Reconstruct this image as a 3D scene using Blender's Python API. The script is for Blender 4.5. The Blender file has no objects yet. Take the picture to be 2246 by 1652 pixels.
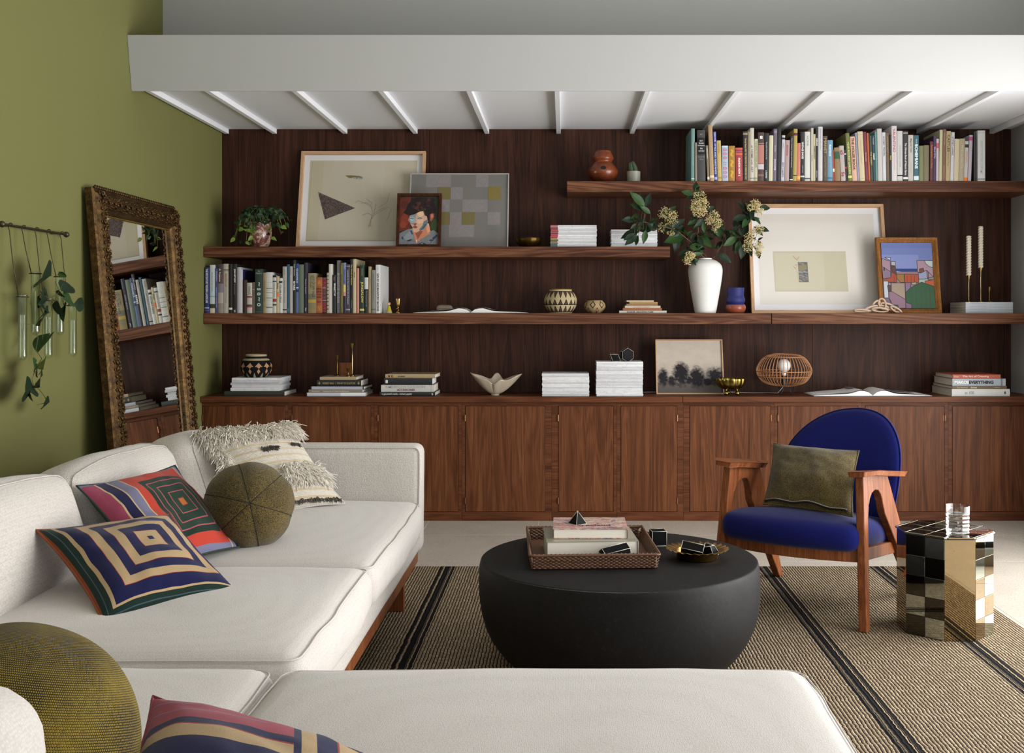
import bpy, bmesh, math, random
from math import pi, sin, cos, radians, sqrt, atan2
from mathutils import Vector, Matrix, noise
random.seed(7)
SC = bpy.context.scene
COL = SC.collection
# ------------------------------------------------------------------ camera, world, lights
FPX, CX, HZ, CAMH = 2413.0, 1238.0, 692.0, 1.22       # focal length in px, vanishing point, eye height
cam = bpy.data.objects.new('camera', bpy.data.cameras.new('camera'))
COL.objects.link(cam)
cam.location = (0, 0, CAMH); cam.rotation_euler = (pi/2, 0, 0)
cam.data.sensor_width = 36; cam.data.lens = FPX/2246*36
cam.data.shift_x = -(CX-1123)/2246; cam.data.shift_y = -(826-HZ)/2246
cam.data.clip_start = 0.05; cam.data.clip_end = 200
SC.camera = cam
SC.view_settings.view_transform = 'Standard'; SC.view_settings.look = 'None'
SC.view_settings.gamma = 1; SC.view_settings.use_curve_mapping = False
SC.view_settings.exposure = 0.0
wd = bpy.data.worlds.new('sky'); SC.world = wd; wd.use_nodes = True
wd.node_tree.nodes['Background'].inputs[0].default_value = (0.80, 0.90, 1.0, 1)
wd.node_tree.nodes['Background'].inputs[1].default_value = 0.9

def area(name, loc, rot, sx, sy, power, color):
    l = bpy.data.lights.new(name, 'AREA'); l.shape = 'RECTANGLE'; l.size = sx; l.size_y = sy
    l.energy = power; l.color = color
    o = bpy.data.objects.new(name, l); COL.objects.link(o); o.location = loc; o.rotation_euler = rot
    return o
# daylight through the glazed right side of the room and the window wall behind the camera; the third lamp is an added fill
area('daylight_side', (2.98, 3.4, 1.25), (0, radians(90), 0), 2.1, 3.9, 235, (1.0, 1.0, 1.0))
area('daylight_rear', (0.4, -2.3, 1.75), (radians(90), 0, 0), 4.2, 1.9, 54, (1.0, 0.995, 0.985))
area('ceiling_fill', (2.97, 3.4, .45), (0, radians(128), 0), .8, 3.8, 58, (1.0, 0.99, 0.97))  # added fill lamp, aimed upwards to brighten the low ceiling

# ------------------------------------------------------------------ helpers
def X_(px, Y): return (px-CX)*Y/FPX
def Z_(py, Y): return CAMH-(py-HZ)*Y/FPX
def P(px, py, Y): return Vector((X_(px, Y), Y, Z_(py, Y)))
def lin(c):
    if isinstance(c, str):
        c = c.lstrip('#'); c = c if len(c) == 6 else ''.join(q*2 for q in c); c = [int(c[i:i+2], 16) for i in (0, 2, 4)]
    return tuple((x/255/12.92 if x/255 <= .04045 else ((x/255+.055)/1.055)**2.4) for x in c[:3])

def tone(c, k):
    if k == 1: return c
    c = c.lstrip('#'); c = c if len(c) == 6 else ''.join(q*2 for q in c); v = [int(c[i:i+2], 16) for i in (0, 2, 4)]; g = sum(v)/3
    return '#'+''.join('%02x' % int(min(255, (g+(x-g)*.92)*k)) for x in v)

class MB:
    """collects geometry in world coordinates, then links it as one mesh object"""
    def __init__(s): s.v = []; s.f = []; s.m = []; s.c = []; s.u = []; s.hasuv = False
    def add(s, vs, fs, mi=0, col=None, uvs=None):
        b = len(s.v); s.v += [tuple(v) for v in vs]
        for k, f in enumerate(fs):
            s.f.append(tuple(b+i for i in f)); s.m.append(mi); s.c.append(col)
            if uvs: s.u.append(uvs[k]); s.hasuv = True
            else: s.u.append(None)
        return s
    def box(s, x0, x1, y0, y1, z0, z1, M=None, mi=0, col=None):
        vs = [Vector((x, y, z)) for z in (z0, z1) for y in (y0, y1) for x in (x0, x1)]
        if M is not None: vs = [M @ v for v in vs]
        return s.add(vs, [(0, 2, 3, 1), (4, 5, 7, 6), (0, 1, 5, 4), (2, 6, 7, 3), (0, 4, 6, 2), (1, 3, 7, 5)], mi, col)
    def tube(s, pts, r, n=8, cap=True, mi=0, col=None, closed=False):
        pts = [Vector(p) for p in pts]; m = len(pts)
        rr = r if isinstance(r, (list, tuple)) else [r]*m
        vs = []; up = None
        for i, p in enumerate(pts):
            a = pts[(i-1) % m] if (closed or i) else p; b = pts[(i+1) % m] if (closed or i < m-1) else p
            t = (b-a).normalized() if (b-a).length > 1e-9 else Vector((0, 0, 1))
            if up is None: up = Vector((0, 0, 1)) if abs(t.z) < .9 else Vector((1, 0, 0))
            e1 = (up-t*up.dot(t))
            if e1.length < 1e-6: e1 = t.orthogonal()
            e1.normalize(); e2 = t.cross(e1); up = e1
            for k in range(n):
                a_ = 2*pi*k/n; vs.append(p+(e1*cos(a_)+e2*sin(a_))*rr[i])
        fs = []
        for i in range(m if closed else m-1):
            j = (i+1) % m
            for k in range(n):
                l = (k+1) % n; fs.append((i*n+k, i*n+l, j*n+l, j*n+k))
        if cap and not closed: fs += [tuple(range(n))[::-1], tuple((m-1)*n+k for k in range(n))]
        return s.add(vs, fs, mi, col)
    def lathe(s, prof, c=(0, 0, 0), n=32, mi=0, col=None, M=None, fn=None, close=False):
        """prof: list of (radius, z); fn(angle, z, r)->r"""
        vs = []; c = Vector(c)
        for r, z in prof:
            for k in range(n):
                a = 2*pi*k/n; q = r if fn is None else fn(a, z, r)
                v = Vector((q*cos(a), q*sin(a), z)); v = M @ v if M is not None else v
                vs.append(v+c)
        m = len(prof); fs = []
        for i in range(m if close else m-1):
            j = (i+1) % m
            for k in range(n):
                l = (k+1) % n; fs.append((i*n+k, i*n+l, j*n+l, j*n+k))
        if not close:
            if prof[0][0] > 1e-5: fs.append(tuple(range(n))[::-1])
            if prof[-1][0] > 1e-5: fs.append(tuple((m-1)*n+k for k in range(n)))
        return s.add(vs, fs, mi, col)
    def prism(s, poly, fn, d0, d1, mi=0, col=None):
        """poly: 2D outline; fn(u, v, d) -> world point; extruded from d0 to d1"""
        n = len(poly); vs = [fn(u, v, d0) for u, v in poly]+[fn(u, v, d1) for u, v in poly]
        fs = [tuple(range(n))[::-1], tuple(range(n, 2*n))]+[(i, (i+1) % n, n+(i+1) % n, n+i) for i in range(n)]
        return s.add(vs, fs, mi, col)
    def grid(s, nu, nv, fn, mi=0, wrapu=False, uv=False, flip=False):
        vs = []; fs = []; us = []
        nn = nu if wrapu else nu+1
        for j in range(nv+1):
            for i in range(nn): vs.append(fn(i/nu, j/nv))
        for j in range(nv):
            for i in range(nu):
                k = (i+1) % nn
                q = (j*nn+i, j*nn+k, (j+1)*nn+k, (j+1)*nn+i); w = ((i/nu, j/nv), ((i+1)/nu, j/nv), ((i+1)/nu, (j+1)/nv), (i/nu, (j+1)/nv))
                if flip: q = q[::-1]; w = w[::-1]
                fs.append(q); us.append(w)
        return s.add(vs, fs, mi, None, us if uv else None)
    def build(s, name, mat, parent=None, smooth=None, bevel=0, seg=2, origin=None, sub=0):
        me = bpy.data.meshes.new(name)
        o = bpy.data.objects.new(name, me); COL.objects.link(o)
        if parent is not None:
            o.parent = parent; off = OFF[parent.name]
        else: off = Vector(origin) if origin is not None else Vector((0, 0, 0)); o.location = off
        OFF[o.name] = off
        me.from_pydata([(v[0]-off.x, v[1]-off.y, v[2]-off.z) for v in s.v], [], s.f)
        mats = mat if isinstance(mat, (list, tuple)) else [mat]
        for m in mats: me.materials.append(m)
        if len(mats) > 1: me.polygons.foreach_set('material_index', s.m)
        if any(c is not None for c in s.c):
            at = me.color_attributes.new('Col', 'FLOAT_COLOR', 'CORNER'); buf = []
            for f, c in zip(s.f, s.c): buf += (list(lin(c)) + [1.0])*len(f) if c is not None else [1, 1, 1, 1]*len(f)
            at.data.foreach_set('color', buf)
        if s.hasuv:
            ul = me.uv_layers.new(name='UVMap'); buf = []
            for f, u in zip(s.f, s.u):
                for k in range(len(f)): buf += list(u[k]) if u else [0, 0]
            ul.data.foreach_set('uv', buf)
        if smooth is not None:
            me.polygons.foreach_set('use_smooth', [True]*len(me.polygons))
            if smooth < 180: me.set_sharp_from_angle(angle=radians(smooth))
        me.update()
        if bevel:
            b = o.modifiers.new('bevel', 'BEVEL'); b.width = bevel; b.segments = seg; b.limit_method = 'ANGLE'; b.angle_limit = radians(40)
            if smooth is None:
                me.polygons.foreach_set('use_smooth', [True]*len(me.polygons)); b.harden_normals = True
        if sub:
            b = o.modifiers.new('sub', 'SUBSURF'); b.levels = sub; b.render_levels = sub
        return o
OFF = {}
LABELS = {}
def tag(o, label, cat, group=None, kind=None):
    o['label'] = label; o['category'] = cat
    if group: o['group'] = group
    if kind: o['kind'] = kind
    LABELS.setdefault(label, []).append(o.name)
    return o
def thing(name, loc, label, cat, group=None, kind=None):
    o = bpy.data.objects.new(name, None); COL.objects.link(o); o.location = loc; o.empty_display_size = .05
    OFF[o.name] = Vector(loc)
    return tag(o, label, cat, group, kind)
def struct(o, label=None, cat=None):
    o['kind'] = 'structure'
    if label: o['label'] = label; o['category'] = cat
    return o

# ---- node helper: sockets with operators
class NT:
    def __init__(s, name, rough=.6, spec=.5, **k):
        s.mat = bpy.data.materials.new(name); s.mat.use_nodes = True; s.t = s.mat.node_tree
        s.b = s.t.nodes['Principled BSDF']; s.b.inputs['Roughness'].default_value = rough
        s.b.inputs['Specular IOR Level'].default_value = spec
    def n(s, typ, ins=(), **kw):
        nd = s.t.nodes.new(typ)
        for k, v in kw.items(): setattr(nd, k, v)
        for k, v in (ins.items() if isinstance(ins, dict) else enumerate(ins)): s.put(nd.inputs[k], v)
        return nd
    def put(s, inp, v):
        if isinstance(v, S): s.t.links.new(v.s, inp)
        elif isinstance(v, (tuple, list)) and len(v) == 3 and inp.type == 'RGBA': inp.default_value = (*v, 1)
        else: inp.default_value = v
    def m(s, op, *a, **kw): return S(s, s.n('ShaderNodeMath', a, operation=op, **kw).outputs[0])
    def coord(s, which='Object', scale=(1, 1, 1), loc=(0, 0, 0), rot=(0, 0, 0), rnd=0):
        c = s.n('ShaderNodeTexCoord').outputs[which]
        if rnd:
            oi = s.n('ShaderNodeObjectInfo').outputs['Random']
            cm = s.n('ShaderNodeCombineXYZ', [s.m('MULTIPLY', S(s, oi), rnd)]*3)
            va = s.n('ShaderNodeVectorMath', operation='ADD'); s.t.links.new(c, va.inputs[0]); s.t.links.new(cm.outputs[0], va.inputs[1]); c = va.outputs[0]
        mp = s.n('ShaderNodeMapping'); s.t.links.new(c, mp.inputs[0]); mp.inputs['Scale'].default_value = scale; mp.inputs['Location'].default_value = loc; mp.inputs['Rotation'].default_value = rot
        return S(s, mp.outputs[0])
    def xyz(s, v):
        nd = s.n('ShaderNodeSeparateXYZ', [v]); return [S(s, nd.outputs[i]) for i in range(3)]
    def comb(s, x, y, z=0.0): return S(s, s.n('ShaderNodeCombineXYZ', [x, y, z]).outputs[0])
    def noise(s, v, scale=5, detail=4, rough=.5, dist=0, out=0):
        return S(s, s.n('ShaderNodeTexNoise', {'Vector': v, 'Scale': scale, 'Detail': detail, 'Roughness': rough, 'Distortion': dist}).outputs[out])
    def vor(s, v, scale=5, out='Distance', rand=1.0, feature='F1'):
        return S(s, s.n('ShaderNodeTexVoronoi', {'Vector': v, 'Scale': scale, 'Randomness': rand}, feature=feature).outputs[out])
    def wave(s, v, scale=5, dist=0, detail=2, dsc=1, **kw):
        return S(s, s.n('ShaderNodeTexWave', {'Vector': v, 'Scale': scale, 'Distortion': dist, 'Detail': detail, 'Detail Scale': dsc}, **kw).outputs['Fac'])
    def ramp(s, f, stops, mode='LINEAR'):
        nd = s.n('ShaderNodeValToRGB', [f]); cr = nd.color_ramp; cr.interpolation = mode
        while len(cr.elements) > 1: cr.elements.remove(cr.elements[-1])
        for k, (p, c) in enumerate(sorted(stops, key=lambda q: q[0])):
            e = cr.elements[0] if k == 0 else cr.elements.new(p)
            e.position = p; c = lin(c) if isinstance(c, str) or max(c) > 1 else c; e.color = (*c, 1)
        return S(s, nd.outputs[0])
    def mix(s, f, a, b, blend='MIX'):
        nd = s.n('ShaderNodeMix', data_type='RGBA', blend_type=blend)
        s.put(nd.inputs[0], f); s.put(nd.inputs[6], cc(a)); s.put(nd.inputs[7], cc(b)); return S(s, nd.outputs[2])
    def bump(s, h, strength=.3, dist=.002, prev=None):
        nd = s.n('ShaderNodeBump', {'Height': h, 'Strength': strength, 'Distance': dist})
        if prev: s.put(nd.inputs['Normal'], prev)
        return S(s, nd.outputs[0])
    def out(s, color=None, normal=None, rough=None, **kw):
        if color is not None: s.put(s.b.inputs['Base Color'], cc(color))
        if normal is not None: s.put(s.b.inputs['Normal'], normal)
        if rough is not None: s.put(s.b.inputs['Roughness'], rough)
        for k, v in kw.items(): s.put(s.b.inputs[k.replace('_', ' ')], v)
        return s.mat
def cc(c):
    if isinstance(c, str): return lin(c)
    if isinstance(c, (tuple, list)) and max(c) > 1: return lin(c)
    return c
class S:
    def __init__(s, nt, sock): s.nt = nt; s.s = sock
    def __add__(s, o): return s.nt.m('ADD', s, o)
    __radd__ = __add__
    def __sub__(s, o): return s.nt.m('SUBTRACT', s, o)
    def __rsub__(s, o): return s.nt.m('SUBTRACT', o, s)
    def __mul__(s, o): return s.nt.m('MULTIPLY', s, o)
    __rmul__ = __mul__
    def __truediv__(s, o): return s.nt.m('DIVIDE', s, o)
    def __gt__(s, o): return s.nt.m('GREATER_THAN', s, o)
    def __lt__(s, o): return s.nt.m('LESS_THAN', s, o)
    def abs(s): return s.nt.m('ABSOLUTE', s)
    def max(s, o): return s.nt.m('MAXIMUM', s, o)
    def min(s, o): return s.nt.m('MINIMUM', s, o)
    def frac(s): return s.nt.m('FRACT', s)
    def floor(s): return s.nt.m('FLOOR', s)
    def mod(s, o): return s.nt.m('FLOORED_MODULO', s, o)
    def sin(s): return s.nt.m('SINE', s)
    def tri(s): return s.nt.m('PINGPONG', s, .5)*2      # 0..1..0 triangle wave, period 1
    def pw(s, o): return s.nt.m('POWER', s, o)

# ------------------------------------------------------------------ materials
def plain(name, col, rough=.6, var=0, vs=8, bump=0, bs=200, spec=.5, metal=0, rnd=0, bd=.0015):
    t = NT(name, rough, spec); c = cc(col); k = {}
    if metal: k['Metallic'] = metal
    v = t.coord(rnd=rnd) if (var or bump) else None
    if var: c = t.mix(t.noise(v, vs, 5)*1.0, tuple(x*(1-var) for x in cc(col)), tuple(min(1, x*(1+var)) for x in cc(col)))
    if bump: k['normal'] = t.bump(t.noise(v, bs, 3), bump, bd)
    return t.out(c, **k)

def walnut(name, axis, dark, mid, light, rough=.42, sc=1.0, bumps=.12, band=.5, spec=.12):
    """walnut veneer whose grain runs along axis (0 x, 1 y, 2 z)"""
    t = NT(name, rough, spec)
    s1 = [9*sc]*3; s1[axis] = .55*sc
    s2 = [150*sc]*3; s2[axis] = 3.0*sc
    s3 = [30*sc]*3; s3[axis] = 1.2*sc
    v1 = t.coord(scale=tuple(s1), rnd=7.3); v2 = t.coord(scale=tuple(s2), rnd=7.3); v3 = t.coord(scale=tuple(s3), rnd=7.3)
    big = t.noise(v1, 1.0, 3, .5, .8)
    fig = (big*9.0+t.noise(v3, 1.0, 3, .6)*1.2).frac()           # cathedral figure from iso-lines of a slow field
    fig = (fig-.5).abs()*2
    fine = t.noise(v2, 1.0, 4, .65); med = t.noise(v3, 1.0, 4, .6)
    f = fig*(.30*band)+fine*.42+med*.40+big*(.25)-.20
    c = t.ramp(f, [(.16, dark), (.42, mid), (.72, light)])
    pores = t.noise(v2, 2.2, 2, .5)
    c = t.mix((pores > .63)*.45, c, dark)
    return t.out(c, normal=t.bump(fine, bumps, .0006), rough=t.m('MULTIPLY_ADD', fine, .18, rough-.09))
M = {}
M['green'] = plain('green_paint', '#6a6938', .75, .03, 3, .05, 300)
M['white'] = plain('white_paint', '#a8a7a4', .7, .015, 3, .04, 250)
M['ceil'] = plain('ceiling_paint', '#e4e5e7', .7, .015, 3)
M['upper'] = plain('upper_wall_paint', '#9c9c98', .8, .02, 3)
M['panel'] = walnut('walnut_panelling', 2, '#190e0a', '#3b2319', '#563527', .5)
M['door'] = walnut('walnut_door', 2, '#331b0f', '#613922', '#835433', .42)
M['cabx'] = walnut('walnut_rail', 0, '#2f180d', '#5c3520', '#7b4d30', .42)
M['shelfw'] = walnut('walnut_shelf', 0, '#28140c', '#553424', '#7b533a', .45, 1.0, .12, .9)
M['chairw'] = walnut('walnut_chair', 2, '#4a2614', '#7a4628', '#9a6440', .35, 1.4)
M['dark'] = plain('dark_brown_flat', '#15100d', .8)  # one even dark brown for backings, carcasses, window bars and seams
M['grout'] = plain('pale_grout', '#e4e0d8', .8)
def terrazzo():
    t = NT('stone_tile', .45, .4); v = t.coord(rnd=3)
    c = t.mix(t.noise(v, 6, 4), '#a99f92', '#bdb4a7')
    c = t.mix(t.noise(v, 160, 3, .7), c, '#8d8479', 'MULTIPLY') if 0 else c
    n = t.noise(v, 130, 2, .6)
    c = t.mix((n > .62)*.5, c, '#8a8076'); c = t.mix((n < .36)*.5, c, '#d8d2c8')
    w = t.vor(v, 60); c = t.mix((w < .17)*.5, c, '#6f665d'); w = t.vor(v, 38); c = t.mix((w < .13)*.4, c, '#e0dbd2')
    return t.out(c, rough=.5)
M['tile'] = terrazzo()
def fabric(name, a, b, cell=330, bump=.5, rough=.9, sheen=.2, mot=.0, d=.0012):
    t = NT(name, rough, .15); v = t.coord()
    vc = t.coord(scale=(1, .75, .75))
    w = t.vor(vc, cell, rand=.55)
    c = t.mix(w*1.25, b, a); c = t.mix(t.noise(v, 2.2, 5)*.5, c, tuple(x*.82 for x in cc(b)))
    if mot: c = t.mix((t.noise(v, 260, 2) > .66)*mot, c, '#5c5148')
    return t.out(c, normal=t.bump(w, bump, d), Sheen_Weight=sheen)
M['sofa'] = fabric('cream_weave', '#b4ada5', '#cec8c1', 300, .35)
M['sofab'] = fabric('cream_basket_weave', '#aea69d', '#cec7bf', 210, .7, d=.0016)
M['blue'] = fabric('cobalt_wool', '#040838', '#070f5c', 420, .25, .95, .08)
M['brass'] = plain('aged_brass', '#7d6536', .32, .35, 30, metal=1)
M['gold'] = plain('polished_brass', '#b49a5c', .2, .15, 20, metal=1)
M['copper'] = plain('copper_hinge', '#7a5238', .35, .1, 20, metal=1)
# ------------------------------------------------------------------ the setting
YB, YS, YC, YD = 6.92, 6.56, 6.50, 6.535       # panelled wall, shelf fronts, worktop front, cabinet face
XL, XR = -2.154, 2.81
Y0 = -2.4                                      # rear wall behind the camera
ZC = 2.392                                     # low ceiling over the shelves
fl = struct(MB().box(XL-.3, XR+.3, Y0-.3, YB+.2, -.12, -.0012).build('floor', M['grout']))
TS = .652
tp = None
for i in range(-5, 6):
    for j in range(-4, 12):
        x0 = X_(1183, 6.5)+TS*i; y0 = 6.11-TS*(11-j)+TS; x1 = x0+TS-.004; y1 = y0+TS-.004
        x0, x1, y0, y1 = max(x0, XL), min(x1, XR), max(y0, Y0), min(y1, YB)
        if x1-x0 < .02 or y1-y0 < .02: continue
        MB().box(x0, x1, y0, y1, -.0012, 0).build('floor_tile', M['tile'], fl)
struct(MB().box(XL-.12, XL, Y0-.1, YB+.2, 0, 3.5).build('wall_left', M['green']))
wb = struct(MB().box(XL-.12, XR+.12, YB+.015, YB+.2, 0, 3.5).build('wall_back', M['dark']))
seams = [XL]+[X_(p, YB) for p in (522, 942, 1351, 1782, 2202)]+[XR]
for a, b in zip(seams, seams[1:]):
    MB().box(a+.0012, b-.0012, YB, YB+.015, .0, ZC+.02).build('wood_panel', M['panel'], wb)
# right wall: solid return beside the shelves, glazing towards the camera
wr = struct(MB().box(XR, XR+.12, 5.40, YB+.2, 0, 3.5).box(XR, XR+.12, Y0-.1, 1.40, 0, 3.5).box(XR, XR+.12, 1.40, 5.40, 2.34, 3.5).box(XR, XR+.12, 1.40, 5.40, 0, .08).build('wall_right', M['white']))
w1 = struct(MB().box(XR+.03, XR+.09, 1.40, 5.40, .08, .14).box(XR+.03, XR+.09, 1.40, 5.40, 2.28, 2.34).build('window_1', M['dark']))
for y in (1.40, 2.71, 4.03, 5.34): MB().box(XR+.03, XR+.09, y, y+.06, .14, 2.28).build('mullion', M['dark'], w1)
wrear = struct(MB().box(XL-.12, XR+.12, Y0-.12, Y0, 0, .7).box(XL-.12, XR+.12, Y0-.12, Y0, 2.75, 3.5).box(XL-.12, -1.8, Y0-.12, Y0, .7, 2.75).box(2.6, XR+.12, Y0-.12, Y0, .7, 2.75).build('wall_rear', M['white']))
# low ceiling with battens, deep fascia and the wall above it
ce = struct(MB().box(XL-.12, XR+.12, 5.47, YB+.2, ZC, ZC+.1).build('ceiling', M['ceil']))
for px in (488, 602, 757, 911, 1068, 1225, 1386, 1546, 1705, 1862, 2015, 2175):
    x = X_(px, YB-.005); w = .014
    if px == 488: x = XL+.03
    MB().box(x-w, x+w, 5.52, YB-.002, ZC-.03, ZC).build('batten', M['ceil'], ce, bevel=.002)
def slab(name, mat, pts):     # pts: profile (y, z)
    m = MB(); m.prism(pts, lambda y, z, d: Vector((d, y, z)), XL, XR); return m.build(name, mat, bevel=.003)
struct(slab('trim_1', M['white'], [(5.415, 2.602), (5.470, 2.335), (5.52, 2.345), (5.52, 2.602)]))
struct(MB().box(XL, XR+.12, 5.90, 6.02, ZC+.1, 3.5).build('wall_upper', M['upper']))
struct(MB().box(XL-.12, XR+.12, Y0-.12, YB+.2, 3.5, 3.6).build('ceiling_high', M['ceil']))
struct(MB().box(XL-.001, XR, 5.52, 5.90, 2.56, 2.60).build('trim_2', M['white']))

# ------------------------------------------------------------------ shelves, worktop, cabinets
def shelf(pxa, pxb, ytop, ybot, label, name='floating_shelf'):
    x0 = XL if pxa is None else X_(pxa, YS); x1 = XR if pxb is None else X_(pxb, YS)
    z1, z0 = Z_(ytop, YS), Z_(ybot, YS)
    o = MB().box(x0+.001, x1-.001, YS, YB-.0005, z0, z1).build(name, M['shelfw'], origin=(x0, YS, z0), bevel=.003)
    tag(o, label, 'shelf', 'floating walnut shelves'); return z1
ZT = shelf(1243, None, 397, 421, 'short top walnut shelf carrying the long row of books under the ceiling')
Z2 = shelf(None, 1470, 541, 564, 'walnut shelf holding the big framed triangle drawing and potted vine')
Z3 = shelf(None, 1692, 687, 711, 'long walnut shelf holding left book row, baskets and white vase')
shelf(1692.5, None, 687, 711, 'walnut shelf board under the brown framed town painting')
ZW = Z_(870, YC)
o = MB().box(XL+.001, X_(1497, YC), YC, YB-.0005, ZW-.036, ZW).box(X_(1497.5, YC), XR-.001, YC, YB-.0005, ZW-.036, ZW).build('worktop', M['cabx'], bevel=.004, origin=(0, YC, 0))
tag(o, 'long walnut worktop running over all the low cabinets', 'worktop')
bnd = [None, 632, 821, 1013, 1210, 1353, 1499, 1698, 1890, 2080, None]
drs = [(445, 625), (641, 813), (830, 1005), (1021, 1195), (1225, 1345), (1362, 1485), (1513, 1690), (1706, 1882), (1898, 2071), (2089, 2262)]
hs = 'LLLLLRRLRR'
ordn = ['cabinet nearest the green wall, partly behind the gilt mirror', 'second cabinet from the green wall, under the brass candlesticks', 'third cabinet from the green wall, behind the sofa arm', 'fourth cabinet from the green wall, under the petal bowl',
        'narrow cabinet under the shorter stack of white magazines', 'narrow cabinet under the tall stack of white magazines', 'wide cabinet under the ink landscape picture', 'cabinet under the rattan lamp, partly behind the armchair back', 'cabinet behind the right arm of the blue armchair', 'end cabinet with swirling grain under the stack of four large books']
ordn = ['walnut '+s for s in ordn]
for k in range(10):
    a, b = bnd[k], bnd[k+1]
    x0 = XL+.001 if a is None else X_(a, YD); x1 = XR-.001 if b is None else X_(b, YD)
    d0, d1 = X_(drs[k][0], YD), X_(drs[k][1], YD); zt, zb = Z_(891, YD), Z_(1122, YD)
    t = thing('cabinet', (x0, YD, 0), ordn[k], 'cabinet', 'low walnut cabinets under the worktop')
    MB().box(x0+.0006, x1-.0006, YD+.02, YB-.001, .0, ZW-.037).build('carcass', M['dark'], t)
    m = MB(); Yf = YD
    m.box(x0+.0006, d0-.002, Yf, YD+.02, .05, ZW-.037).box(d1+.002, x1-.0006, Yf, YD+.02, .05, ZW-.037)
    m.box(d0-.002, d1+.002, Yf, YD+.02, zt+.002, ZW-.037).box(d0-.002, d1+.002, Yf, YD+.02, .05, zb-.002)
    m.build('face_frame', M['cabx'], t)
    MB().box(x0+.0006, x1-.0006, YD-.004, YD+.02, 0, .05).build('plinth', M['cabx'], t, bevel=.0015)
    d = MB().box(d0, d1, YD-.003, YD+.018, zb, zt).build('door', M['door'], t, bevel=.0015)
    hx = d0-.001 if hs[k] == 'L' else d1+.001
    for py in (917, 1098):
        z = Z_(py, YD); h = MB(); h.tube([(hx, YD-.006, z-.019), (hx, YD-.006, z+.019)], .0035, 8)
        h.box(hx-.006, hx+.006, YD-.0045, YD-.002, z-.017, z+.017); h.build('hinge', M['copper'], d, 40)
# ------------------------------------------------------------------ soft shapes
def rgrid(h, r, n, ne=4):
    """surface points of a box with half sizes h and edge radius r: list of verts, faces"""
    def ticks(hh, k):
        inner = hh-r; e = [inner+r*math.sin(pi/2*i/ne)*1.0 for i in range(1, ne+1)]
        mid = [-inner+2*inner*i/k for i in range(k+1)]
        return [-x for x in e[::-1]]+mid+e
    T = [ticks(h[i], n[i]) for i in range(3)]; idx = {}; vs = []; fs = []
    def vid(p):
        k = tuple(round(c, 6) for c in p)
        if k not in idx:
            q = Vector(p); c = Vector([max(-(h[i]-r), min(h[i]-r, q[i])) for i in range(3)]); d = q-c
            # box to sphere for the rounded corner
            if d.length > 1e-9:
                mx = max(abs(d.x), abs(d.y), abs(d.z)); d = d.normalized()*min(r, mx) if mx < r-1e-9 else d.normalized()*r
            idx[k] = len(vs); vs.append(c+d)
        return idx[k]
    for ax in range(3):
        a, b = (ax+1) % 3, (ax+2) % 3
        for sg in (-1, 1):
            for i in range(len(T[a])-1):
                for j in range(len(T[b])-1):
                    q = []
                    for (ii, jj) in ((i, j), (i+1, j), (i+1, j+1), (i, j+1)):
                        p = [0, 0, 0]; p[ax] = sg*h[ax]; p[a] = T[a][ii]; p[b] = T[b][jj]; q.append(vid(p))
                    fs.append(tuple(q if sg > 0 else q[::-1]))
    return vs, fs
def nz(p, s, amp): return noise.noise(Vector(p)*s)*amp
def cushion(name, mat, c, h, r, n, fn=None, parent=None, Mx=None, smooth=180, puff=(0, 0, 0), wr=.004, ws=4, sd=0):
    vs, fs = rgrid(h, r, n); c = Vector(c); out = []
    def g(v):
        u = [v[i]/h[i] for i in range(3)]; p = v.copy()
        for i in range(3):
            if puff[i]:
                a, b = (i+1) % 3, (i+2) % 3
                p[i] += (1 if u[i] > 0 else -1)*min(1, abs(u[i]))**2*puff[i]*(1-min(1, abs(u[a]))**3)*(1-min(1, abs(u[b]))**3)
        if fn: p = Vector(fn(p, u))
        if Mx is not None: p = Mx @ p
        q = p+c; w = q+Vector((sd, sd*2, 0)); nn = v.normalized() if Mx is None else (Mx @ v.normalized())
        return q+nn*(nz(w, ws, wr)+nz(w, ws*2.6, wr*.4))
    for v in vs: out.append(g(v))
    m = MB(); m.add(out, fs); o = m.build(name, mat, parent, smooth); SURF[o.name] = (g, h, r); return o
SURF = {}
def seamring(o, ax, sg, at, r=.0019, inset=.012, arc=None):
    """stitched seam running round the cushion in the plane where axis ax equals sg*at"""
    g, h, rr = SURF[o.name]; a, b = (ax+1) % 3, (ax+2) % 3; pts = []; ha, hb = h[a]-rr, h[b]-rr; e = rr*.72
    for k, (sa, sb) in enumerate(((1, 1), (-1, 1), (-1, -1), (1, -1))):
        for i in range(7):
            t = pi/2*k+pi/2*i/6; p = [0, 0, 0]; p[ax] = sg*at; p[a] = sa*ha+(rr if at <= h[ax]-rr else e)*cos(t); p[b] = sb*hb+(rr if at <= h[ax]-rr else e)*sin(t); pts.append(Vector(p))
    dn = []
    for p, q in zip(pts, pts[1:]+pts[:1]):
        k = max(1, int((p-q).length/.03)); dn += [p.lerp(q, i/k) for i in range(k)]
    return MB().tube([g(p) for p in dn], r, 6, closed=True).build('piping', o.data.materials[0], o, 180)

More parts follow.
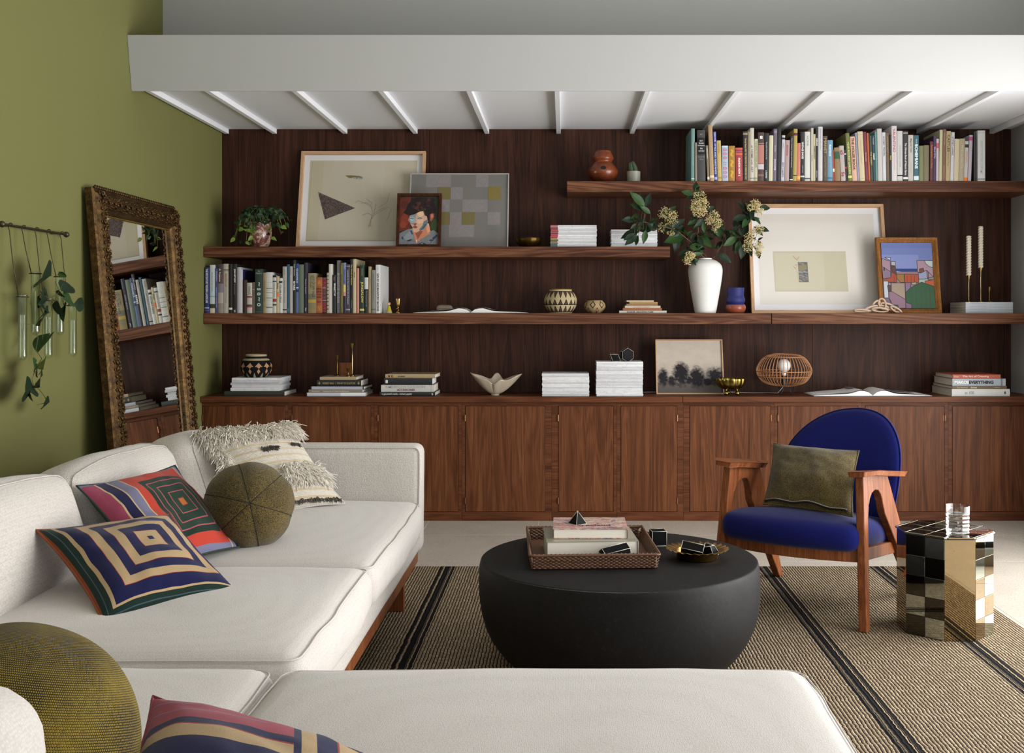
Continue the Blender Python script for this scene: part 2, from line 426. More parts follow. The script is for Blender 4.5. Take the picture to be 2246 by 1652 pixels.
# ------------------------------------------------------------------ sofa
SX0, SX1 = -1.84, -.585
sofa = thing('sectional_sofa', (-1.2, 3.0, 0), 'cream woven corner sofa with loose seat cushions and chaise end', 'sofa')
ZB = .235
m = MB(); m.box(SX0+.05, SX1-.03, 2.0, 4.62, .185, ZB).box(-1.84, .50, 1.12, 2.36, .185, ZB).build('wooden_base', M['chairw'], sofa, bevel=.004)
for (x, y) in ((-.69, 4.5), (-1.7, 4.5), (-1.7, 1.25), (.38, 1.25), (.38, 2.25), (-.62, 2.45)):
    MB().box(x-.035, x+.035, y-.02, y+.02, 0.013, .19).build('leg', M['chairw'], sofa, bevel=.003)
cushion('seat_deck', M['sofab'], (-1.215, 3.40, .29), (.615, 1.25, .058), .03, (10, 20, 3), parent=sofa, wr=.003)
cushion('chaise_deck', M['sofab'], (-.66, 1.75, .285), (1.17, .63, .054), .03, (18, 10, 3), parent=sofa, wr=.003)
cushion('back_frame', M['sofab'], (-1.79, 2.9, .45), (.06, 1.74, .22), .04, (4, 24, 5), parent=sofa, wr=.003)
def armfn(p, u):
    return p
arm = cushion('arm', M['sofab'], (-1.205, 4.60, .458), (.615, .062, .225), .035, (14, 4, 6), parent=sofa, puff=(0, .006, .004), wr=.003)
def seam(path, parent, r=.0032, mat=None, closed=True):
    return MB().tube(path, r, 6, closed=closed).build('piping', mat or M['sofa'], parent, 180)
def seatfn(front):
    def f(p, u):
        return p
    return f
def loop(cx, cy, hx, hy, z, rr=.05, n=6, fz=None):
    pts = []
    for k, (sx, sy) in enumerate(((1, 1), (-1, 1), (-1, -1), (1, -1))):
        for i in range(n):
            a = pi/2*k+pi/2*i/(n-1)
            pts.append((cx+sx*(hx-rr)+rr*cos(a), cy+sy*(hy-rr)+rr*sin(a), z))
    # densify
    out = []
    for a, b in zip(pts, pts[1:]+pts[:1]):
        L = sqrt((a[0]-b[0])**2+(a[1]-b[1])**2); k = max(1, int(L/.05))
        for i in range(k): out.append((a[0]+(b[0]-a[0])*i/k, a[1]+(b[1]-a[1])*i/k, a[2]))
    return out
def seat(name, c, h, sd, mat='sofa'):
    o = cushion(name, M[mat], c, h, .055, (18, 18, 3), parent=sofa, puff=(.012, .012, .022), wr=.015, ws=3.0, sd=sd)
    return o
zs = .385
s1 = seat('seat_cushion', (-1.12, 3.93, zs), (.545, .60, .075), 1)
s2 = seat('seat_cushion', (-1.12, 2.865, zs+.004), (.545, .455, .078), 2)
s3 = seat('seat_cushion', (-1.17, 1.80, zs+.002), (.55, .60, .072), 3)
s4 = seat('seat_cushion', (-.045, 1.80, zs+.002), (.575, .60, .072), 4)
for s_ in (s1, s2, s3, s4): seamring(s_, 2, 1, s_ and SURF[s_.name][1][2]-.010); seamring(s_, 2, -1, SURF[s_.name][1][2]-.030)
seamring(arm, 1, -1, .058, .0024)
# back cushions lean on the frame
def backc(cy, hy, z=.565, hz=.178, x=-1.50, tilt=18, sd=0, hx=.115, cx=0):
    Mx = Matrix.Rotation(radians(-tilt), 3, 'Y')
    def fn(p, u):
        q = p.copy()
        q.z -= .03*abs(u[1])**3*max(0, u[2]); return q
    return cushion('back_cushion', M['sofab'], (x, cy, z), (hx, hy, hz), .07, (5, 16, 10), fn, sofa, Mx, puff=(.035, 0, .012), wr=.008, ws=4, sd=sd)
for b_ in (backc(2.83, .47, z=.575, hz=.185, sd=11, x=-1.54), backc(3.74, .44, sd=12, x=-1.55), backc(4.32, .17, z=.575, sd=13, x=-1.47)): seamring(b_, 0, 1, .098, .0019); seamring(b_, 0, -1, .098, .0019)

cushion('back_cushion', M['sofa'], (-1.17, 1.26, .60), (.55, .10, .185), .08, (30, 10, 20), None, sofa, Matrix.Rotation(radians(-8), 3, 'X'), puff=(0, .04, .01), wr=.006, sd=21)

# ------------------------------------------------------------------ rug
def rugmat():
    t = NT('jute_rug', .95, .1); x, y, z = t.xyz(t.coord())
    wob = t.noise(t.coord(scale=(6, 30, 1)), 1, 2)*.010+t.noise(t.coord(scale=(30, 110, 1)), 1, 2)*.0050
    q = (x+wob)/.0125
    row = q.frac(); rid = q.floor()
    ridge = (row-.5).abs()*2                       # 1 at grooves
    off = t.noise(t.comb(rid*1.7, 0.0, 0.0), 3, 1)*7.0
    yy = (y/.0105+off+row*.9)
    knot = (yy.frac()-.5).abs()*2
    stripe = None
    for cx_ in (-1.085, -.561, .961, 1.497):
        for o_, w in ((-.0285, .0065), (0, .0125), (.0285, .0065)):
            s_ = ((x+wob*.8-(cx_+.007+o_)).abs() < w); stripe = s_ if stripe is None else stripe.max(s_)
    fib = t.noise(t.coord(scale=(260, 90, 1)), 1, 3, .7); blot = t.noise(t.coord(), 5, 4)
    base = t.mix(fib, '#6f5b47', '#b8a486'); base = t.mix(blot*.5, base, '#7d6850')
    yarnid = t.noise(t.comb(rid*3.1, yy.floor()*.37, 0.0), 9, 1)
    base = t.mix((yarnid-.45)*2.2, base, '#cdbc9e')
    dark = t.mix((ridge > .70)+(knot > .74)*.7, base, '#1d1713')
    blk = t.mix(fib*.5, '#0d0c0d', '#2c2a2c')
    c = t.mix(stripe, dark, blk)
    h = (1-ridge)*.8+(1-knot)*.35+fib*.2
    return t.out(c, normal=t.bump(h, .9, .004))
RX0, RX1, RY0, RY1 = -1.38, 1.775, .6, 5.30
m = MB(); m.box(RX0, RX1, RY0, RY1, .0005, .012)
rug = m.build('rug', rugmat(), bevel=.004); tag(rug, 'natural jute rug with black triple stripes on the tiled floor', 'rug')

# ------------------------------------------------------------------ coffee table
def cement():
    t = NT('black_cement', .6, .22); v = t.coord()
    n = t.noise(v, 9, 6, .6); f = t.noise(v, 60, 4, .7)
    c = t.mix(n, '#080707', '#191614'); c = t.mix((f > .60)*.4, c, '#242120'); c = t.mix((t.noise(v, 2.2, 5, .7) > .55)*.3, c, '#080808')
    c = t.mix((t.noise(v, 180, 2) > .72)*.3, c, '#4a4642')
    x, y, z = t.xyz(v); rr = t.m('SQRT', t.m('ADD', t.m('MULTIPLY', x, x), t.m('MULTIPLY', y, y)))
    rim = (rr > .4778)*(z > .3762)*t.noise(v, 45, 5, .7); c = t.mix(rim*.75, c, '#8d8982'); c = t.mix((t.noise(v, 2.5, 3) > .5)*.35, c, '#100f0f')
    return t.out(c, rough=t.m('MULTIPLY_ADD', n, .25, .50), normal=t.bump(n*.7+f*.3, .35, .004))
M['cement'] = cement()
TX, TY, TH = .188, 3.82, .38
prof = [(.0, TH), (.10, TH), (.25, TH), (.40, TH), (.470, TH), (.4745, TH-.0005), (.4778, TH-.003), (.4795, TH-.008), (.481, TH-.02), (.4835, TH-.06), (.4835, TH-.10), (.481, TH-.14), (.475, .20), (.463, .155), (.444, .115), (.412, .07), (.378, .037), (.345, .014), (0, .013)]
m = MB(); n = 96
def wob(a, z, r): return r*(1+.0035*sin(3*a+1+z*6)+.002*sin(7*a+z*9)) if z < TH-.012 else r*(1+.0015*sin(3*a+1))
m.lathe(prof, (TX, TY, 0), n, fn=wob)
o = m.build('coffee_table', M['cement'], smooth=35, origin=(TX, TY, 0)); tag(o, 'round black cement drum coffee table with tapered base on the jute rug', 'coffee table')

# ------------------------------------------------------------------ armchair
TH_ = radians(33.4)
bx, by = sin(TH_), cos(TH_); wx, wy = -cos(TH_), sin(TH_)
FR = Vector((1.16, 4.19, 0))
def C(d, w, z): return Vector((FR.x+bx*d+wx*w, FR.y+by*d+wy*w, z))     # d back, w towards the viewer's left side
CW = .66
chair = thing('armchair', (C(.35, CW/2, 0).x, C(.35, CW/2, 0).y, 0), 'royal blue upholstered armchair with walnut frame and slanted legs on the rug', 'armchair')
G = .0125
for side in (0, 1):
    w0 = .0 if side == 0 else CW; s = 1 if side == 0 else -1
    # side frame outline in (d, z): front leg, arch, rear leg
    out = [(-.012, G), (.022, G), (.080, .33)]
    arch = [(.080, .33), (.088, .40), (.100, .445), (.122, .475), (.150, .487), (.185, .487), (.212, .475), (.236, .445), (.262, .40)]
    rear = [(.640, G), (.690, G), (.30, .585)]
    poly = [(-.012, G), (.024, G), (.070, .33)]+[(.080, .395), (.094, .445), (.116, .474), (.145, .487), (.182, .487), (.210, .474), (.236, .445), (.268, .395)]+[(.646, G), (.684, G), (.292, .588), (.045, .60)]
    # split into front leg, crown and rear leg pieces so each is convex
    fl_ = [(.010, .600), (-.020, G), (.016, G), (.066, .40), (.085, .455), (.10, .598)]
    fleg = [(-.020, G), (.018, G), (.046, .43), (.058, .475), (.058, .600), (.006, .604)]
    crown = [(.058, .600), (.058, .475), (.076, .503), (.105, .522), (.145, .529), (.185, .523), (.215, .503), (.236, .466), (.236, .592)]
    rleg = [(.236, .592), (.236, .466), (.256, .42), (.648, G), (.690, G), (.296, .588)]
    wa, wb_ = w0-s*.0, w0+s*.034
    fn = lambda d, z, w: C(d, w, z)
    fs_ = lambda d, z, w: C(d+.035*z/.6, w+s*.035*z/.6, z)
    for nm, pl in (('front_leg', fleg), ('side_arch', crown), ('rear_leg', rleg)):
        m = MB(); m.prism(pl, fs_, wa, wb_); m.build(nm, M['chairw'], chair, bevel=.005, seg=3)
    # arm plank: hexagon-cut board, slopes down to the back and outwards
    m = MB(); A = [(-.045, .055), (.02, .075), (.33, .060), (.47, -.005), (.44, -.035), (.02, -.045), (-.045, -.01)]
    pts = [];
    for t_ in (0, 1):
        for d, w in A:
            d_ = d+.045; zz = .602-.125*max(0, d)-(.0 if t_ else .020)+.28*(.03-w)*.35
            e = 0 if t_ else .0
            ww = w0+s*w*(1 if t_ else .86); dd = d_*(1 if t_ else .96)+.004; ww += s*.03
            pts.append(C(dd, ww, zz+.016))
    k = len(A); m.add(pts, [tuple(range(k)), tuple(range(k, 2*k))[::-1]]+[(i, (i+1) % k, k+(i+1) % k, k+i) for i in range(k)])
    m.build('armrest', M['chairw'], chair, bevel=.003, seg=2)
# rails
def crail(name, pts, hz, th):
    m = MB(); vs = []; n_ = len(pts)
    for (d, w, z) in pts:
        for dd, zz in ((-th/2, -hz/2), (th/2, -hz/2), (th/2, hz/2), (-th/2, hz/2)): vs.append(C(d+dd, w, z+zz))
    fs = [(0, 1, 2, 3), tuple(4*(n_-1)+i for i in (3, 2, 1, 0))]
    for i in range(n_-1):
        for k in range(4): fs.append((4*i+k, 4*i+4+k, 4*i+4+(k+1) % 4, 4*i+(k+1) % 4))
    m.add(vs, fs); return m.build(name, M['chairw'], chair, bevel=.004)
crail('front_rail', [(.045-.055*sin(pi*i/12), .034+(CW-.068)*i/12, .292) for i in range(13)], .052, .024)
crail('rear_rail', [(.50, .034+(CW-.068)*i/2, .25) for i in range(3)], .05, .024)
for w in (.036, CW-.066):
    m = MB(); m.prism([(.03, .27), (.03, .32), (.50, .275), (.50, .225)], fn, w, w+.03); m.build('side_rail', M['chairw'], chair, bevel=.004)
# seat cushion
vs, fs = rgrid((.275, .290, .052), .045, (14, 16, 2))
sv = []
for v in vs:
    u = (v.x/.275, v.y/.290, v.z/.052)
    d = v.x*(1+.0)+.275-.0; w = v.y
    bow = .050*(1-u[1]**2)*max(0, -u[0])        # bowed front
    z = v.z+(.030*(1-abs(u[0])**2.5)*(1-abs(u[1])**2.5) if v.z > 0 else 0)
    z -= .035*max(0, -u[0]-.6)*1.2
    zc = .374-.075*(d/.55)
    k = 1-.10*max(0, u[0])
    sv.append(C(d-bow-.015, CW/2+w*k*1.0, zc+z))
m = MB(); m.add(sv, fs); seatc = m.build('seat_cushion', M['blue'], chair, 180)
# back: rounded shield
def backoutline(u):      # u 0..1 around; returns (w, h)
    pts = [(-.235, 0), (-.278, .12), (-.290, .25), (-.284, .36), (-.252, .45), (-.195, .512), (-.115, .540), (-.025, .538), (.06, .515), (.145, .462), (.212, .38), (.250, .27), (.258, .13), (.230, 0)]
    return pts
ol = backoutline(0); dense = []
for i in range(len(ol)-1):
    p0 = ol[max(0, i-1)]; p1 = ol[i]; p2 = ol[i+1]; p3 = ol[min(len(ol)-1, i+2)]
    for k in range(4):
        t_ = k/4
        dense.append(tuple(.5*((2*p1[j])+(-p0[j]+p2[j])*t_+(2*p0[j]-5*p1[j]+4*p2[j]-p3[j])*t_**2+(-p0[j]+3*p1[j]-3*p2[j]+p3[j])*t_**3) for j in (0, 1)))
dense.append(ol[-1])
N = len(dense); cen = (0, .25); m = MB(); vs = []; fs = []
rings = [(1.0, .0), (1.0, .012), (.985, .030), (.95, .043), (.85, .052), (.6, .060), (.3, .064), (.02, .065)]
def bp(w, h, t):       # t: thickness offset forward(+)/back(-)
    rec = .36*h-.03
    hh = h-.02
    curve = -.25*w*w*1.6       # wings come forward
    return C(.50+rec+curve*1.0-t, CW/2+w, .30+hh*.97)
R2 = [(s_, -t) for s_, t in rings[::-1]]+[(s_, t+.0) for s_, t in rings]
R2 = [(s_, (t if t < 0 else t)) for s_, t in R2]
for s_, t in R2:
    for (w, h) in dense: vs.append(bp(cen[0]+(w-cen[0])*s_, cen[1]+(h-cen[1])*s_, t*.62))
for i in range(len(R2)-1):
    for k in range(N):
        l = (k+1) % N; fs.append((i*N+k, i*N+l, (i+1)*N+l, (i+1)*N+k))
fs += [tuple(range(N))[::-1], tuple((len(R2)-1)*N+k for k in range(N))]
m.add(vs, fs); bk = m.build('backrest', M['blue'], chair, 60)
MB().tube([bp(cen[0]+(w)*1.004, cen[1]+(h-cen[1])*1.004, .012) for w, h in dense], .0035, 6, closed=True).build('piping', M['blue'], bk, 180)

# ------------------------------------------------------------------ mirrored side table
def mirror(name, tint, rough=.03):
    t = NT(name, rough); v = t.coord(); n = t.noise(v, 25, 3)
    return t.out(t.mix((n > .68)*.4, tint, tuple(x*.5 for x in cc(tint))), Metallic=1.0, normal=t.bump(t.noise(v, 6, 1), .12, .002))
M['mirc'] = mirror('clear_mirror', (.56, .59, .52)); M['mirb'] = mirror('bronze_mirror', (.34, .26, .15)); M['mird'] = mirror('smoked_mirror', (.10, .09, .07))
OX, OY, OH = 1.464, 4.238, .395
a_, d_ = .058, .167
octo = [(-d_, a_), (-d_, -a_), (-a_, -d_), (a_, -d_), (d_, -a_), (d_, a_), (a_, d_), (-a_, d_)]
tb = thing('side_table', (OX, OY, 0), 'octagonal side table clad in clear and bronze mirror tiles beside the blue armchair', 'side table')
m = MB(); m.prism([(x*.985, y*.985) for x, y in octo], lambda x, y, z: Vector((OX+x, OY+y, z)), .0125, OH-.004); m.build('core', M['dark'], tb)
rs = random.Random(3)
for i in range(8):
    p, q = Vector(octo[i]), Vector(octo[(i+1) % 8]); L = (q-p).length; nn = Vector((q-p).normalized()); nrm = Vector((nn.y, -nn.x))
    if nrm.dot((p+q)/2) < 0: nrm = -nrm
    cols = 2 if i % 2 == 1 else 1
    for c_ in range(cols):
        for r_ in range(5 if cols == 2 else 1):
            u0, u1 = L*c_/cols+.0008, L*(c_+1)/cols-.0008
            hh = (OH-.006-.014)
            z0 = .014+(hh*r_/5 if cols == 2 else 0)+.0007; z1 = .014+(hh*(r_+1)/5 if cols == 2 else hh)-.0007
            mt = M['mirb'] if cols == 1 else (M['mirc'] if (r_+c_) % 2 else M['mirb'])
            if i == 1 : mt = M['mirc'] if (r_+c_) % 2 else M['mird']
            m = MB(); tl = rs.uniform(-.0006, .0006)
            m.prism([(u0, z0), (u1, z0), (u1, z1), (u0, z1)], lambda u, z, dd: Vector((OX, OY, 0))+Vector(((p+nn*u+nrm*(dd+tl*(u-u0)/L*2)).x, (p+nn*u+nrm*(dd+tl*(u-u0)/L*2)).y, z)), -.003, .0)
            m.build('mirror_tile', mt, tb, bevel=.0006, seg=1)
def clip(poly, o8):
    for i in range(8):
        a = Vector(o8[i]); b = Vector(o8[(i+1) % 8]); e = b-a; out = []
        ins = lambda p: e.x*(p[1]-a.y)-e.y*(p[0]-a.x) >= -1e-9
        for k in range(len(poly)):
            p, q = poly[k], poly[(k+1) % len(poly)]
            ip, iq = ins(p), ins(q)
            if ip: out.append(p)
            if ip != iq:
                d1 = e.x*(p[1]-a.y)-e.y*(p[0]-a.x); d2 = e.x*(q[1]-a.y)-e.y*(q[0]-a.x); t_ = d1/(d1-d2)
                out.append((p[0]+(q[0]-p[0])*t_, p[1]+(q[1]-p[1])*t_))
        poly = out
        if len(poly) < 3: return []
    return poly
o8 = [(x*1.03, y*1.03) for x, y in octo]; T = .0775; c45 = sqrt(.5)
for i in range(-3, 3):
    for j in range(-3, 3):
        sq = [((i+a)*T+(.0008 if a == 0 else -.0008), (j+b)*T+(.0008 if b == 0 else -.0008)) for a, b in ((0, 0), (1, 0), (1, 1), (0, 1))]
        sq = [((x-y)*c45, (x+y)*c45) for x, y in sq]
        pl = clip(sq, o8)
        if len(pl) < 3: continue
        m = MB(); tx, ty = ((i*7+j*3) % 5-2)*.0015, ((i*3+j*5) % 5-2)*.0015; qx, qy = sum(p[0] for p in pl)/len(pl), sum(p[1] for p in pl)/len(pl)
        m.prism(pl, lambda x, y, z: Vector((OX+x, OY+y, z+((x-qx)*tx+(y-qy)*ty if z > OH else 0))), OH-.003, OH+.003)
        m.build('mirror_tile', M['mirc'] if (i+j) % 2 else M['mirb'], tb, bevel=.0009, seg=1)
# ------------------------------------------------------------------ printed matter: flat colour from a face attribute
def printmat(name, rough=.55, grain=0):
    t = NT(name, rough, .3)
    a = S(t, t.n('ShaderNodeVertexColor', layer_name='Col').outputs[0])
    if grain:
        v = t.coord(); n = t.noise(v, 90, 4, .7)
        a = t.mix((n-.35)*grain, a, t.mix(1.0, a, '#b0a89c', 'MULTIPLY'))
    return t.out(a)
M['print'] = printmat('printed_colour'); M['paint'] = printmat('brushed_paint', .5, 1.5)
M['page'] = plain('page_edges', '#d9d2c4', .8, .05, 300)
M['pagew'] = plain('white_page_edges', '#e6e4e0', .8, .04, 300)
_tc = {}
def textgeo(s, bold=0.0):
    k = (s, bold)
    if k not in _tc:
        cu = bpy.data.curves.new('t', 'FONT'); cu.body = s; cu.resolution_u = 3; cu.offset = bold; cu.align_x = 'LEFT'
        ob = bpy.data.objects.new('t', cu); me = bpy.data.meshes.new_from_object(ob)
        vs = [tuple(v.co) for v in me.vertices]; fs = [tuple(p.vertices) for p in me.polygons]
        bpy.data.objects.remove(ob); bpy.data.meshes.remove(me); bpy.data.curves.remove(cu)
        x0 = min(v[0] for v in vs); x1 = max(v[0] for v in vs); y0 = min(v[1] for v in vs); y1 = max(v[1] for v in vs)
        _tc[k] = ([((v[0]-x0), (v[1]-y0)) for v in vs], fs, x1-x0, y1-y0)
    return _tc[k]
def text(m, s, fn, length, height, col, bold=.0, stretch=1.35):
    """write s into the box length x height; fn(u, v) places it; u along the line"""
    vs, fs, w, h = textgeo(s, bold)
    kx = length/w; ky = height/h
    kx = min(kx, ky*stretch); ky = min(ky, kx*stretch*1.25)
    u0 = (length-w*kx)/2; v0 = (height-h*ky)/2
    m.add([fn(u0+x*kx, v0+y*ky) for x, y in vs], fs, 0, col)
mats_c = {}
def cloth(col, rough=.5):
    k = (str(col), rough)
    if k not in mats_c: mats_c[k] = plain('cover_'+str(len(mats_c)), col, rough, .06, 40)
    return mats_c[k]
NB = [0]
def book(name, label, cat, group, Mx, w, h, D, col, txt=None, bands=(), pages='page', hard=True, rough=.5, tag_=True, top=None):
    """local frame: x thickness, y depth from the spine, z height"""
    o_ = Mx @ Vector((w/2, 0, 0))
    root = thing(name, o_, label, cat, group)
    t = .0022 if hard else .0006
    b = min(.0022, w*.10)
    m = MB(); sp = [(w*i/4, -b*(1-(2*i/4-1)**2)) for i in range(5)]
    out = sp+[(w, D), (w-t, D), (w-t, t), (t, t), (t, D), (0, D)]
    m.prism(out, lambda x, y, z: Mx @ Vector((x, y, z)), 0, h); m.build('cover', cloth(tone(col, .92), rough), root)
    zz = .003 if hard else .0
    MB().box(t, w-t, t, D-(.004 if hard else .0), zz, h-max(zz, .0002), M=Mx).build('pages', M[pages], root)
    if txt or bands:
        m = MB()
        for z0, z1, c in bands:
            e = .0004
            for i in range(4):
                (xa, ya), (xb, yb) = sp[i], sp[i+1]
                m.add([Mx @ Vector((xa, ya-e, z0*h)), Mx @ Vector((xb, yb-e, z0*h)), Mx @ Vector((xb, yb-e, z1*h)), Mx @ Vector((xa, ya-e, z1*h))], [(0, 1, 2, 3)], 0, c)
        for T in (txt or ()):
            s, zt, zb, f, c = T[:5]; bold = T[5] if len(T) > 5 else .0
            off = T[6] if len(T) > 6 else 0
            if len(T) > 7 and T[7] == 'h':        # horizontal line across the spine
                text(m, s, lambda u, v: Mx @ Vector((w*(1-f)/2+u, -b-.0008, zb*h+v)), w*f, (zt-zb)*h, c, bold, 3)
            else:
                text(m, s, lambda u, v: Mx @ Vector((w*(1-f)/2+off*w+v, -b-.0008, zt*h-u)), (zt-zb)*h, w*f, c, bold)
        m.build('spine_lettering', M['print'], root)
    NB[0] += 1
    return root
rb = random.Random(11)
def row(data, Yp, zbase, base, rowname, group):
    for k, d in enumerate(data):
        x0, x1, top, lean, col, lab = d[:6]; ex = d[6] if len(d) > 6 else {}
        Y = Yp+ex.get('y', rb.uniform(0, .008)); s = FPX/Y
        w = (x1-x0)/s-.0004; h = (base-top)/s; D = ex.get('D', min(.30, max(.13, h*rb.uniform(.74, .9))))
        X0 = (x0-CX)/s; a = math.atan2(lean, base-top)
        if lean >= 0: Mx = Matrix.Translation((X0+w, Y, zbase+.0003)) @ Matrix.Rotation(a, 4, 'Y') @ Matrix.Translation((-w, 0, 0))
        else: Mx = Matrix.Translation((X0, Y, zbase+.0003)) @ Matrix.Rotation(a, 4, 'Y')
        book('book', lab, 'book', group, Mx, w, h, D, col, ex.get('t'), ex.get('b', ()), ex.get('p', 'page'), ex.get('hard', w > .012))
W_, K_, G_ = '#e9e6e0', '#1a1819', '#c9b184'
A_ = ' on the left book row'
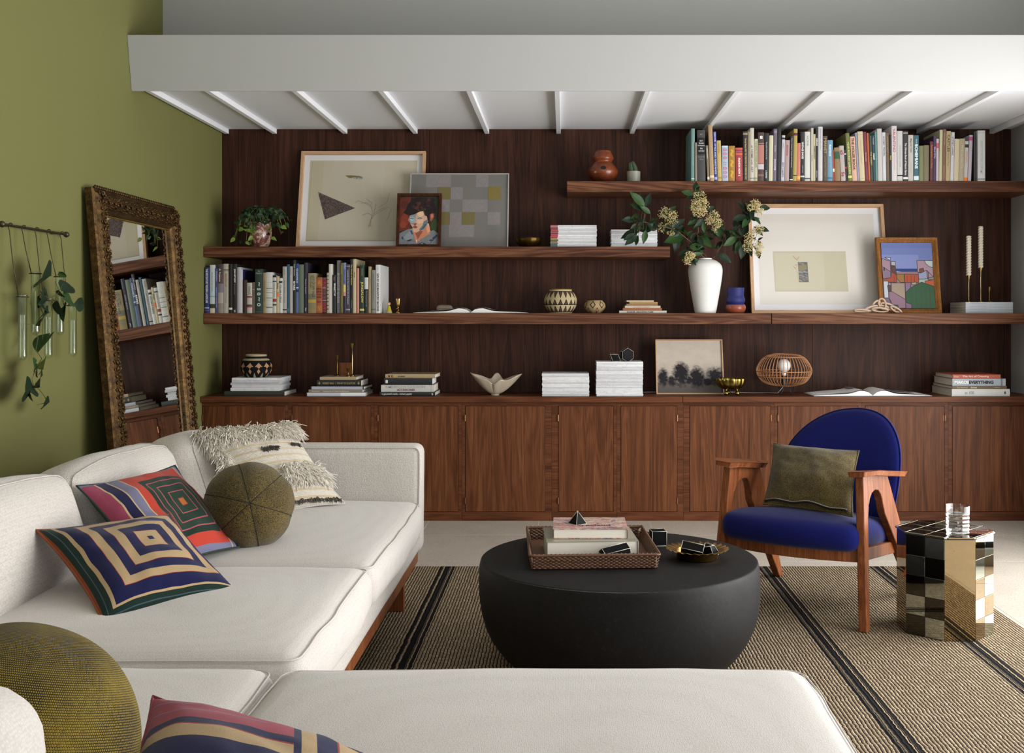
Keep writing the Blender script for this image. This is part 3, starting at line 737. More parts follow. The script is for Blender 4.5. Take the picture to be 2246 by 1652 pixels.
rowA = [
 (448.8, 459.1, 586.4, 0, '#22306b', 'navy book first at the green wall end'+A_, dict(t=[('THE MIDCENTURY MODERN LANDSCAPE', .97, .22, .5, W_, .01)], b=[(.10, .13, '#9aa4c8'), (.05, .065, '#a03a4a')])),
 (460.4, 472.1, 581, 0, '#cfd6d6', 'pale misty landscape book second from the green wall'+A_, dict(t=[('Gardens of the Coast', .85, .45, .3, '#6d7c86')], b=[(.10, .19, '#3a3b33'), (0, .10, '#c7b9a8'), (.33, .36, '#8fa3ad'), (.36, .55, '#b4c2c8')])),
 (472.4, 478, 588.5, 0, '#4b5184', 'thin slate blue book between two pale and dark photo books'+A_, dict(t=[('MODERN', .95, .7, .5, '#b8bcd6'), ('GUIDE TO THE HOUSES', .6, .1, .4, '#b8bcd6')])),
 (478.4, 490, 579, 0, '#4a3e3c', 'brown and grey photo-spined book with white lettering'+A_, dict(t=[('A Nation', .93, .62, .35, W_, .0, -.15)], b=[(0, .2, '#8d8176'), (.2, .42, '#a79c92'), (.42, .6, '#7d7480'), (.6, .8, '#5c4543')])),
 (490.4, 502, 578.5, 0, '#bfb6a6', 'cream book with rust lettering and black rules'+A_, dict(t=[('EUROPEAN ART', .80, .52, .35, '#a5562f', .01), ('OF THE TWENTIETH CENTURY', .5, .2, .25, '#7d766a')], b=[(.875, .885, K_), (.855, .862, K_)])),
 (502.2, 509.6, 579, 0, '#211d1e', 'black book with a small white square low on its spine'+A_, dict(b=[(.07, .11, '#d8d4cf')])),
 (510, 520, 579, 0, '#241d1e', 'black book with bold white lettering'+A_, dict(t=[('JOAN ART NOW', .90, .62, .42, W_, .03), ('THE COLLECTION', .6, .38, .25, '#8a8486'), ('M', .06, .02, .4, W_)])),
 (520.3, 528.6, 586, 0, '#b9b6bb', 'blank pale grey book near the dark blue cover'+A_, dict(D=.25)),
 (528.7, 532.4, 591, 0, '#2a2d5c', 'thin dark blue book seen by its cover'+A_, dict(D=.29, b=[(0, 1, '#d2d0d4')])),
 (532.6, 541.6, 614, 0, '#37201e', 'short dark brown cloth book'+A_),
 (541.9, 553, 620, 0, '#c5bdb2', 'short cream book with red and black arcs'+A_, dict(t=[('VISAGE', .9, .62, .4, '#55504c')], b=[(.53, .555, K_), (.50, .53, '#b7484e'), (.60, .615, '#a88'), (.26, .28, '#2a2440'), (.22, .255, K_), (.18, .22, '#c04850')])),
 (553.4, 559.2, 619, 0, '#6e5a45', 'short brown book with a gold rule'+A_, dict(b=[(.76, .775, '#b79c74')])),
 (559.6, 576.6, 590, 0, '#26382f', 'thick dark green book with pale brushed marks'+A_, dict(t=[('The', .97, .93, .3, '#9aa898', 0, 0, 'h'), ('Masters', .925, .885, .8, '#9aa898', 0, 0, 'h'), ('~ s e ~ o', .7, .15, .5, '#a9b8ac', .03)], b=[(.02, .03, '#4d6055')])),
 (577, 584, 598, 0, '#a08a5f', 'tan book beside the thick green one'+A_, dict(t=[('THE ART OF LIVING', .8, .3, .4, '#5e4c30')], b=[(.16, .17, '#6b5a3a')])),
 (584.4, 598, 597, 0, '#d5d5cc', 'thick white gridded book'+A_, dict(b=[(z, z+.006, '#9fa3a0') for z in (.05, .12, .2, .3, .42, .55, .64, .75, .88)]+[(.36, .38, '#6f7472'), (.60, .615, '#55595a'), (.49, .505, '#6f7472'), (.13, .155, '#6b6b6b')])),
 (598.2, 606.4, 604, 0, '#d0cbbd', 'cream book with a small blue triangle and a red mask'+A_, dict(t=[('New York', .78, .42, .45, '#7a8286')], b=[(.95, 1, K_), (.82, .86, '#44526e'), (.30, .38, '#8d3b3a'), (.2, .24, '#3a3a3a')])),
 (606.6, 612, 606, 0, '#cbb98c', 'slim yellow book with dark handwritten lettering'+A_, dict(t=[('Sodge', .86, .62, .7, K_, .02)], b=[(.44, .58, '#cf7d4a')])),
 (612.2, 619.7, 610, 0, '#d3d6ce', 'slim white book speckled with black lettering'+A_, dict(t=[('YOU ARE A CIRCLE', .82, .3, .5, '#41464a', .02)], b=[(.86, .92, '#333')])),
 (620, 629.2, 584.5, 0, '#b4aca4', 'grey book with a black dot low on its spine'+A_, dict(t=[('A PLACE', .95, .82, .3, '#6b6560'), ('Modern Buildings', .7, .42, .35, '#55504c'), ('IN THE VALLEY', .4, .22, .3, '#7a746e')], b=[(.06, .085, '#222')])),
 (629.5, 635.1, 579.6, 0, '#265a72', 'slim teal blue book'+A_, dict(t=[('Coastal', .1, .03, .3, '#9cc')])),
 (635.4, 642, 584, 0, '#b8b2aa', 'slim warm grey book right of the teal one'+A_, dict(t=[('Interiors', .95, .82, .4, '#777')])),
 (642.3, 648.9, 570, 0, '#17151a', 'tall black book with short white capitals'+A_, dict(t=[('BYARS', .60, .43, .6, W_, .03), ('Roger A Deakins', .92, .70, .4, W_)])),
 (649, 654.9, 578, 0, '#2b4788', 'blue book with pale sweeping curves'+A_, dict(t=[('CHADWICK', .9, .6, .65, '#c6d4e8', .02)], b=[(.5, .52, '#c9d2e2'), (.44, .46, K_), (.0, .42, '#56688f')])),
 (655.4, 666, 580, 0, '#63705f', 'sage green cloth book'+A_),
 (667, 675, 576, 0, '#2a2233', 'dark aubergine book with white lettering'+A_, dict(D=.30, t=[('Desert Botanic', .75, .3, .35, '#b5aec4'), ('Pierre', .1, .04, .4, W_)])),
 (676.3, 693, 599, 0, '#9c8c68', 'thick tan book with a landscape spine'+A_, dict(t=[('LADY OF SAN VALLE', .95, .40, .35, '#2d2a22', 0, .2), ('Paul Horgan', .93, .62, .25, '#3a3428', 0, -.15)], b=[(0, .12, '#85754f'), (.12, .26, '#7c7355'), (.26, .34, '#a98e3f'), (.34, .48, '#6d6a56')])),
 (693.4, 707.2, 608, 0, '#a3502b', 'orange book with outlined triangles at both ends'+A_, dict(t=[('INDIA', .70, .65, .8, '#5c2416', .02, 0, 'h'), ('BEFORE', .62, .57, .8, '#5c2416', .02, 0, 'h'), ('OF THE', .54, .50, .7, '#5c2416', .02, 0, 'h'), ('WORLD', .47, .42, .8, '#5c2416', .02, 0, 'h'), ('BOOK', .33, .29, .6, '#5c2416', .02, 0, 'h'), ('A', .92, .80, .5, '#c8863f', 0, 0, 'h'), ('V', .20, .08, .5, '#c8863f', 0, 0, 'h')], b=[(.75, .93, '#9a5f34'), (.04, .22, '#9a5f34')])),
 (707.4, 716.5, 608, 0, '#231c20', 'black book ringed with fine red stripes'+A_, dict(b=[(z/26, z/26+.018, '#a3444c' if z % 9 else '#b9a58c') for z in range(1, 26)])),
 (716.9, 721.2, 598, 0, '#a99b86', 'thin beige book with black dashes'+A_, dict(b=[(z/11, z/11+.018, K_) for z in range(1, 11)])),
 (721.3, 729.4, 579, 0, '#d8d3c4', 'plain ivory book with no lettering'+A_),
 (729.7, 737.2, 603, 0, '#1d1c20', 'short black book with white lettering beside the ivory one'+A_, dict(t=[('BENNETT UP', .78, .45, .4, W_, .03, .15), ('Vincent', .95, .85, .3, '#aaa'), ('A JOURNEY', .75, .48, .25, '#999', 0, -.2)])),
 (739, 745.9, 571, 0, '#6f6c6c', 'grey book dotted with white'+A_, dict(b=[(.2+z*.024, .2+z*.024+.008, '#a9a6a4') for z in range(24)])),
 (746.3, 752.7, 576.6, 0, '#675c2a', 'olive book'+A_, dict(t=[('Architecture', .95, .78, .4, '#b8a964'), ('Nature at Home', .42, .05, .3, '#a8995a')])),
 (753, 758.2, 576, 0, '#8088b6', 'lilac book fading to yellow and black'+A_, dict(t=[('TREEHOUSES', .88, .58, .6, '#3a4a8c', .02)], b=[(.42, .56, '#d3bd72'), (.34, .42, '#c98a76'), (0, .34, '#23202c')])),
 (758.6, 768, 579.6, 0, '#3d3a46', 'slate book with a long white script title'+A_, dict(t=[('Leonardo da Vinci and the Art of Sculpture', .88, .18, .5, '#c5c3cc')], b=[(.955, .97, '#9a98a4'), (.06, .085, '#9a98a4')])),
 (768.4, 774, 568, 0, '#191817', 'tall black book with gold lettering in a cream edge'+A_, dict(t=[('The World of Madison', .90, .52, .5, '#d8c66c', .01), ('ARCHITECTURE', .25, .08, .25, '#999')], D=.29)),
 (774.3, 781, 568, 0, '#cbb891', 'tall cream book'+A_, dict(D=.30, t=[('Rouge', .75, .66, .5, '#5a3a2c', .02)])),
 (781.5, 787.8, 588, 0, '#c6836d', 'coral pink book'+A_),
 (789.2, 798.8, 581.5, 0, '#1f3a2b', 'dark green book with big yellow capitals'+A_, dict(t=[('JUNGALOW', .72, .15, .62, '#e0c65c', .02), ('JUSTINA BLAKENEY', .93, .78, .45, '#b9a95c')], b=[(.05, .09, '#cdb861')])),
 (799.6, 807.8, 608, 0, '#1a191c', 'short book, white above and black below'+A_, dict(t=[('The Thousand Year Hill', .62, .18, .35, '#9a9aa2')], b=[(.67, .995, '#c9c7c4')])),
 (808.3, 814.4, 584.5, 0, '#b3a06e', 'slim straw coloured book'+A_, dict(t=[('WILD TIMES', .8, .6, .3, '#8d7b4c')])),
 (815, 823.7, 592, 0, '#8b867e', 'grey book beside the big white end book'+A_, dict(t=[('Textiles The Whole Design Directory', .92, .3, .35, '#55514c')], b=[(.07, .1, '#5c5852')])),
 (824.2, 834.4, 580.6, 0, '#dcdbd8', 'large white book closing the row beside the little doll'+A_, dict(D=.31, y=.0, p='pagew', t=[('SUPA SKY AND MAGNIFICENT MACHINES', .82, .04, .45, '#2a2a2c', .02), ('...', .93, .9, .5, K_)])),
]
row(rowA, YS+.006, Z3, 686.6, '', 'books standing on the left of the long shelf')
B_ = ' on the top shelf'
rowB = [
 (1516, 1523.6, 281, .4, '#6f9690', 'tall teal book at the cactus end'+B_, dict(D=.31, t=[('THE FURNITURE OF THE PLACE', .9, .15, .25, '#a9c6c0')], b=[(.04, .05, '#d7e4e0')])),
 (1524.4, 1529.4, 312, -.5, '#837a6b', 'thin greige book between the teal and charcoal ones'+B_, dict(t=[('A LONDON PAPER', .97, .6, .3, '#48423a')])),
 (1530.4, 1547.7, 284.6, -1.2, '#3d3a39', 'thick charcoal book with a black label'+B_, dict(b=[(.52, .85, '#151315')], t=[('DAY 7', .93, .90, .3, '#aaa49c', 0, 0, 'h'), ('BOOK OF', .80, .775, .4, W_, 0, 0, 'h'), ('Decorative', .76, .725, .6, W_, 0, 0, 'h'), ('Contemporary', .71, .675, .9, W_, 0, 0, 'h'), ('Art', .66, .62, .3, W_, 0, 0, 'h'), ('MUSIC MUSEUM', .60, .575, .7, W_, 0, 0, 'h'), ('Handwritten', .49, .46, .8, '#8a8580', 0, 0, 'h'), ('Africa', .445, .41, .5, '#8a8580', 0, 0, 'h')])),
 (1551.8, 1557, 318, -4, '#857555', 'short leaning khaki book with white lettering'+B_, dict(t=[('Sweet Lightning', .94, .6, .5, W_, .02)], b=[(.05, .12, '#cfc7b4')])),
 (1557.6, 1566.6, 273.3, -4.3, '#b3946a', 'tallest plain tan book, leaning'+B_, dict(D=.3, b=[(.06, .1, '#d6c2a6')])),
 (1567, 1573.6, 288, -2.8, '#2b3284', 'royal blue book with white serif capitals'+B_, dict(t=[('DECOR  STYLE AND SUBSTANCE', .98, .14, .55, '#cfd3ea', .01)], b=[(.03, .08, '#9aa0d0')])),
 (1574.2, 1583.2, 307.6, -2.3, '#c9ac5f', 'straw yellow book'+B_, dict(t=[('WORLD TEXTILES', .94, .7, .3, '#7b6530')], b=[(.05, .1, '#9d8444')])),
 (1584.2, 1597.6, 319, -1, '#a9b9cc', 'pale blue book with pink floral rosettes'+B_, dict(t=[('o o o', .92, .62, .7, '#b27c94', .05, 0), ('o o o', .40, .08, .7, '#b27c94', .05, 0), ('THE GLORY', .54, .51, .6, '#7d6f92', 0, 0, 'h'), ('OF ART', .48, .45, .4, '#7d6f92', 0, 0, 'h')], b=[(.96, 1, '#bccbdd')])),
 (1598.4, 1612.2, 319, -.4, '#a87b1e', 'thick mustard gold book'+B_, dict(t=[('~ ~ ~', .9, .1, .6, '#c79a34', .02)])),
 (1613.8, 1629.6, 323, -.8, '#a8302f', 'red book with a bright swirl above white capitals'+B_, dict(t=[('FASHION NOW 2', .69, .15, .28, W_, .03)], b=[(.78, .985, '#c25a45'), (.84, .94, '#a8568c'), (.87, .90, '#d99a5c')])),
 (1630.2, 1640.4, 287.5, -.5, '#1d1b1a', 'black book with long gold lettering'+B_, dict(t=[('George Stacey AND THE CREATION OF AMERICAN CHIC', .86, .03, .5, '#c7b06c', .01)], b=[(.93, .97, '#8d8066')])),
 (1641.2, 1645, 288, .3, '#c9b592', 'thin cream book beside the tall off-white one'+B_),
 (1645.1, 1653.4, 280, .4, '#c9c1b2', 'tall off-white book with spaced dark capitals'+B_, dict(t=[('at HOME with ART', .67, .16, .5, '#5a554c', .01)], b=[(.04, .06, '#777')])),
 (1653.8, 1662, 304, .9, '#c6bf9f', 'cream book with green lettering'+B_, dict(t=[('THE BOOK OF HOUSEPLANTS', .95, .32, .42, '#5d7038', .01)], b=[(.04, .09, '#8e9468')])),
 (1662.6, 1675.4, 289.5, .6, '#4a3230', 'book with a pink carpet patterned spine'+B_, dict(t=[('8', .93, .86, .5, W_, .02, 0, 'h')], b=[(.36, .74, '#a87064'), (.24, .35, '#b8aeb4'), (.76, .78, '#8d7a72'), (.10, .14, '#7c5c52')])),
 (1676, 1685.9, 291, .6, '#181719', 'black book with thin white lettering'+B_, dict(t=[('Beautiful Homes at Sea', .81, .45, .3, '#b6b2ae'), ('a homes', .22, .06, .4, W_)])),
 (1686.2, 1695.2, 296.3, 1.3, '#cfcaa6', 'blank pale cream book'+B_),
 (1695.5, 1702.6, 282, 1.9, '#6d6273', 'dusty purple book'+B_, dict(t=[('SLOAN', .68, .56, .35, '#c2bac8'), ('SNOOPER', .42, .2, .5, '#cfc8d6', .02)], b=[(.92, .97, '#857a8c')])),
 (1703, 1712.3, 281, 1.2, '#161518', 'tall blank black book'+B_),
 (1713, 1719.9, 296, 2.4, '#c3bfc7', 'lilac white book with dark spaced capitals low down'+B_, dict(t=[('EAT HAPPY', .42, .06, .5, '#4a4856', .01), ('FOOD', .88, .66, .3, '#77747f')], b=[(.91, .95, '#222')])),
 (1720.4, 1730.6, 306.6, 2, '#aa9390', 'dusty pink book with red lettering'+B_, dict(t=[('domino', .9, .6, .42, '#a3363c', .02)])),
 (1732, 1738.8, 297.8, 1.6, '#141316', 'black book with two white lines of text'+B_, dict(t=[('Colour Furniture Textiles and Accessories', .99, .26, .3, '#c9c5c0', .01)], b=[(.02, .04, W_)])),
 (1739.2, 1747.2, 282, 2.2, '#b09a48', 'mustard book with a small dark flower mark'+B_, dict(b=[(.87, .92, '#5e2f3c'), (.10, .115, K_)])),
 (1747.6, 1755.2, 313, 1, '#cf7260', 'short coral book between mustard and black'+B_, dict(b=[(.05, .13, '#d3a54c')])),
 (1755.8, 1764.4, 288.5, .2, '#19181a', 'black book with narrow white capitals and small emblem'+B_, dict(t=[('VINTAGE SHOES', .80, .45, .5, W_, .02), ('HARPER DESIGN', .32, .17, .25, '#999')], b=[(.08, .11, '#bbb')])),
 (1765, 1777.6, 288, .2, '#d2cfc7', 'thick white book with spaced grey capitals'+B_, dict(t=[('HOME', .92, .71, .34, '#7b7d74')], b=[(.04, .065, '#4a4a48')], p='pagew')),
 (1778.7, 1784.1, 280, .2, '#bfb6a4', 'tall slim stone coloured book'+B_, dict(t=[('Bauhaus', .5, .36, .4, '#5a5348')])),
 (1784.3, 1788.7, 293.4, .1, '#c2b98c', 'slim yellow-cream book with dark capitals'+B_, dict(t=[('REMBRANDT', .75, .46, .6, '#4a4630', .01)])),
 (1789, 1794.2, 280, .1, '#141315', 'slim black book with white capitals at mid height'+B_, dict(t=[('DEGAS', .81, .66, .6, W_, .03), ('Abrams', .2, .07, .5, '#bbb')])),
 (1794.5, 1804.2, 277, .3, '#c8c5c6', 'tall light grey book'+B_, dict(t=[('Edward Montgomery Works on Paper', .95, .58, .28, '#6c6c72')], p='pagew')),
 (1805, 1814.8, 297.3, 0, '#4b3c30', 'brown book with tan lettering'+B_, dict(t=[('MANET', .97, .58, .55, '#a8946c', .01), ('and the Modern Tradition', .55, .1, .4, '#8d7a58')])),
 (1815, 1826.6, 306.3, .2, '#6a97ad', 'sky blue book with white lettering'+B_, dict(t=[('domino', .9, .6, .4, '#dfe8ea', .02), ('your guide to a stylish home', .55, .25, .3, '#93b4c4')], b=[(.05, .1, '#3f6f88')])),
 (1827.2, 1831.3, 328, -1.2, '#b93a2a', 'small orange-red book'+B_, dict(b=[(.3, .4, '#e4d8cc')])),
 (1832.2, 1843.6, 323, -2.8, '#8f6f44', 'short tan book with a green label'+B_, dict(b=[(.66, .88, '#2f5338')])),
 (1845, 1855, 319, -4.4, '#b5a6a3', 'pinkish book with small red birds'+B_, dict(t=[('sS', .93, .68, .7, '#a02a3a', .02), ('Ss', .32, .06, .7, '#a02a3a', .02)])),
 (1855.3, 1860.2, 327.7, -4.2, '#17161a', 'short black book leaning beside the bird book'+B_, dict(b=[(.4, .46, '#a33'), (.85, .88, '#ddd')])),
 (1860.6, 1869.2, 291.4, -6.3, '#6c7232', 'olive green leaning book with pale capitals'+B_, dict(t=[('YEAR ROUND GARDEN', .82, .15, .5, '#cfd08a', .01)], b=[(.06, .11, '#c6c878')])),
 (1869.9, 1880.4, 298.8, -5.6, '#dba98a', 'peach leaning book with dark brown capitals'+B_, dict(t=[('THE HOUSE BOOK', .97, .24, .5, '#4c2e24', .03)])),
 (1880.8, 1885.3, 290.5, -5.6, '#8d8fa6', 'thin grey-lilac leaning book'+B_, dict(t=[('Northern Light', .8, .1, .4, '#c9cbd8')])),
 (1886, 1897.6, 288, -5.4, '#cfbc95', 'thick cream leaning book'+B_, dict(t=[('THE RESTORATION OF PAINTINGS', .83, .35, .2, '#a08c66')], b=[(.05, .055, '#a89468'), (.94, .945, '#a89468')])),
 (1898.4, 1905, 288.3, -5.3, '#7a2730', 'maroon leaning book'+B_, dict(t=[('SEGUSO', .62, .36, .45, '#c8a3a0')])),
 (1905.4, 1909.3, 290.8, -4.4, '#c05a2a', 'thin burnt orange book'+B_),
 (1909.8, 1915.4, 296.6, -3.4, '#3a4636', 'dark green book with a beige strip of lettering'+B_, dict(t=[('THE FOREST', .66, .33, .55, '#bcae74', .02)])),
 (1915.8, 1920.8, 296, -3, '#28434c', 'dark teal book with white capitals'+B_, dict(t=[('PAINT', .6, .46, .7, W_, .02), ('Tricia Guild', .95, .8, .6, '#ccd')])),
 (1921.1, 1925.9, 287.6, -2.6, '#5c8f8a', 'slim sea green book'+B_),
 (1926.1, 1936, 281.4, -2.3, '#c3beb9', 'tall blank off-white book'+B_, dict(D=.3)),
 (1936.5, 1944, 289.5, -2, '#ccccd0', 'white book with thin black capitals, beside the brown one'+B_, dict(t=[('GYPSET TRAVEL', .96, .47, .45, '#33343c', .01)])),
 (1944.5, 1951.2, 290.8, -1.8, '#6e553c', 'walnut brown book'+B_, dict(t=[('AFRICAN ARTS', .93, .6, .45, '#a38b66')])),
 (1951.6, 1955.9, 295, -.9, '#1d1512', 'thin black book with tiny gold letters'+B_, dict(t=[('DALI', .57, .44, .6, '#dcb43c', .03)])),
 (1956.3, 1967.6, 275.6, -.9, '#d3ccca', 'tall white book with red serif capitals'+B_, dict(t=[('VALENTINO', .95, .52, .5, '#a33642', .01), ('THEMES AND VARIATIONS', .5, .2, .25, '#c9909a')], p='pagew')),
 (1968.3, 1980, 286.3, -.3, '#cdcac4', 'white book with pale grey letters and a small triangle'+B_, dict(t=[('THE KINFOLK HOME', .72, .28, .25, '#8a8a84')], b=[(.10, .125, '#222')], p='pagew')),
 (1981.2, 1991.6, 286.3, 0, '#2b2628', 'dark book with white lettering across its lower half'+B_, dict(t=[('The Ultimate Book of Historic Barns', .76, .12, .42, '#e4e0dc', .01)], b=[(.95, .965, '#c9c4be'), (.04, .08, '#d8d4ce')])),
 (1992, 2003.2, 295.3, .1, '#c2bab0', 'beige-white book with dark script'+B_, dict(t=[('Magnolia Table', .92, .62, .35, '#3a3634', .01), ('JOANNA GAINES', .4, .18, .22, '#9a938c')])),
 (2004.2, 2015.2, 296, .1, '#2f6470', 'teal book with large white capitals'+B_, dict(t=[('BOHEMIANS', .80, .27, .6, '#dde6e4', .03), ('THE NEW', .92, .82, .4, '#cfe0de')], b=[(.02, .11, '#c9d3d4')])),
 (2015.9, 2025.6, 319, .2, '#767a4f', 'short sage green book'+B_),
 (2026, 2037.2, 318, .4, '#786c4a', 'short khaki book'+B_),
 (2039.3, 2046.8, 309.5, .5, '#5e1f26', 'wine red book with gold lettering'+B_, dict(t=[('Autobiography of a Master', .93, .3, .45, '#c79a5c')])),
 (2047.1, 2053, 296.6, .6, '#3d2b4c', 'dark purple book'+B_, dict(t=[('BELLE STYLE', .75, .5, .5, '#cfc4dc', .01)])),
 (2053.4, 2058.8, 303.7, .6, '#c5b3ba', 'slim pinkish white book'+B_, dict(b=[(.78, .9, '#b85a68')])),
 (2059.5, 2066, 284, 1.9, '#bdb78f', 'tall pale green-cream book'+B_, dict(D=.3)),
 (2066.4, 2073.3, 282.8, 2.2, '#7c5540', 'tall chestnut brown book'+B_, dict(t=[('MANHATTAN', .93, .7, .4, '#b7957c'), ('ACQUISITION', .3, .05, .4, '#b7957c')])),
 (2073.7, 2083.6, 287, 2.5, '#b39d6f', 'tan book with big dark serif capitals'+B_, dict(t=[('CASTLES', .93, .58, .55, '#4a402a', .02), ('Northern Wines', .56, .3, .3, '#6d6042')])),
 (2084, 2091.3, 289, 2.8, '#c8c8d0', 'white book with thin black capitals, beside the tan one'+B_, dict(t=[('GYPSET LIVING', .96, .47, .45, '#33343c', .01)])),
 (2091.8, 2102.3, 304, 2.7, '#c9bb95', 'blank cream book leaning right'+B_),
 (2102.7, 2113.8, 303.5, 2.8, '#a89a7d', 'beige book with faint pale lettering'+B_, dict(t=[('THE NEW SOUTHERN STYLE', .85, .3, .3, '#c9bda2')])),
 (2114.2, 2122, 309, 2.8, '#beb6b2', 'slim whitish book with an orange corner'+B_, dict(t=[('MODERN', .8, .4, .4, '#c87a4c')], b=[(0, .09, '#cf7126'), (.84, .92, '#333')])),
 (2122.6, 2130, 295.3, 3.8, '#b8a9b4', 'lilac-white book leaning right'+B_, dict(b=[(.88, .96, '#a24a72')])),
 (2136, 2144, 287, 0, '#2c2d2c', 'dark grey book behind the big white end book'+B_, dict(y=.03)),
 (2144.6, 2161, 285.3, 0, '#d0d0cd', 'thick white book ending the row'+B_, dict(t=[('SURVEY OF HISTORIC COSTUME', .80, .15, .32, '#a9aaa6', .01)], b=[(.95, .96, '#a5a6a4'), (.03, .05, '#77787a')], p='pagew')),
]
row(rowB, YS+.006, ZT, 396.4, '', 'books standing in the long row on the top shelf')

# ------------------------------------------------------------------ books lying flat, spines to the room
LAY = Matrix(((0, 0, -1, 0), (0, 1, 0, 0), (1, 0, 0, 0), (0, 0, 0, 1)))
def flat(x0, x1, y0, y1, Yf, lab, col, D=.24, rot=0, z=None, **k):
    """px extents of the spine; y0 top, y1 bottom; returns top z"""
    s = FPX/Yf; h = (x1-x0)/s; w = (y1-y0)/s
    zb = CAMH-(y1-HZ)/s if z is None else z
    Xc = ((x0+x1)/2-CX)/s
    Mx = Matrix.Translation((Xc, Yf, zb)) @ Matrix.Rotation(radians(rot), 4, 'Z') @ LAY @ Matrix.Translation((0, 0, -h/2))
    book('book', lab, 'book', k.pop('group', None), Mx, w-.0003, h, D, col, k.pop('t', None), k.pop('b', ()), k.pop('p', 'page'), k.pop('hard', True))
    return zb+w
C_ = ' under the brass candlesticks'
z = flat(672, 801, 861, 868.5, 6.53, 'white and black large book at the bottom'+C_, '#c9ccd4', .30, 1, ZW, b=[(.0, .42, '#d8dade'), (.985, 1, K_)])
z = flat(677, 795, 854.2, 861, 6.54, 'taupe book with pale lettering near the bottom'+C_, '#8d7e6d', .29, 0, z, t=[('Landmarks of Texas Architecture', .73, .25, .5, '#d5c9b8'), ('Stone House', .94, .80, .4, '#d5c9b8')])
z = flat(681, 798, 847.5, 854.2, 6.545, 'white-spined book with black boards in the middle'+C_, '#22212a', .28, -1, z, b=[(.02, .98, '#a9aab4')])
z = flat(695, 792, 833, 846.5, 6.56, 'thick black book with gold lettering'+C_, '#1b191a', .25, 0, z, t=[('HERBERT READ  +  THE ART OF SCULPTURE', .87, .13, .30, '#a8905c', .01), ('+', .97, .92, .5, '#a8905c', .03), ('+', .08, .03, .5, '#a8905c', .03)])
ZCS = flat(701.6, 781.5, 826, 833, 6.57, 'cream book on top'+C_, '#b39a76', .24, 0, z)
C_ = ' in the pile left of the petal bowl'
z = flat(833, 954.5, 859.7, 869, 6.53, 'black book with white script at the bottom'+C_, '#18181b', .28, 0, ZW, t=[("in giacometti's studio - michael peppiatt", .96, .42, .6, '#cfccc8', .01), ('S', .07, .03, .5, W_)])
z = flat(836, 951.6, 844.5, 859.5, 6.54, 'white book with grey and red capitals'+C_, '#cbc7c1', .25, 0, z, t=[('AMERICAN FASHION', .92, .16, .40, '#a7a39c', .01, .22), ('ACCESSORIES', .70, .36, .28, '#5e2a34', .02, -.2)], b=[(.05, .055, '#777')])
z = flat(842.5, 948, 829.5, 844.2, 6.55, 'black book with one small white figure'+C_, '#191a20', .24, 0, z, t=[('8', .97, .92, .5, W_, .02)], p='pagew')
flat(845, 954, 821, 829.5, 6.56, 'beige book on top'+C_, '#b39b72', .24, -1.5, z, t=[('in colour', .74, .60, .5, '#2b2620', .01), ('M', .94, .905, .6, '#8c2a26', .05), ('C', .88, .845, .6, K_, .05), ('O', .82, .785, .6, '#c9a83c', .05)])
flat(492, 624, 858.3, 869, 6.53, 'dark green cloth book under the white magazines by the green wall', '#2c2d24', .30, 0, ZW)
C_ = ' in the pile by the right wall'
z = flat(2087.6, 2214.8, 855, 871, 6.52, 'thick white book at the bottom'+C_, '#d2d0cd', .36, 0, ZW, t=[('at 100', .78, .62, .42, '#7a7674', .01), ('o', .1, .07, .4, K_, .06)])
z = flat(2088.6, 2208, 848, 855, 6.52, 'thin brown book with pale lettering second up'+C_, '#6a5430', .35, 0, z, t=[('The World of', .92, .72, .5, '#c5b890'), ('Borneo', .66, .55, .5, '#d5caa4', .02), ('edited by', .25, .1, .3, '#c5b890')])
z = flat(2088.6, 2205.6, 832.3, 848, 6.52, 'pale blue-grey book'+C_, '#a9b1ba', .33, 0, z, t=[('MAKOS', .96, .69, .48, W_, .05), ('EVERYTHING', .69, .23, .48, '#17171a', .05)], b=[(.06, .09, '#6c747c')])
ZTD = flat(2089.5, 2194.5, 823.3, 832.3, 6.52, 'orange book with white italic lettering on top'+C_, '#bf5337', .31, 0, z, t=[('The Art of Drawing', .80, .25, .62, '#e9cfc0', .01), ('Chase', .97, .88, .4, '#e9cfc0')])
C_ = ' in the pile right of the baskets'
s_ = lambda x, y: (1180+x/3.59, 260+y/3.59)
z = Z3
for (xa, xb, h_, lab, col, kw) in ((640, 1013, 20, 'wide white book with black capitals at the bottom', '#cfc9bd', dict(t=[('SHAKER ARCHITECTURE', .84, .28, .6, '#2c2a28', .02)])),
        (670, 975, 20, 'rust brown book second from the bottom', '#9a5a30', {}), (685, 965, 19, 'cream book with faint pink lettering in the middle', '#c9b9a0', dict(t=[('one modern collection', .76, .3, .5, '#b9736c')])),
        (697, 943, 15, 'dark tan book fourth up', '#8f6a3c', {}), (720, 943, 15, 'golden tan book fifth up', '#a98352', {}), (698, 912, 12, 'thin cream book on top', '#c2ad88', {})):
    z = flat(1180+xa/3.59, 1180+xb/3.59, 0, h_/3.59, 6.60, lab+C_, col, .19, rb.uniform(-1.5, 1.5), z, **kw)
# white books under the twisted candles
z = Z3
for k, lab in enumerate(('bottom', 'second', 'third', 'top')):
    z = flat(2118, 2221.5, 0, 6.1, 6.62, ('top of four pale books under the twisted candles' if k == 3 else lab+(' of four pale books under the twisted candles' if k else ' of four pale books under the twisted candles')), '#c3cad0', .27, rb.uniform(-.8, .8), z, hard=False, p='page', t=[('AMERICAN ART REVIEW', .93, .55, .3, '#8d969e')], group='pale books under the candles')
ZCD = z

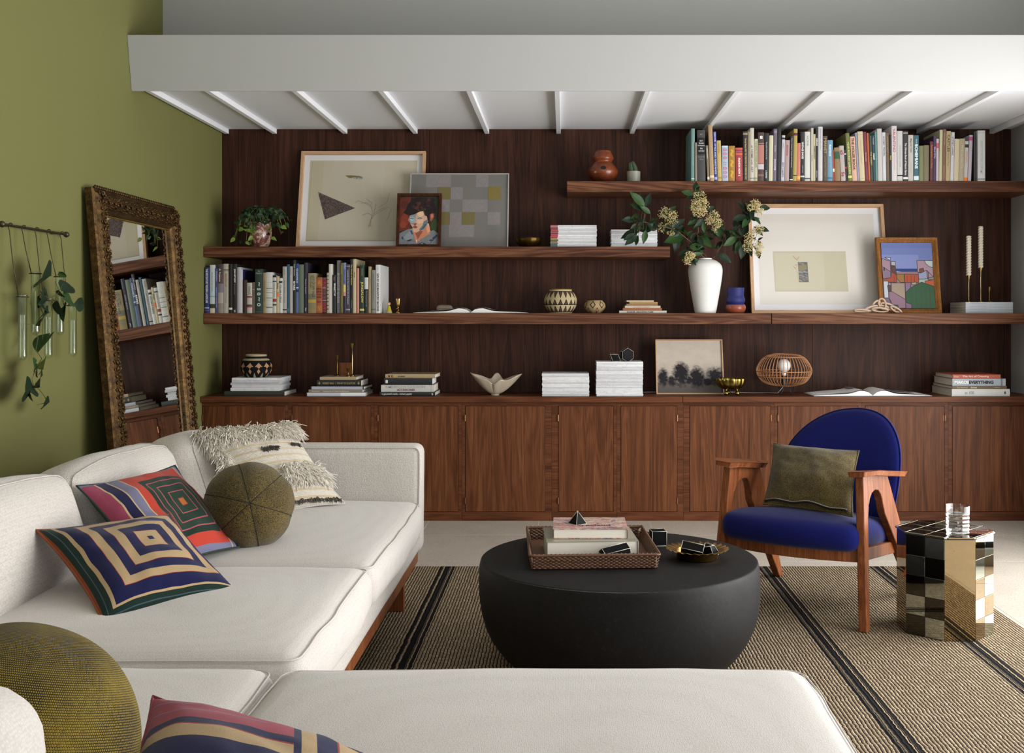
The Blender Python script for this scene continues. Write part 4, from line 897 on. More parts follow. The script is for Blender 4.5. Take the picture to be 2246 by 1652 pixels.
# ------------------------------------------------------------------ magazine stacks
ORD = ['first', 'second', 'third', 'fourth', 'fifth', 'sixth', 'seventh', 'eighth', 'ninth', 'tenth', 'eleventh', 'twelfth', 'thirteenth', 'fourteenth', 'fifteenth']
def magmat():
    t = NT('magazine_stock', .5, .3); v = t.coord(rnd=11); x, y, z = t.xyz(t.coord())
    n = t.noise(t.coord(scale=(420, 1, 900), rnd=11), 1, 2); big = t.noise(t.coord(scale=(20, 1, 3), rnd=11), 1, 1)
    mask = (n > .56)*(big > .52)
    rr = S(t, t.n('ShaderNodeObjectInfo').outputs['Random']); c = t.mix(mask*.5, t.mix(rr, '#b9b8ba', '#dedede'), '#8d9096'); c = t.mix(((z < -.0031) if 0 else (t.noise(v, 3, 1) > .8))*.3, c, '#c9b0a0')
    return t.out(c)
M['mag'] = magmat()
def magazine_mesh(W, D, th):
    m = MB(); r = th/2
    prof = [(0.0006, -r), (0, -r*.6), (0, r*.6), (.0006, r), (D, r), (D, -r)]
    m.prism(prof, lambda y, z_, x: Vector((x, y, z_)), -W/2, W/2); return m
def magstack(px0, px1, ytop, Yf, zbase, ybase, n, W, D, labels, group, colspines=None, jit=.004):
    s = FPX/Yf; H = (ybase-ytop)/s; Xc = ((px0+px1)/2-CX)/s; rr = random.Random(int(px0)); z = zbase
    ths = [rr.uniform(.7, 1.3) for _ in range(n)]; k = H/sum(ths); proto = {}
    for i, t_ in enumerate(ths):
        th = t_*k; key = round(t_, 1)
        lab = labels[0] if i == n-1 else labels[1] if i == 0 else (ORD[i]+' '+labels[2] if i <= n//2 else ORD[n-1-i]+' '+labels[2].replace('counting up', 'counting down'))
        if key not in proto:
            o = magazine_mesh(W, D, key*k).build('magazine', M['mag'], bevel=0); proto[key] = o.data
        else:
            o = bpy.data.objects.new('magazine', proto[key]); COL.objects.link(o)
        thh = key*k
        o.location = (Xc+rr.uniform(-jit, jit)*.6, Yf+rr.uniform(0, jit), z+thh/2); o.rotation_euler = (0, 0, radians(rr.uniform(-.7, .7)))
        OFF[o.name] = Vector(o.location); z += thh+.0001
        tag(o, lab, 'magazine', group)
        if colspines:
            c = colspines[i % len(colspines)]
            m = MB(); w_ = rr.uniform(.040, .048); r = thh/2
            e = .0005
            m.add([(-W/2-e, -e, -r*.9), (-W/2+w_, -e, -r*.9), (-W/2+w_, -e, r*.9), (-W/2-e, -e, r*.9)], [(0, 1, 2, 3)], 0, c)
            m.add([(-W/2-e, D, -r*.9), (-W/2-e, -e, -r*.9), (-W/2-e, -e, r*.9), (-W/2-e, D, r*.9)], [(0, 1, 2, 3)], 0, c)
            q = m.build('colour_panel', M['print']); q.parent = o
    return z
magstack(1189, 1292, 820.5, 6.52, ZW, 870, 18, .278, .215, ('topmost white magazine of the shorter stack on the worktop', 'lowest white magazine of the shorter stack on the worktop', 'magazine counting up in the white stack beside the petal bowl'), 'white magazines in the shorter worktop stack')
ZHEX = magstack(1308, 1410.5, 795, 6.52, ZW, 870, 27, .276, .215, ('topmost white magazine, under the two black geometric blocks', 'lowest white magazine of the tall stack under the black blocks', 'magazine counting up in the tall white stack under the black blocks'), 'white magazines in the tall worktop stack')
magstack(1207.5, 1309, 492.5, 6.62, Z2, 541, 21, .277, .21, ('topmost magazine of the red and green edged stack', 'lowest magazine of the red and green edged stack', 'magazine counting up in the colour-edged stack beside the brass bowl'), 'colour-edged magazines on the shelf', ['#4a7180', '#55605a', '#3f6670', '#6b6450', '#8a7a3c', '#6d5a3a', '#3c3a30', '#a89038', '#5b3a30', '#a83236', '#b02f38', '#8a3a3c', '#7a2b34', '#9a4a4c', '#6d4044', '#b03038', '#8c3a40', '#3c2f34', '#a53840', '#9a6f70', '#b4605c'])
magstack(1340.5, 1442, 503, 6.62, Z2, 541, 13, .277, .21, ('topmost white magazine of the stack behind the leafy branches', 'lowest white magazine of the stack behind the leafy branches', 'magazine counting up in the white stack behind the leafy branches'), 'white magazines behind the branches')
ZBK = magstack(506, 613, 830, 6.54, Z_(858.3, 6.53), 858.6, 5, .288, .26, ('topmost white magazine under the black star-patterned basket', 'lowest white magazine, on the dark green cloth book', 'magazine counting up under the star-patterned basket'), 'white magazines under the star basket', None, .012)
# ------------------------------------------------------------------ framed pictures leaning on the wall
def glassmat():
    m = bpy.data.materials.new('picture_glazing'); m.use_nodes = True; t = m.node_tree; t.nodes.clear()
    o = t.nodes.new('ShaderNodeOutputMaterial'); mx = t.nodes.new('ShaderNodeMixShader'); tr = t.nodes.new('ShaderNodeBsdfTransparent'); gl = t.nodes.new('ShaderNodeBsdfGlossy')
    lw = t.nodes.new('ShaderNodeLayerWeight'); lw.inputs[0].default_value = .5; pw = t.nodes.new('ShaderNodeMath'); pw.operation = 'POWER'; pw.inputs[1].default_value = 5; fr = t.nodes.new('ShaderNodeMath'); fr.operation = 'MULTIPLY_ADD'; fr.inputs[1].default_value = .8; fr.inputs[2].default_value = .025
    t.links.new(lw.outputs['Facing'], pw.inputs[0]); t.links.new(pw.outputs[0], fr.inputs[0]); gl.inputs['Roughness'].default_value = .02
    t.links.new(fr.outputs[0], mx.inputs[0]); t.links.new(tr.outputs[0], mx.inputs[1]); t.links.new(gl.outputs[0], mx.inputs[2]); t.links.new(mx.outputs[0], o.inputs[0])
    return m
M['glaze'] = glassmat()
M['ash'] = walnut('pale_ash_frame', 0, '#a5815f', '#c19b78', '#d2ae8c', .5, 2, .05)
M['ashv'] = walnut('pale_ash_frame_upright', 2, '#a5815f', '#c19b78', '#d2ae8c', .5, 2, .05)
M['oakb'] = walnut('golden_brown_frame', 2, '#54331a', '#8b5c30', '#b07c44', .45, 3, .2)
M['darkf'] = walnut('dark_brown_frame', 2, '#1e0f0a', '#3c2013', '#6a3d22', .4, 3, .2)
M['silver'] = plain('silver_frame', '#c9c7c3', .3, .05, 20, metal=.6)
M['matb'] = plain('white_mat_board', '#dcdcde', .9, .02, 30)
M['wedge'] = plain('frame_side', '#9c8465', .6)
def picture(label, xl, xr, yt, yb, Yb, Yt, fw, fd, mats, lip=.006, recess=.010, mat_in=0, art=None, glaze=True, zb=None, artbox=None, name='framed_picture', artmat=None, mul=1.0, artname='artwork'):
    """outer pixel box of the frame; Yb/Yt depth of its foot and head; returns root"""
    s = FPX/Yb; W = (xr-xl)/s; Xc = ((xl+xr)/2-CX)/s; z0 = (CAMH-(yb-HZ)/s) if zb is None else zb
    ztop = CAMH-(yt-HZ)*Yt/FPX; H = sqrt((ztop-z0)**2+(Yt-Yb)**2); a = math.atan2(Yt-Yb, ztop-z0)
    up = Vector((0, sin(a), cos(a))); nrm = Vector((0, -cos(a), sin(a))); O = Vector((Xc, Yb, z0))
    F = lambda u, v, d=0: O+Vector((u-W/2, 0, 0))+up*v+nrm*d          # d towards the room
    root = thing(name, O, label, 'picture')
    for nm, poly, mt in (('frame_side', [(0, 0), (fw, fw), (fw, H-fw), (0, H)], mats[1]), ('frame_side', [(W, 0), (W-fw, fw), (W-fw, H-fw), (W, H)], mats[1]),
                         ('frame_rail', [(0, H), (fw, H-fw), (W-fw, H-fw), (W, H)], mats[0]), ('frame_rail', [(0, 0), (fw, fw), (W-fw, fw), (W, 0)], mats[0])):
        m = MB()
        if fd > .03 and nm and lip > .008:      # sloping scooped moulding
            n_ = 4; vs = []; cx_, cy_ = W/2, H/2
            prof = [(0, 0), (0, fd*.9), (.18, fd), (.35, fd*.93), (.55, fd*.62), (.9, fd*.42), (1, fd*.30), (1, 0)]
            a0, b0, b1, a1 = poly
            for (A, B) in ((a0, b0), (a1, b1)):
                for t_, d in prof: vs.append(F(A[0]+(B[0]-A[0])*t_, A[1]+(B[1]-A[1])*t_, d-fd))
            k = len(prof); m.add(vs, [tuple(range(k)), tuple(range(k, 2*k))[::-1]]+[(i, (i+1) % k, k+(i+1) % k, k+i) for i in range(k)])
        else: m.prism(poly, F, -fd, 0)
        m.build(nm, mt, root, bevel=.0008, seg=1)
    m = MB(); m.prism([(fw*.5, fw*.5), (W-fw*.5, fw*.5), (W-fw*.5, H-fw*.5), (fw*.5, H-fw*.5)], F, -fd+.001, -fd+.004)
    m.build('mount', M['matb'] if mat_in else M['dark'], root)
    d0 = -fd+.0045 if mat_in else -recess
    # the art box in the frame's plane
    m = MB(); x0, y0, x1, y1 = (fw, fw, W-fw, H-fw)
    if mat_in: x0 += mat_in; y0 += mat_in; x1 -= mat_in; y1 -= mat_in
    bx0, by0, bx1, by1 = artbox or (0, 0, 1, 1)
    lay = [0]
    def G(px, py):                     # crop pixels -> (u, v)
        return x0+(px-bx0)/(bx1-bx0)*(x1-x0), y1-(py-by0)/(by1-by0)*(y1-y0)
    def poly(col, pts, raw=False):
        col = tone(col, mul)
        lay[0] += 1; d = d0+lay[0]*.000004
        q = []
        for p in pts:
            u, v = G(*p); q.append(F(min(max(u, x0), x1), min(max(v, y0), y1), d))
        m.add(q, [tuple(range(len(q)))], 0, col)
    def line(col, pts, w):
        for p, q in zip(pts, pts[1:]):
            dx, dy = q[0]-p[0], q[1]-p[1]; L = sqrt(dx*dx+dy*dy) or 1; nx, ny = -dy/L*w/2, dx/L*w/2
            poly(col, [(p[0]+nx, p[1]+ny), (q[0]+nx, q[1]+ny), (q[0]-nx, q[1]-ny), (p[0]-nx, p[1]-ny)])
    if art: art(poly, line)
    am = m.build(artname, artmat or M['print'], root)
    if artmat:      # procedural art needs UVs over the sheet
        me = am.data; ul = me.uv_layers.new(name='UVMap'); me.uv_layers.active = ul
        for l in me.loops:
            p = me.vertices[l.vertex_index].co+OFF[root.name]-O; ul.data[l.index].uv = ((p.x+W/2-x0)/(x1-x0), (p.dot(up)-y0)/(y1-y0))
    if glaze:
        MB().add([F(fw, fw, -.004), F(W-fw, fw, -.004), F(W-fw, H-fw, -.004), F(fw, H-fw, -.004)], [(0, 1, 2, 3)]).build('glazing', M['glaze'], root)
    return root
ra = random.Random(5)
def blob(cx, cy, rx, ry, n=14, j=.12):
    return [(cx+rx*cos(2*pi*i/n)*(1+ra.uniform(-j, j)), cy+ry*sin(2*pi*i/n)*(1+ra.uniform(-j, j))) for i in range(n)]
def artA(poly, line):      # crop of the large drawing: sheet spans (200..1890, 205..1445)
    poly('#bfb5a1', [(200, 205), (1890, 205), (1890, 1447), (200, 1447)])
    poly('#c1b8a5', [(560, 205), (1400, 205), (1300, 1447), (700, 1447)])
    poly('#bab096', [(200, 205), (420, 205), (380, 1447), (200, 1447)])
    line('#8f866c', [(200, 1440), (1890, 1440)], 6); line('#9c9478', [(236, 230), (205, 1440)], 5); line('#b7ae98', [(1885, 205), (1885, 1440)], 6); line('#c1b9a4', [(230, 225), (1885, 200)], 5)
    poly('#5a4a45', [(348, 695), (945, 942), (478, 1118)])
    for _ in range(520):
        while True:
            a, b = ra.random(), ra.random()
            if a+b < 1: break
        x = 352+(930-352)*a+(478-352)*b; y = 700+(940-700)*a+(1110-700)*b
        l = 14; t = ra.uniform(0, pi); line(ra.choice(['#2e2628', '#8d7868', '#40364a', '#927e72', '#2a2226']), [(x, y), (x+l*cos(t), y+l*sin(t))], 5)
    poly('#7b6a45', [(770, 440), (860, 438), (920, 443), (1000, 450), (1045, 470), (1010, 476), (900, 465), (850, 482), (812, 470)])
    for i in range(12):
        x = 880+ra.uniform(0, 150); line('#6f8796', [(x, 465), (x+20, 480), (x+5, 500+ra.uniform(-10, 8))], 4)
    br = [[(1195, 1215), (1200, 1120), (1235, 1040), (1320, 970), (1440, 930), (1500, 945), (1510, 1010)], [(1200, 1120), (1215, 1000), (1190, 920), (1100, 870), (990, 830), (945, 860)], [(1235, 1040), (1250, 960), (1260, 880)], [(1200, 1120), (1240, 1060), (1330, 1000), (1430, 950)], [(1215, 1060), (1140, 1020), (1060, 1060)], [(1190, 900), (1120, 860), (1030, 870)], [(1300, 940), (1440, 850), (1480, 700)], [(1210, 950), (1200, 860), (1110, 800)], [(1160, 1200), (1195, 1215), (1225, 1215)], [(1195, 1120), (1180, 1190), (1165, 1240)], [(1430, 1135), (1470, 1080), (1490, 1000)]]
    for b in br: line('#8a7d68', b, 4)
picture('large pale wood framed drawing of a brown triangle and a faint branch', 648, 927, 331, 540.5, 6.74, 6.89, .0185, .030, (M['ash'], M['ashv']), mat_in=.036, art=artA, zb=Z2, artbox=(200, 205, 1890, 1447))
def artB(poly, line):
    poly('#716e69', [(237, 265), (1112, 265), (1112, 905), (237, 905)])
    for a, b, c, d in ((370, 595, 265, 375), (822, 935, 265, 375), (597, 705, 375, 485), (705, 932, 485, 595), (480, 590, 485, 595), (595, 700, 597, 710), (932, 1047, 597, 708), (587, 815, 708, 815)):
        poly('#827c7b', [(a, c), (b, c), (b, d), (a, d)])
        for _ in range(int((b-a)*(d-c)/450)):
            x, y = ra.uniform(a+6, b-18), ra.uniform(c+18, d-4); line(ra.choice(['#928b8a', '#76716f']), [(x, y), (x+12, y-13)], 2.2)
    for a, b, c, d in ((480, 595, 375, 485), (935, 1047, 372, 487), (480, 592, 597, 708), (703, 818, 597, 706)):
        poly('#6f6539' if a != 935 else '#7b6c34', [(a, c), (b, c), (b, d), (a, d)])
picture('silver-framed grey print with pale and mustard squares beside the drawing', 894, 1114.5, 380, 540.5, 6.70, 6.82, .007, .022, (M['silver'], M['silver']), art=artB, zb=Z2, artbox=(237, 265, 1112, 905))
def artC(poly, line):      # painted portrait; crop coordinates
    poly('#2c2a1e', [(1645, 775), (2215, 775), (2215, 1500), (1645, 1500)])
    poly('#5e2a1c', [(1645, 800), (1800, 775), (1830, 1000), (1800, 1260), (1645, 1300)]); poly('#7a3320', blob(1720, 1130, 60, 90)); poly('#843a24', blob(1700, 1200, 50, 50)); poly('#4f241a', blob(1720, 900, 60, 60))
    poly('#34401f', blob(2150, 1200, 55, 90)); poly('#28301c', blob(2170, 900, 50, 110))
    poly('#6e7174', [(1650, 1330), (1760, 1270), (1860, 1250), (2080, 1300), (2150, 1280), (2212, 1330), (2212, 1500), (1650, 1500)])
    poly('#b5775a', [(1850, 1300), (2040, 1150), (2100, 1290), (2090, 1340), (1960, 1420), (1900, 1480), (1870, 1400)])
    poly('#cf9473', [(2050, 1180), (2075, 1180), (2100, 1290), (2060, 1330), (2040, 1260)]); poly('#8d4c3a', [(1880, 1330), (1950, 1290), (1990, 1300), (1920, 1420)])
    poly('#c49a7f', [(1790, 1070), (1830, 1040), (1890, 1030), (1940, 1000), (1990, 995), (2010, 1060), (2058, 1080), (2060, 1150), (2045, 1200), (2005, 1255), (1950, 1290), (1900, 1312), (1850, 1308), (1838, 1270), (1840, 1240), (1805, 1190), (1795, 1120)])
    poly('#82868c', [(1788, 1070), (1830, 1040), (1895, 1035), (1880, 1080), (1885, 1130), (1860, 1180), (1830, 1200), (1805, 1185), (1795, 1120)])
    poly('#54707e', [(2058, 1120), (2050, 1195), (2005, 1262), (1945, 1292), (1935, 1270), (1985, 1210), (2000, 1150)]); poly('#3b5566', [(2020, 1190), (2045, 1190), (2000, 1262), (1950, 1290)])
    poly('#d9b394', [(1900, 1020), (1985, 1000), (1995, 1060), (1950, 1080), (1910, 1060)]); poly('#dba888', [(1915, 1100), (1990, 1110), (1990, 1170), (1930, 1190), (1900, 1160)])
    poly('#7d4d47', [(1845, 1190), (1885, 1170), (1900, 1190), (1870, 1215)]); poly('#8a4c4a', [(1840, 1225), (1880, 1210), (1915, 1235), (1890, 1255), (1848, 1250)]); poly('#5c2f33', [(1845, 1235), (1905, 1235), (1890, 1242)])
    poly('#94b0b4', blob(1825, 1125, 34, 28)); poly('#8fa4a4', [(1905, 1100), (1960, 1090), (1975, 1115), (1930, 1130)]); line('#2d2f38', [(1905, 1110), (1940, 1095), (1975, 1105)], 8); line('#343842', [(1800, 1105), (1850, 1110)], 7)
    line('#c9cfca', blob(1825, 1125, 46, 42, j=0)+[(1871, 1125)], 4); line('#c9b59f', blob(1950, 1125, 52, 46, j=0)+[(2002, 1125)], 4); line('#c9cfca', [(1871, 1118), (1898, 1118)], 4); line('#b9a48f', [(2002, 1110), (2060, 1090)], 4)
    poly('#8f4a3c', [(2085, 1050), (2120, 1025), (2150, 1040), (2148, 1090), (2110, 1150), (2090, 1140)]); poly('#bb7660', [(2100, 1050), (2130, 1040), (2138, 1080), (2110, 1110)])
    poly('#1f1516', [(1700, 1020), (1740, 960), (1760, 890), (1830, 820), (1900, 785), (1990, 790), (2080, 810), (2150, 870), (2180, 960), (2170, 1030), (2120, 1010), (2085, 1050), (2060, 1120), (2040, 1060), (2010, 1000), (1980, 940), (1940, 1000), (1860, 1045), (1780, 1060), (1730, 1040)])
    for _ in range(34): poly(ra.choice(['#3a2320', '#2a1a1b', '#4a2b24', '#231719']), blob(ra.uniform(1770, 2130), ra.uniform(820, 980), ra.uniform(18, 38), ra.uniform(14, 30), 9, .25))
    poly('#20161a', [(2035, 1040), (2080, 1030), (2090, 1130), (2060, 1140)])
    poly('#7f8688', [(1700, 1400), (1830, 1255), (1850, 1330), (1860, 1420), (1750, 1440)]); poly('#23283a', [(1745, 1440), (1850, 1405), (1855, 1425), (1790, 1450)]); poly('#3b4a63', [(1800, 1290), (1830, 1280), (1850, 1340), (1830, 1350)])
    poly('#2c3550', [(2090, 1430), (2200, 1340), (2205, 1370), (2110, 1470)]); poly('#23242f', [(1900, 1500), (1990, 1460), (2060, 1500), (2030, 1500), (1985, 1480), (1930, 1500)]); poly('#2e3c55', [(1690, 1370), (1715, 1400), (1700, 1430), (1680, 1400)])
    poly('#e0b492', [(1890, 1430), (1915, 1420), (1905, 1480)])
    for _ in range(40): line(ra.choice(['#83888a', '#5f6468', '#767b80']), [(x := ra.uniform(1660, 2180), y := ra.uniform(1400, 1490)), (x+25, y+ra.uniform(-12, 12))], 8)
picture('small dark-framed portrait painting of a curly-haired man with glasses', 867.5, 966, 424, 540.5, 6.60, 6.67, .017, .026, (M['darkf'], M['darkf']), lip=.009, art=artC, zb=Z2, artbox=(1645, 775, 2215, 1500), glaze=False, recess=.012, artmat=None)
def artD(poly, line):      # sheet spans (165..1130, 130..860)
    poly('#d3cdc4', [(165, 130), (1130, 130), (1130, 862), (165, 862)])
    poly('#b9b29a', [(281, 432), (884, 432), (892, 758), (289, 758)]); poly('#beb7a0', [(300, 450), (700, 450), (700, 745), (300, 745)])
    poly('#6b665f', [(486, 520), (565, 520), (569, 684), (490, 684)])
    for _ in range(60):
        x, y = ra.uniform(488, 545), ra.uniform(525, 678); line(ra.choice(['#8d8880', '#4f4d50', '#5c5348', '#9a9ca4']), [(x, y), (x+20, y+ra.uniform(-5, 5))], 4)
    poly('#847a5c', [(490, 545), (550, 540), (562, 575), (530, 590), (492, 585)]); line('#93a0a6', [(488, 598), (566, 602)], 5)
    tr = [[(486, 684), (478, 640), (484, 610), (466, 575), (480, 540), (484, 500), (470, 478)], [(484, 500), (500, 474)], [(466, 575), (448, 555)], [(484, 505), (462, 490), (448, 468)], [(480, 540), (462, 545)]]
    for b in tr: line('#a08a70', b, 5)
    line('#c9ad90', tr[0], 3)
rD = picture('large pale wood framed white picture with twig and small grey scene on beige', 1649, 1952, 447, 686, 6.74, 6.88, .020, .032, (M['ash'], M['ashv']), mat_in=.040, art=artD, zb=Z3, artbox=(165, 130, 1130, 862))
def artE(poly, line):      # painted town, crop of the right shelf
    sk = lambda x, y: (x-(y-378)/504*22, y)
    q = lambda c, *p: poly(c, [sk(*a) for a in p]); K = '#3c2c2c'
    def o(c, *p): q(c, *p); line(K, [sk(*a) for a in p+(p[0],)], 4)
    q('#7685c4', (1145, 378), (1545, 378), (1545, 600), (1145, 600)); q('#8794d2', (1145, 470), (1420, 470), (1420, 580), (1145, 580)); q('#6f7fc0', (1145, 378), (1545, 378), (1545, 420), (1145, 420))
    q('#203a86', (1255, 577), (1415, 577), (1415, 612), (1255, 600)); q('#c3cbd0', (1255, 596), (1415, 612), (1415, 622), (1255, 618))
    q('#9a7a86', (1145, 600), (1560, 600), (1560, 882), (1145, 882))
    o('#b08c9a', (1150, 498), (1212, 520), (1215, 600), (1150, 560)); o('#c9cdd2', (1172, 490), (1215, 492), (1214, 515)); o('#8f7690', (1150, 560), (1215, 600), (1215, 645), (1158, 655)); q('#3a2830', (1162, 565), (1172, 565), (1172, 592), (1162, 592))
    o('#b9bcc4', (1218, 522), (1250, 522), (1250, 555), (1218, 550)); o('#5c4340', (1218, 550), (1250, 560), (1258, 620), (1240, 620), (1218, 590))
    o('#b3492c', (1160, 655), (1215, 645), (1220, 600), (1258, 625), (1258, 682), (1162, 680)); o('#a5742f', (1258, 620), (1312, 620), (1315, 682), (1285, 682), (1258, 650)); o('#bc4f2c', (1315, 618), (1420, 622), (1420, 685), (1316, 685))
    for x in (1240, 1335, 1365, 1390): line('#7c2c1c', [sk(x, 630), sk(x, 680)], 3)
    o('#b391a0', (1408, 514), (1525, 514), (1528, 640), (1480, 590), (1430, 608), (1412, 600)); o('#c7d2d0', (1463, 514), (1525, 516), (1525, 568), (1500, 562), (1475, 540)); o('#a0a4c8', (1418, 610), (1478, 590), (1485, 655), (1420, 658)); o('#7c4a34', (1425, 580), (1455, 572), (1460, 600), (1430, 612))
    o('#ad8f9c', (1490, 600), (1528, 640), (1530, 655), (1492, 650)); o('#a9bcb0', (1420, 658), (1490, 655), (1492, 690), (1420, 690)); o('#c65a30', (1465, 672), (1535, 662), (1535, 712), (1500, 705), (1465, 690)); o('#8f8a86', (1490, 645), (1532, 640), (1532, 662), (1492, 662))
    o('#c8d0d6', (1160, 672), (1195, 672), (1198, 800), (1166, 800)); o('#54433f', (1190, 705), (1216, 705), (1216, 750), (1196, 752)); o('#9d8ca0', (1195, 680), (1216, 686), (1216, 705), (1196, 705))
    o('#ae9580', (1218, 686), (1318, 686), (1320, 812), (1218, 752)); o('#9b7488', (1200, 752), (1222, 752), (1320, 812), (1322, 880), (1240, 880), (1200, 800)); o('#7d6480', (1168, 800), (1200, 800), (1225, 880), (1172, 880))
    o('#8e7095', (1320, 684), (1362, 684), (1360, 722), (1322, 760)); o('#b0aa90', (1366, 684), (1400, 680), (1402, 700), (1368, 700))
    o('#2c5f3a', (1322, 760), (1360, 722), (1440, 680), (1530, 712), (1548, 882), (1365, 882), (1325, 832)); o('#8b6a84', (1322, 835), (1365, 850), (1365, 882), (1324, 882)); o('#24502f', (1200, 852), (1265, 855), (1268, 880), (1202, 880))
    for x in (1365, 1400, 1435, 1470, 1500): line('#5a3a2c', [sk(x, 720), sk(x+3, 880)], 3)
picture('brown wood framed painting of a colourful town under a blue sky', 1931, 2067, 520, 686, 6.63, 6.72, .032, .038, (M['oakb'], M['oakb']), lip=.009, recess=.020, art=artE, zb=Z3, artbox=(1144, 378, 1518, 882), glaze=False, mul=.84)
def ink():
    t = NT('ink_wash', .7, .2); u = S(t, t.n('ShaderNodeTexCoord').outputs['UV']); x, y, z = t.xyz(u)
    n = t.noise(u, 7, 6, .65); n2 = t.noise(u, 22, 4, .6); n3 = t.noise(u, 60, 2)
    c = t.mix(n, '#a89b8e', '#c2b6a9'); c = t.mix((n3 > .7)*.3, c, '#7a6f64')
    # soft dark halo of the trees and ground
    m = None
    for cx_, cy_, rx, ry in ((.09, .30, .105, .20), (.37, .36, .165, .27), (.61, .30, .155, .24), (.90, .32, .19, .20), (.23, .24, .09, .12), (.77, .23, .11, .10), (.5, .25, .1, .1)):
        d = ((x-cx_)/rx).pw(2.0)+((y-cy_)/ry).pw(2.0) if False else t.m('ADD', t.m('MULTIPLY', (x-cx_)/rx, (x-cx_)/rx), t.m('MULTIPLY', (y-cy_)/ry, (y-cy_)/ry))
        d = d+(n2-.5)*1.3+(n-.5)*.9
        k = t.m('SMOOTH_MAX', 0.0, 0.0, 0.0) if False else t.ramp(d, [(.25, (1, 1, 1)), (.98, (0, 0, 0))])
        m = k if m is None else t.mix(1.0, m, k, 'LIGHTEN')
    g = t.ramp(y+(n-.5)*.10, [(.12, (.92, .92, .92)), (.205, (.80, .80, .80)), (.225, (.25, .25, .25)), (.34, (0, 0, 0))])
    c = t.mix(g, c, '#3b3735'); halo = t.ramp(y+(n-.5)*.2, [(.1, (.5, .5, .5)), (.62, (0, 0, 0))]); c = t.mix(halo, c, '#5c544e')
    c = t.mix(m, c, t.mix(n2, '#121014', '#2a262a')); return t.out(c)
picture('light-framed ink landscape with black trees standing on the worktop', 1440, 1589, 744.5, 864.5, 6.70, 6.79, .007, .035, (M['ash'], M['ashv']), art=lambda poly, line: poly('#888', [(0, 0), (1, 0), (1, 1), (0, 1)]), zb=ZW, glaze=False, artmat=ink(), recess=.010)
# ------------------------------------------------------------------ turned vessels
def prof_px(pairs, cx, Y, zbase, ybase):
    """pairs of (half width px, y px) from the foot up -> (r, z)"""
    s = FPX/Y; return [(w/s, zbase+(ybase-y)/s) for w, y in pairs]
def smoothprof(p, k=4):
    out = []
    for i in range(len(p)-1):
        p0, p1, p2, p3 = p[max(0, i-1)], p[i], p[i+1], p[min(len(p)-1, i+2)]
        for j in range(k):
            t = j/k; out.append(tuple(.5*((2*p1[a])+(-p0[a]+p2[a])*t+(2*p0[a]-5*p1[a]+4*p2[a]-p3[a])*t*t+(-p0[a]+3*p1[a]-3*p2[a]+p3[a])*t**3) for a in (0, 1)))
    return out+[p[-1]]
def vessel(name, label, cat, cx, Y, zbase, ybase, pairs, mat, wall=.004, n=48, fn=None, k=4, lip=True):
    X = (cx-CX)*Y/FPX; pr = smoothprof(prof_px(pairs, cx, Y, 0, ybase), k)
    pr = [(max(r, .001), z) for r, z in pr]
    inner = [(max(r-wall, .001), max(z, wall)) for r, z in pr[::-1]]
    full = [(0.0, 0.0)]+pr+inner+[(0.0, wall)] if lip else [(0, 0)]+pr
    m = MB(); m.lathe(full, (X, Y, zbase), n, fn=fn); o = m.build(name, mat, smooth=50, origin=(X, Y, zbase))
    tag(o, label, cat); return o
def angz(t):
    x, y, z = t.xyz(t.coord()); return t.m('ARCTAN2', y, x)/(2*pi)+.5, z
def basket_star():
    t = NT('star_basket_weave', .75, .2); a, z = angz(t); h = .137
    zz = z/h; tr = (a*11).frac().__sub__(.5).abs()*2
    c = t.mix(0.0, '#0e0c0c', '#0e0c0c')
    star = ((zz-.52).abs() < (.13*(1-tr*1.6)))
    star2 = ((zz-.49).abs() < .018)
    tr2 = ((a*11+.5).frac()-.5).abs()*2
    dia = ((zz-.27).abs() < (.12*(1-tr*2.6)))
    low = (zz < (.22*(1-tr2*2.2)))
    c = t.mix(star.max(star2*(tr < .8)).max(dia), c, '#b98c68'); c = t.mix(low, c, '#9a8f6c')
    band = (zz > .74)*(zz < .83); c = t.mix(band.max((zz > .92)), c, '#b3a57f')
    br = t.wave(t.coord(), 160, 0, 0, bands_direction='Z'); return t.out(c, normal=t.bump(br, .5, .002))
def basket_tri(name, bands, n, h, base='#b3a27c', dk='#151110', rim='#8a7038'):
    t = NT(name, .75, .2); a, z = angz(t); zz = z/h; c = t.mix(0.0, base, base); red = None
    for z0, z1, up in bands:
        f = (zz-z0)/(z1-z0); f = f if up else 1-f
        tr = ((a*n).frac()-.5).abs()*2
        m = ((1-f) > tr*1.15)*(f > 0)*(f < 1); c = t.mix(m, c, dk)
        m2 = ((1-f)*.5 > tr)*(f > .0)*(f < .6); c = t.mix(m2*.6, c, '#6a4a38')
    for z0, z1, up in bands: c = t.mix(((zz-(z0 if up else z1)).abs() < .012), c, dk)
    c = t.mix((zz > .955), c, rim); br = t.wave(t.coord(), 150, 0, 0, bands_direction='Z')
    return t.out(c, normal=t.bump(br, .45, .002))
def basket_dia():
    t = NT('diamond_basket_weave', .75, .2); a, z = angz(t); zz = z/.083; tr = ((a*7).frac()-.5).abs()*2
    d = (zz-.62).abs()/.30+tr*1.6; c = t.mix((d < 1)*(d > .66), '#a8906a', '#1c1412'); tr2 = ((a*7+.5).frac()-.5).abs()*2
    c = t.mix((zz < (.42*(1-tr2*1.3)))*(zz > (.36*(1-tr2*1.3)-.02)), c, '#1c1412'); c = t.mix((zz < (.22*(1-tr2*2))), c, '#6a3a2c'); c = t.mix((zz > .93), c, '#241a16')
    br = t.wave(t.coord(), 160, 0, 0, bands_direction='Z'); return t.out(c, normal=t.bump(br, .4, .002))
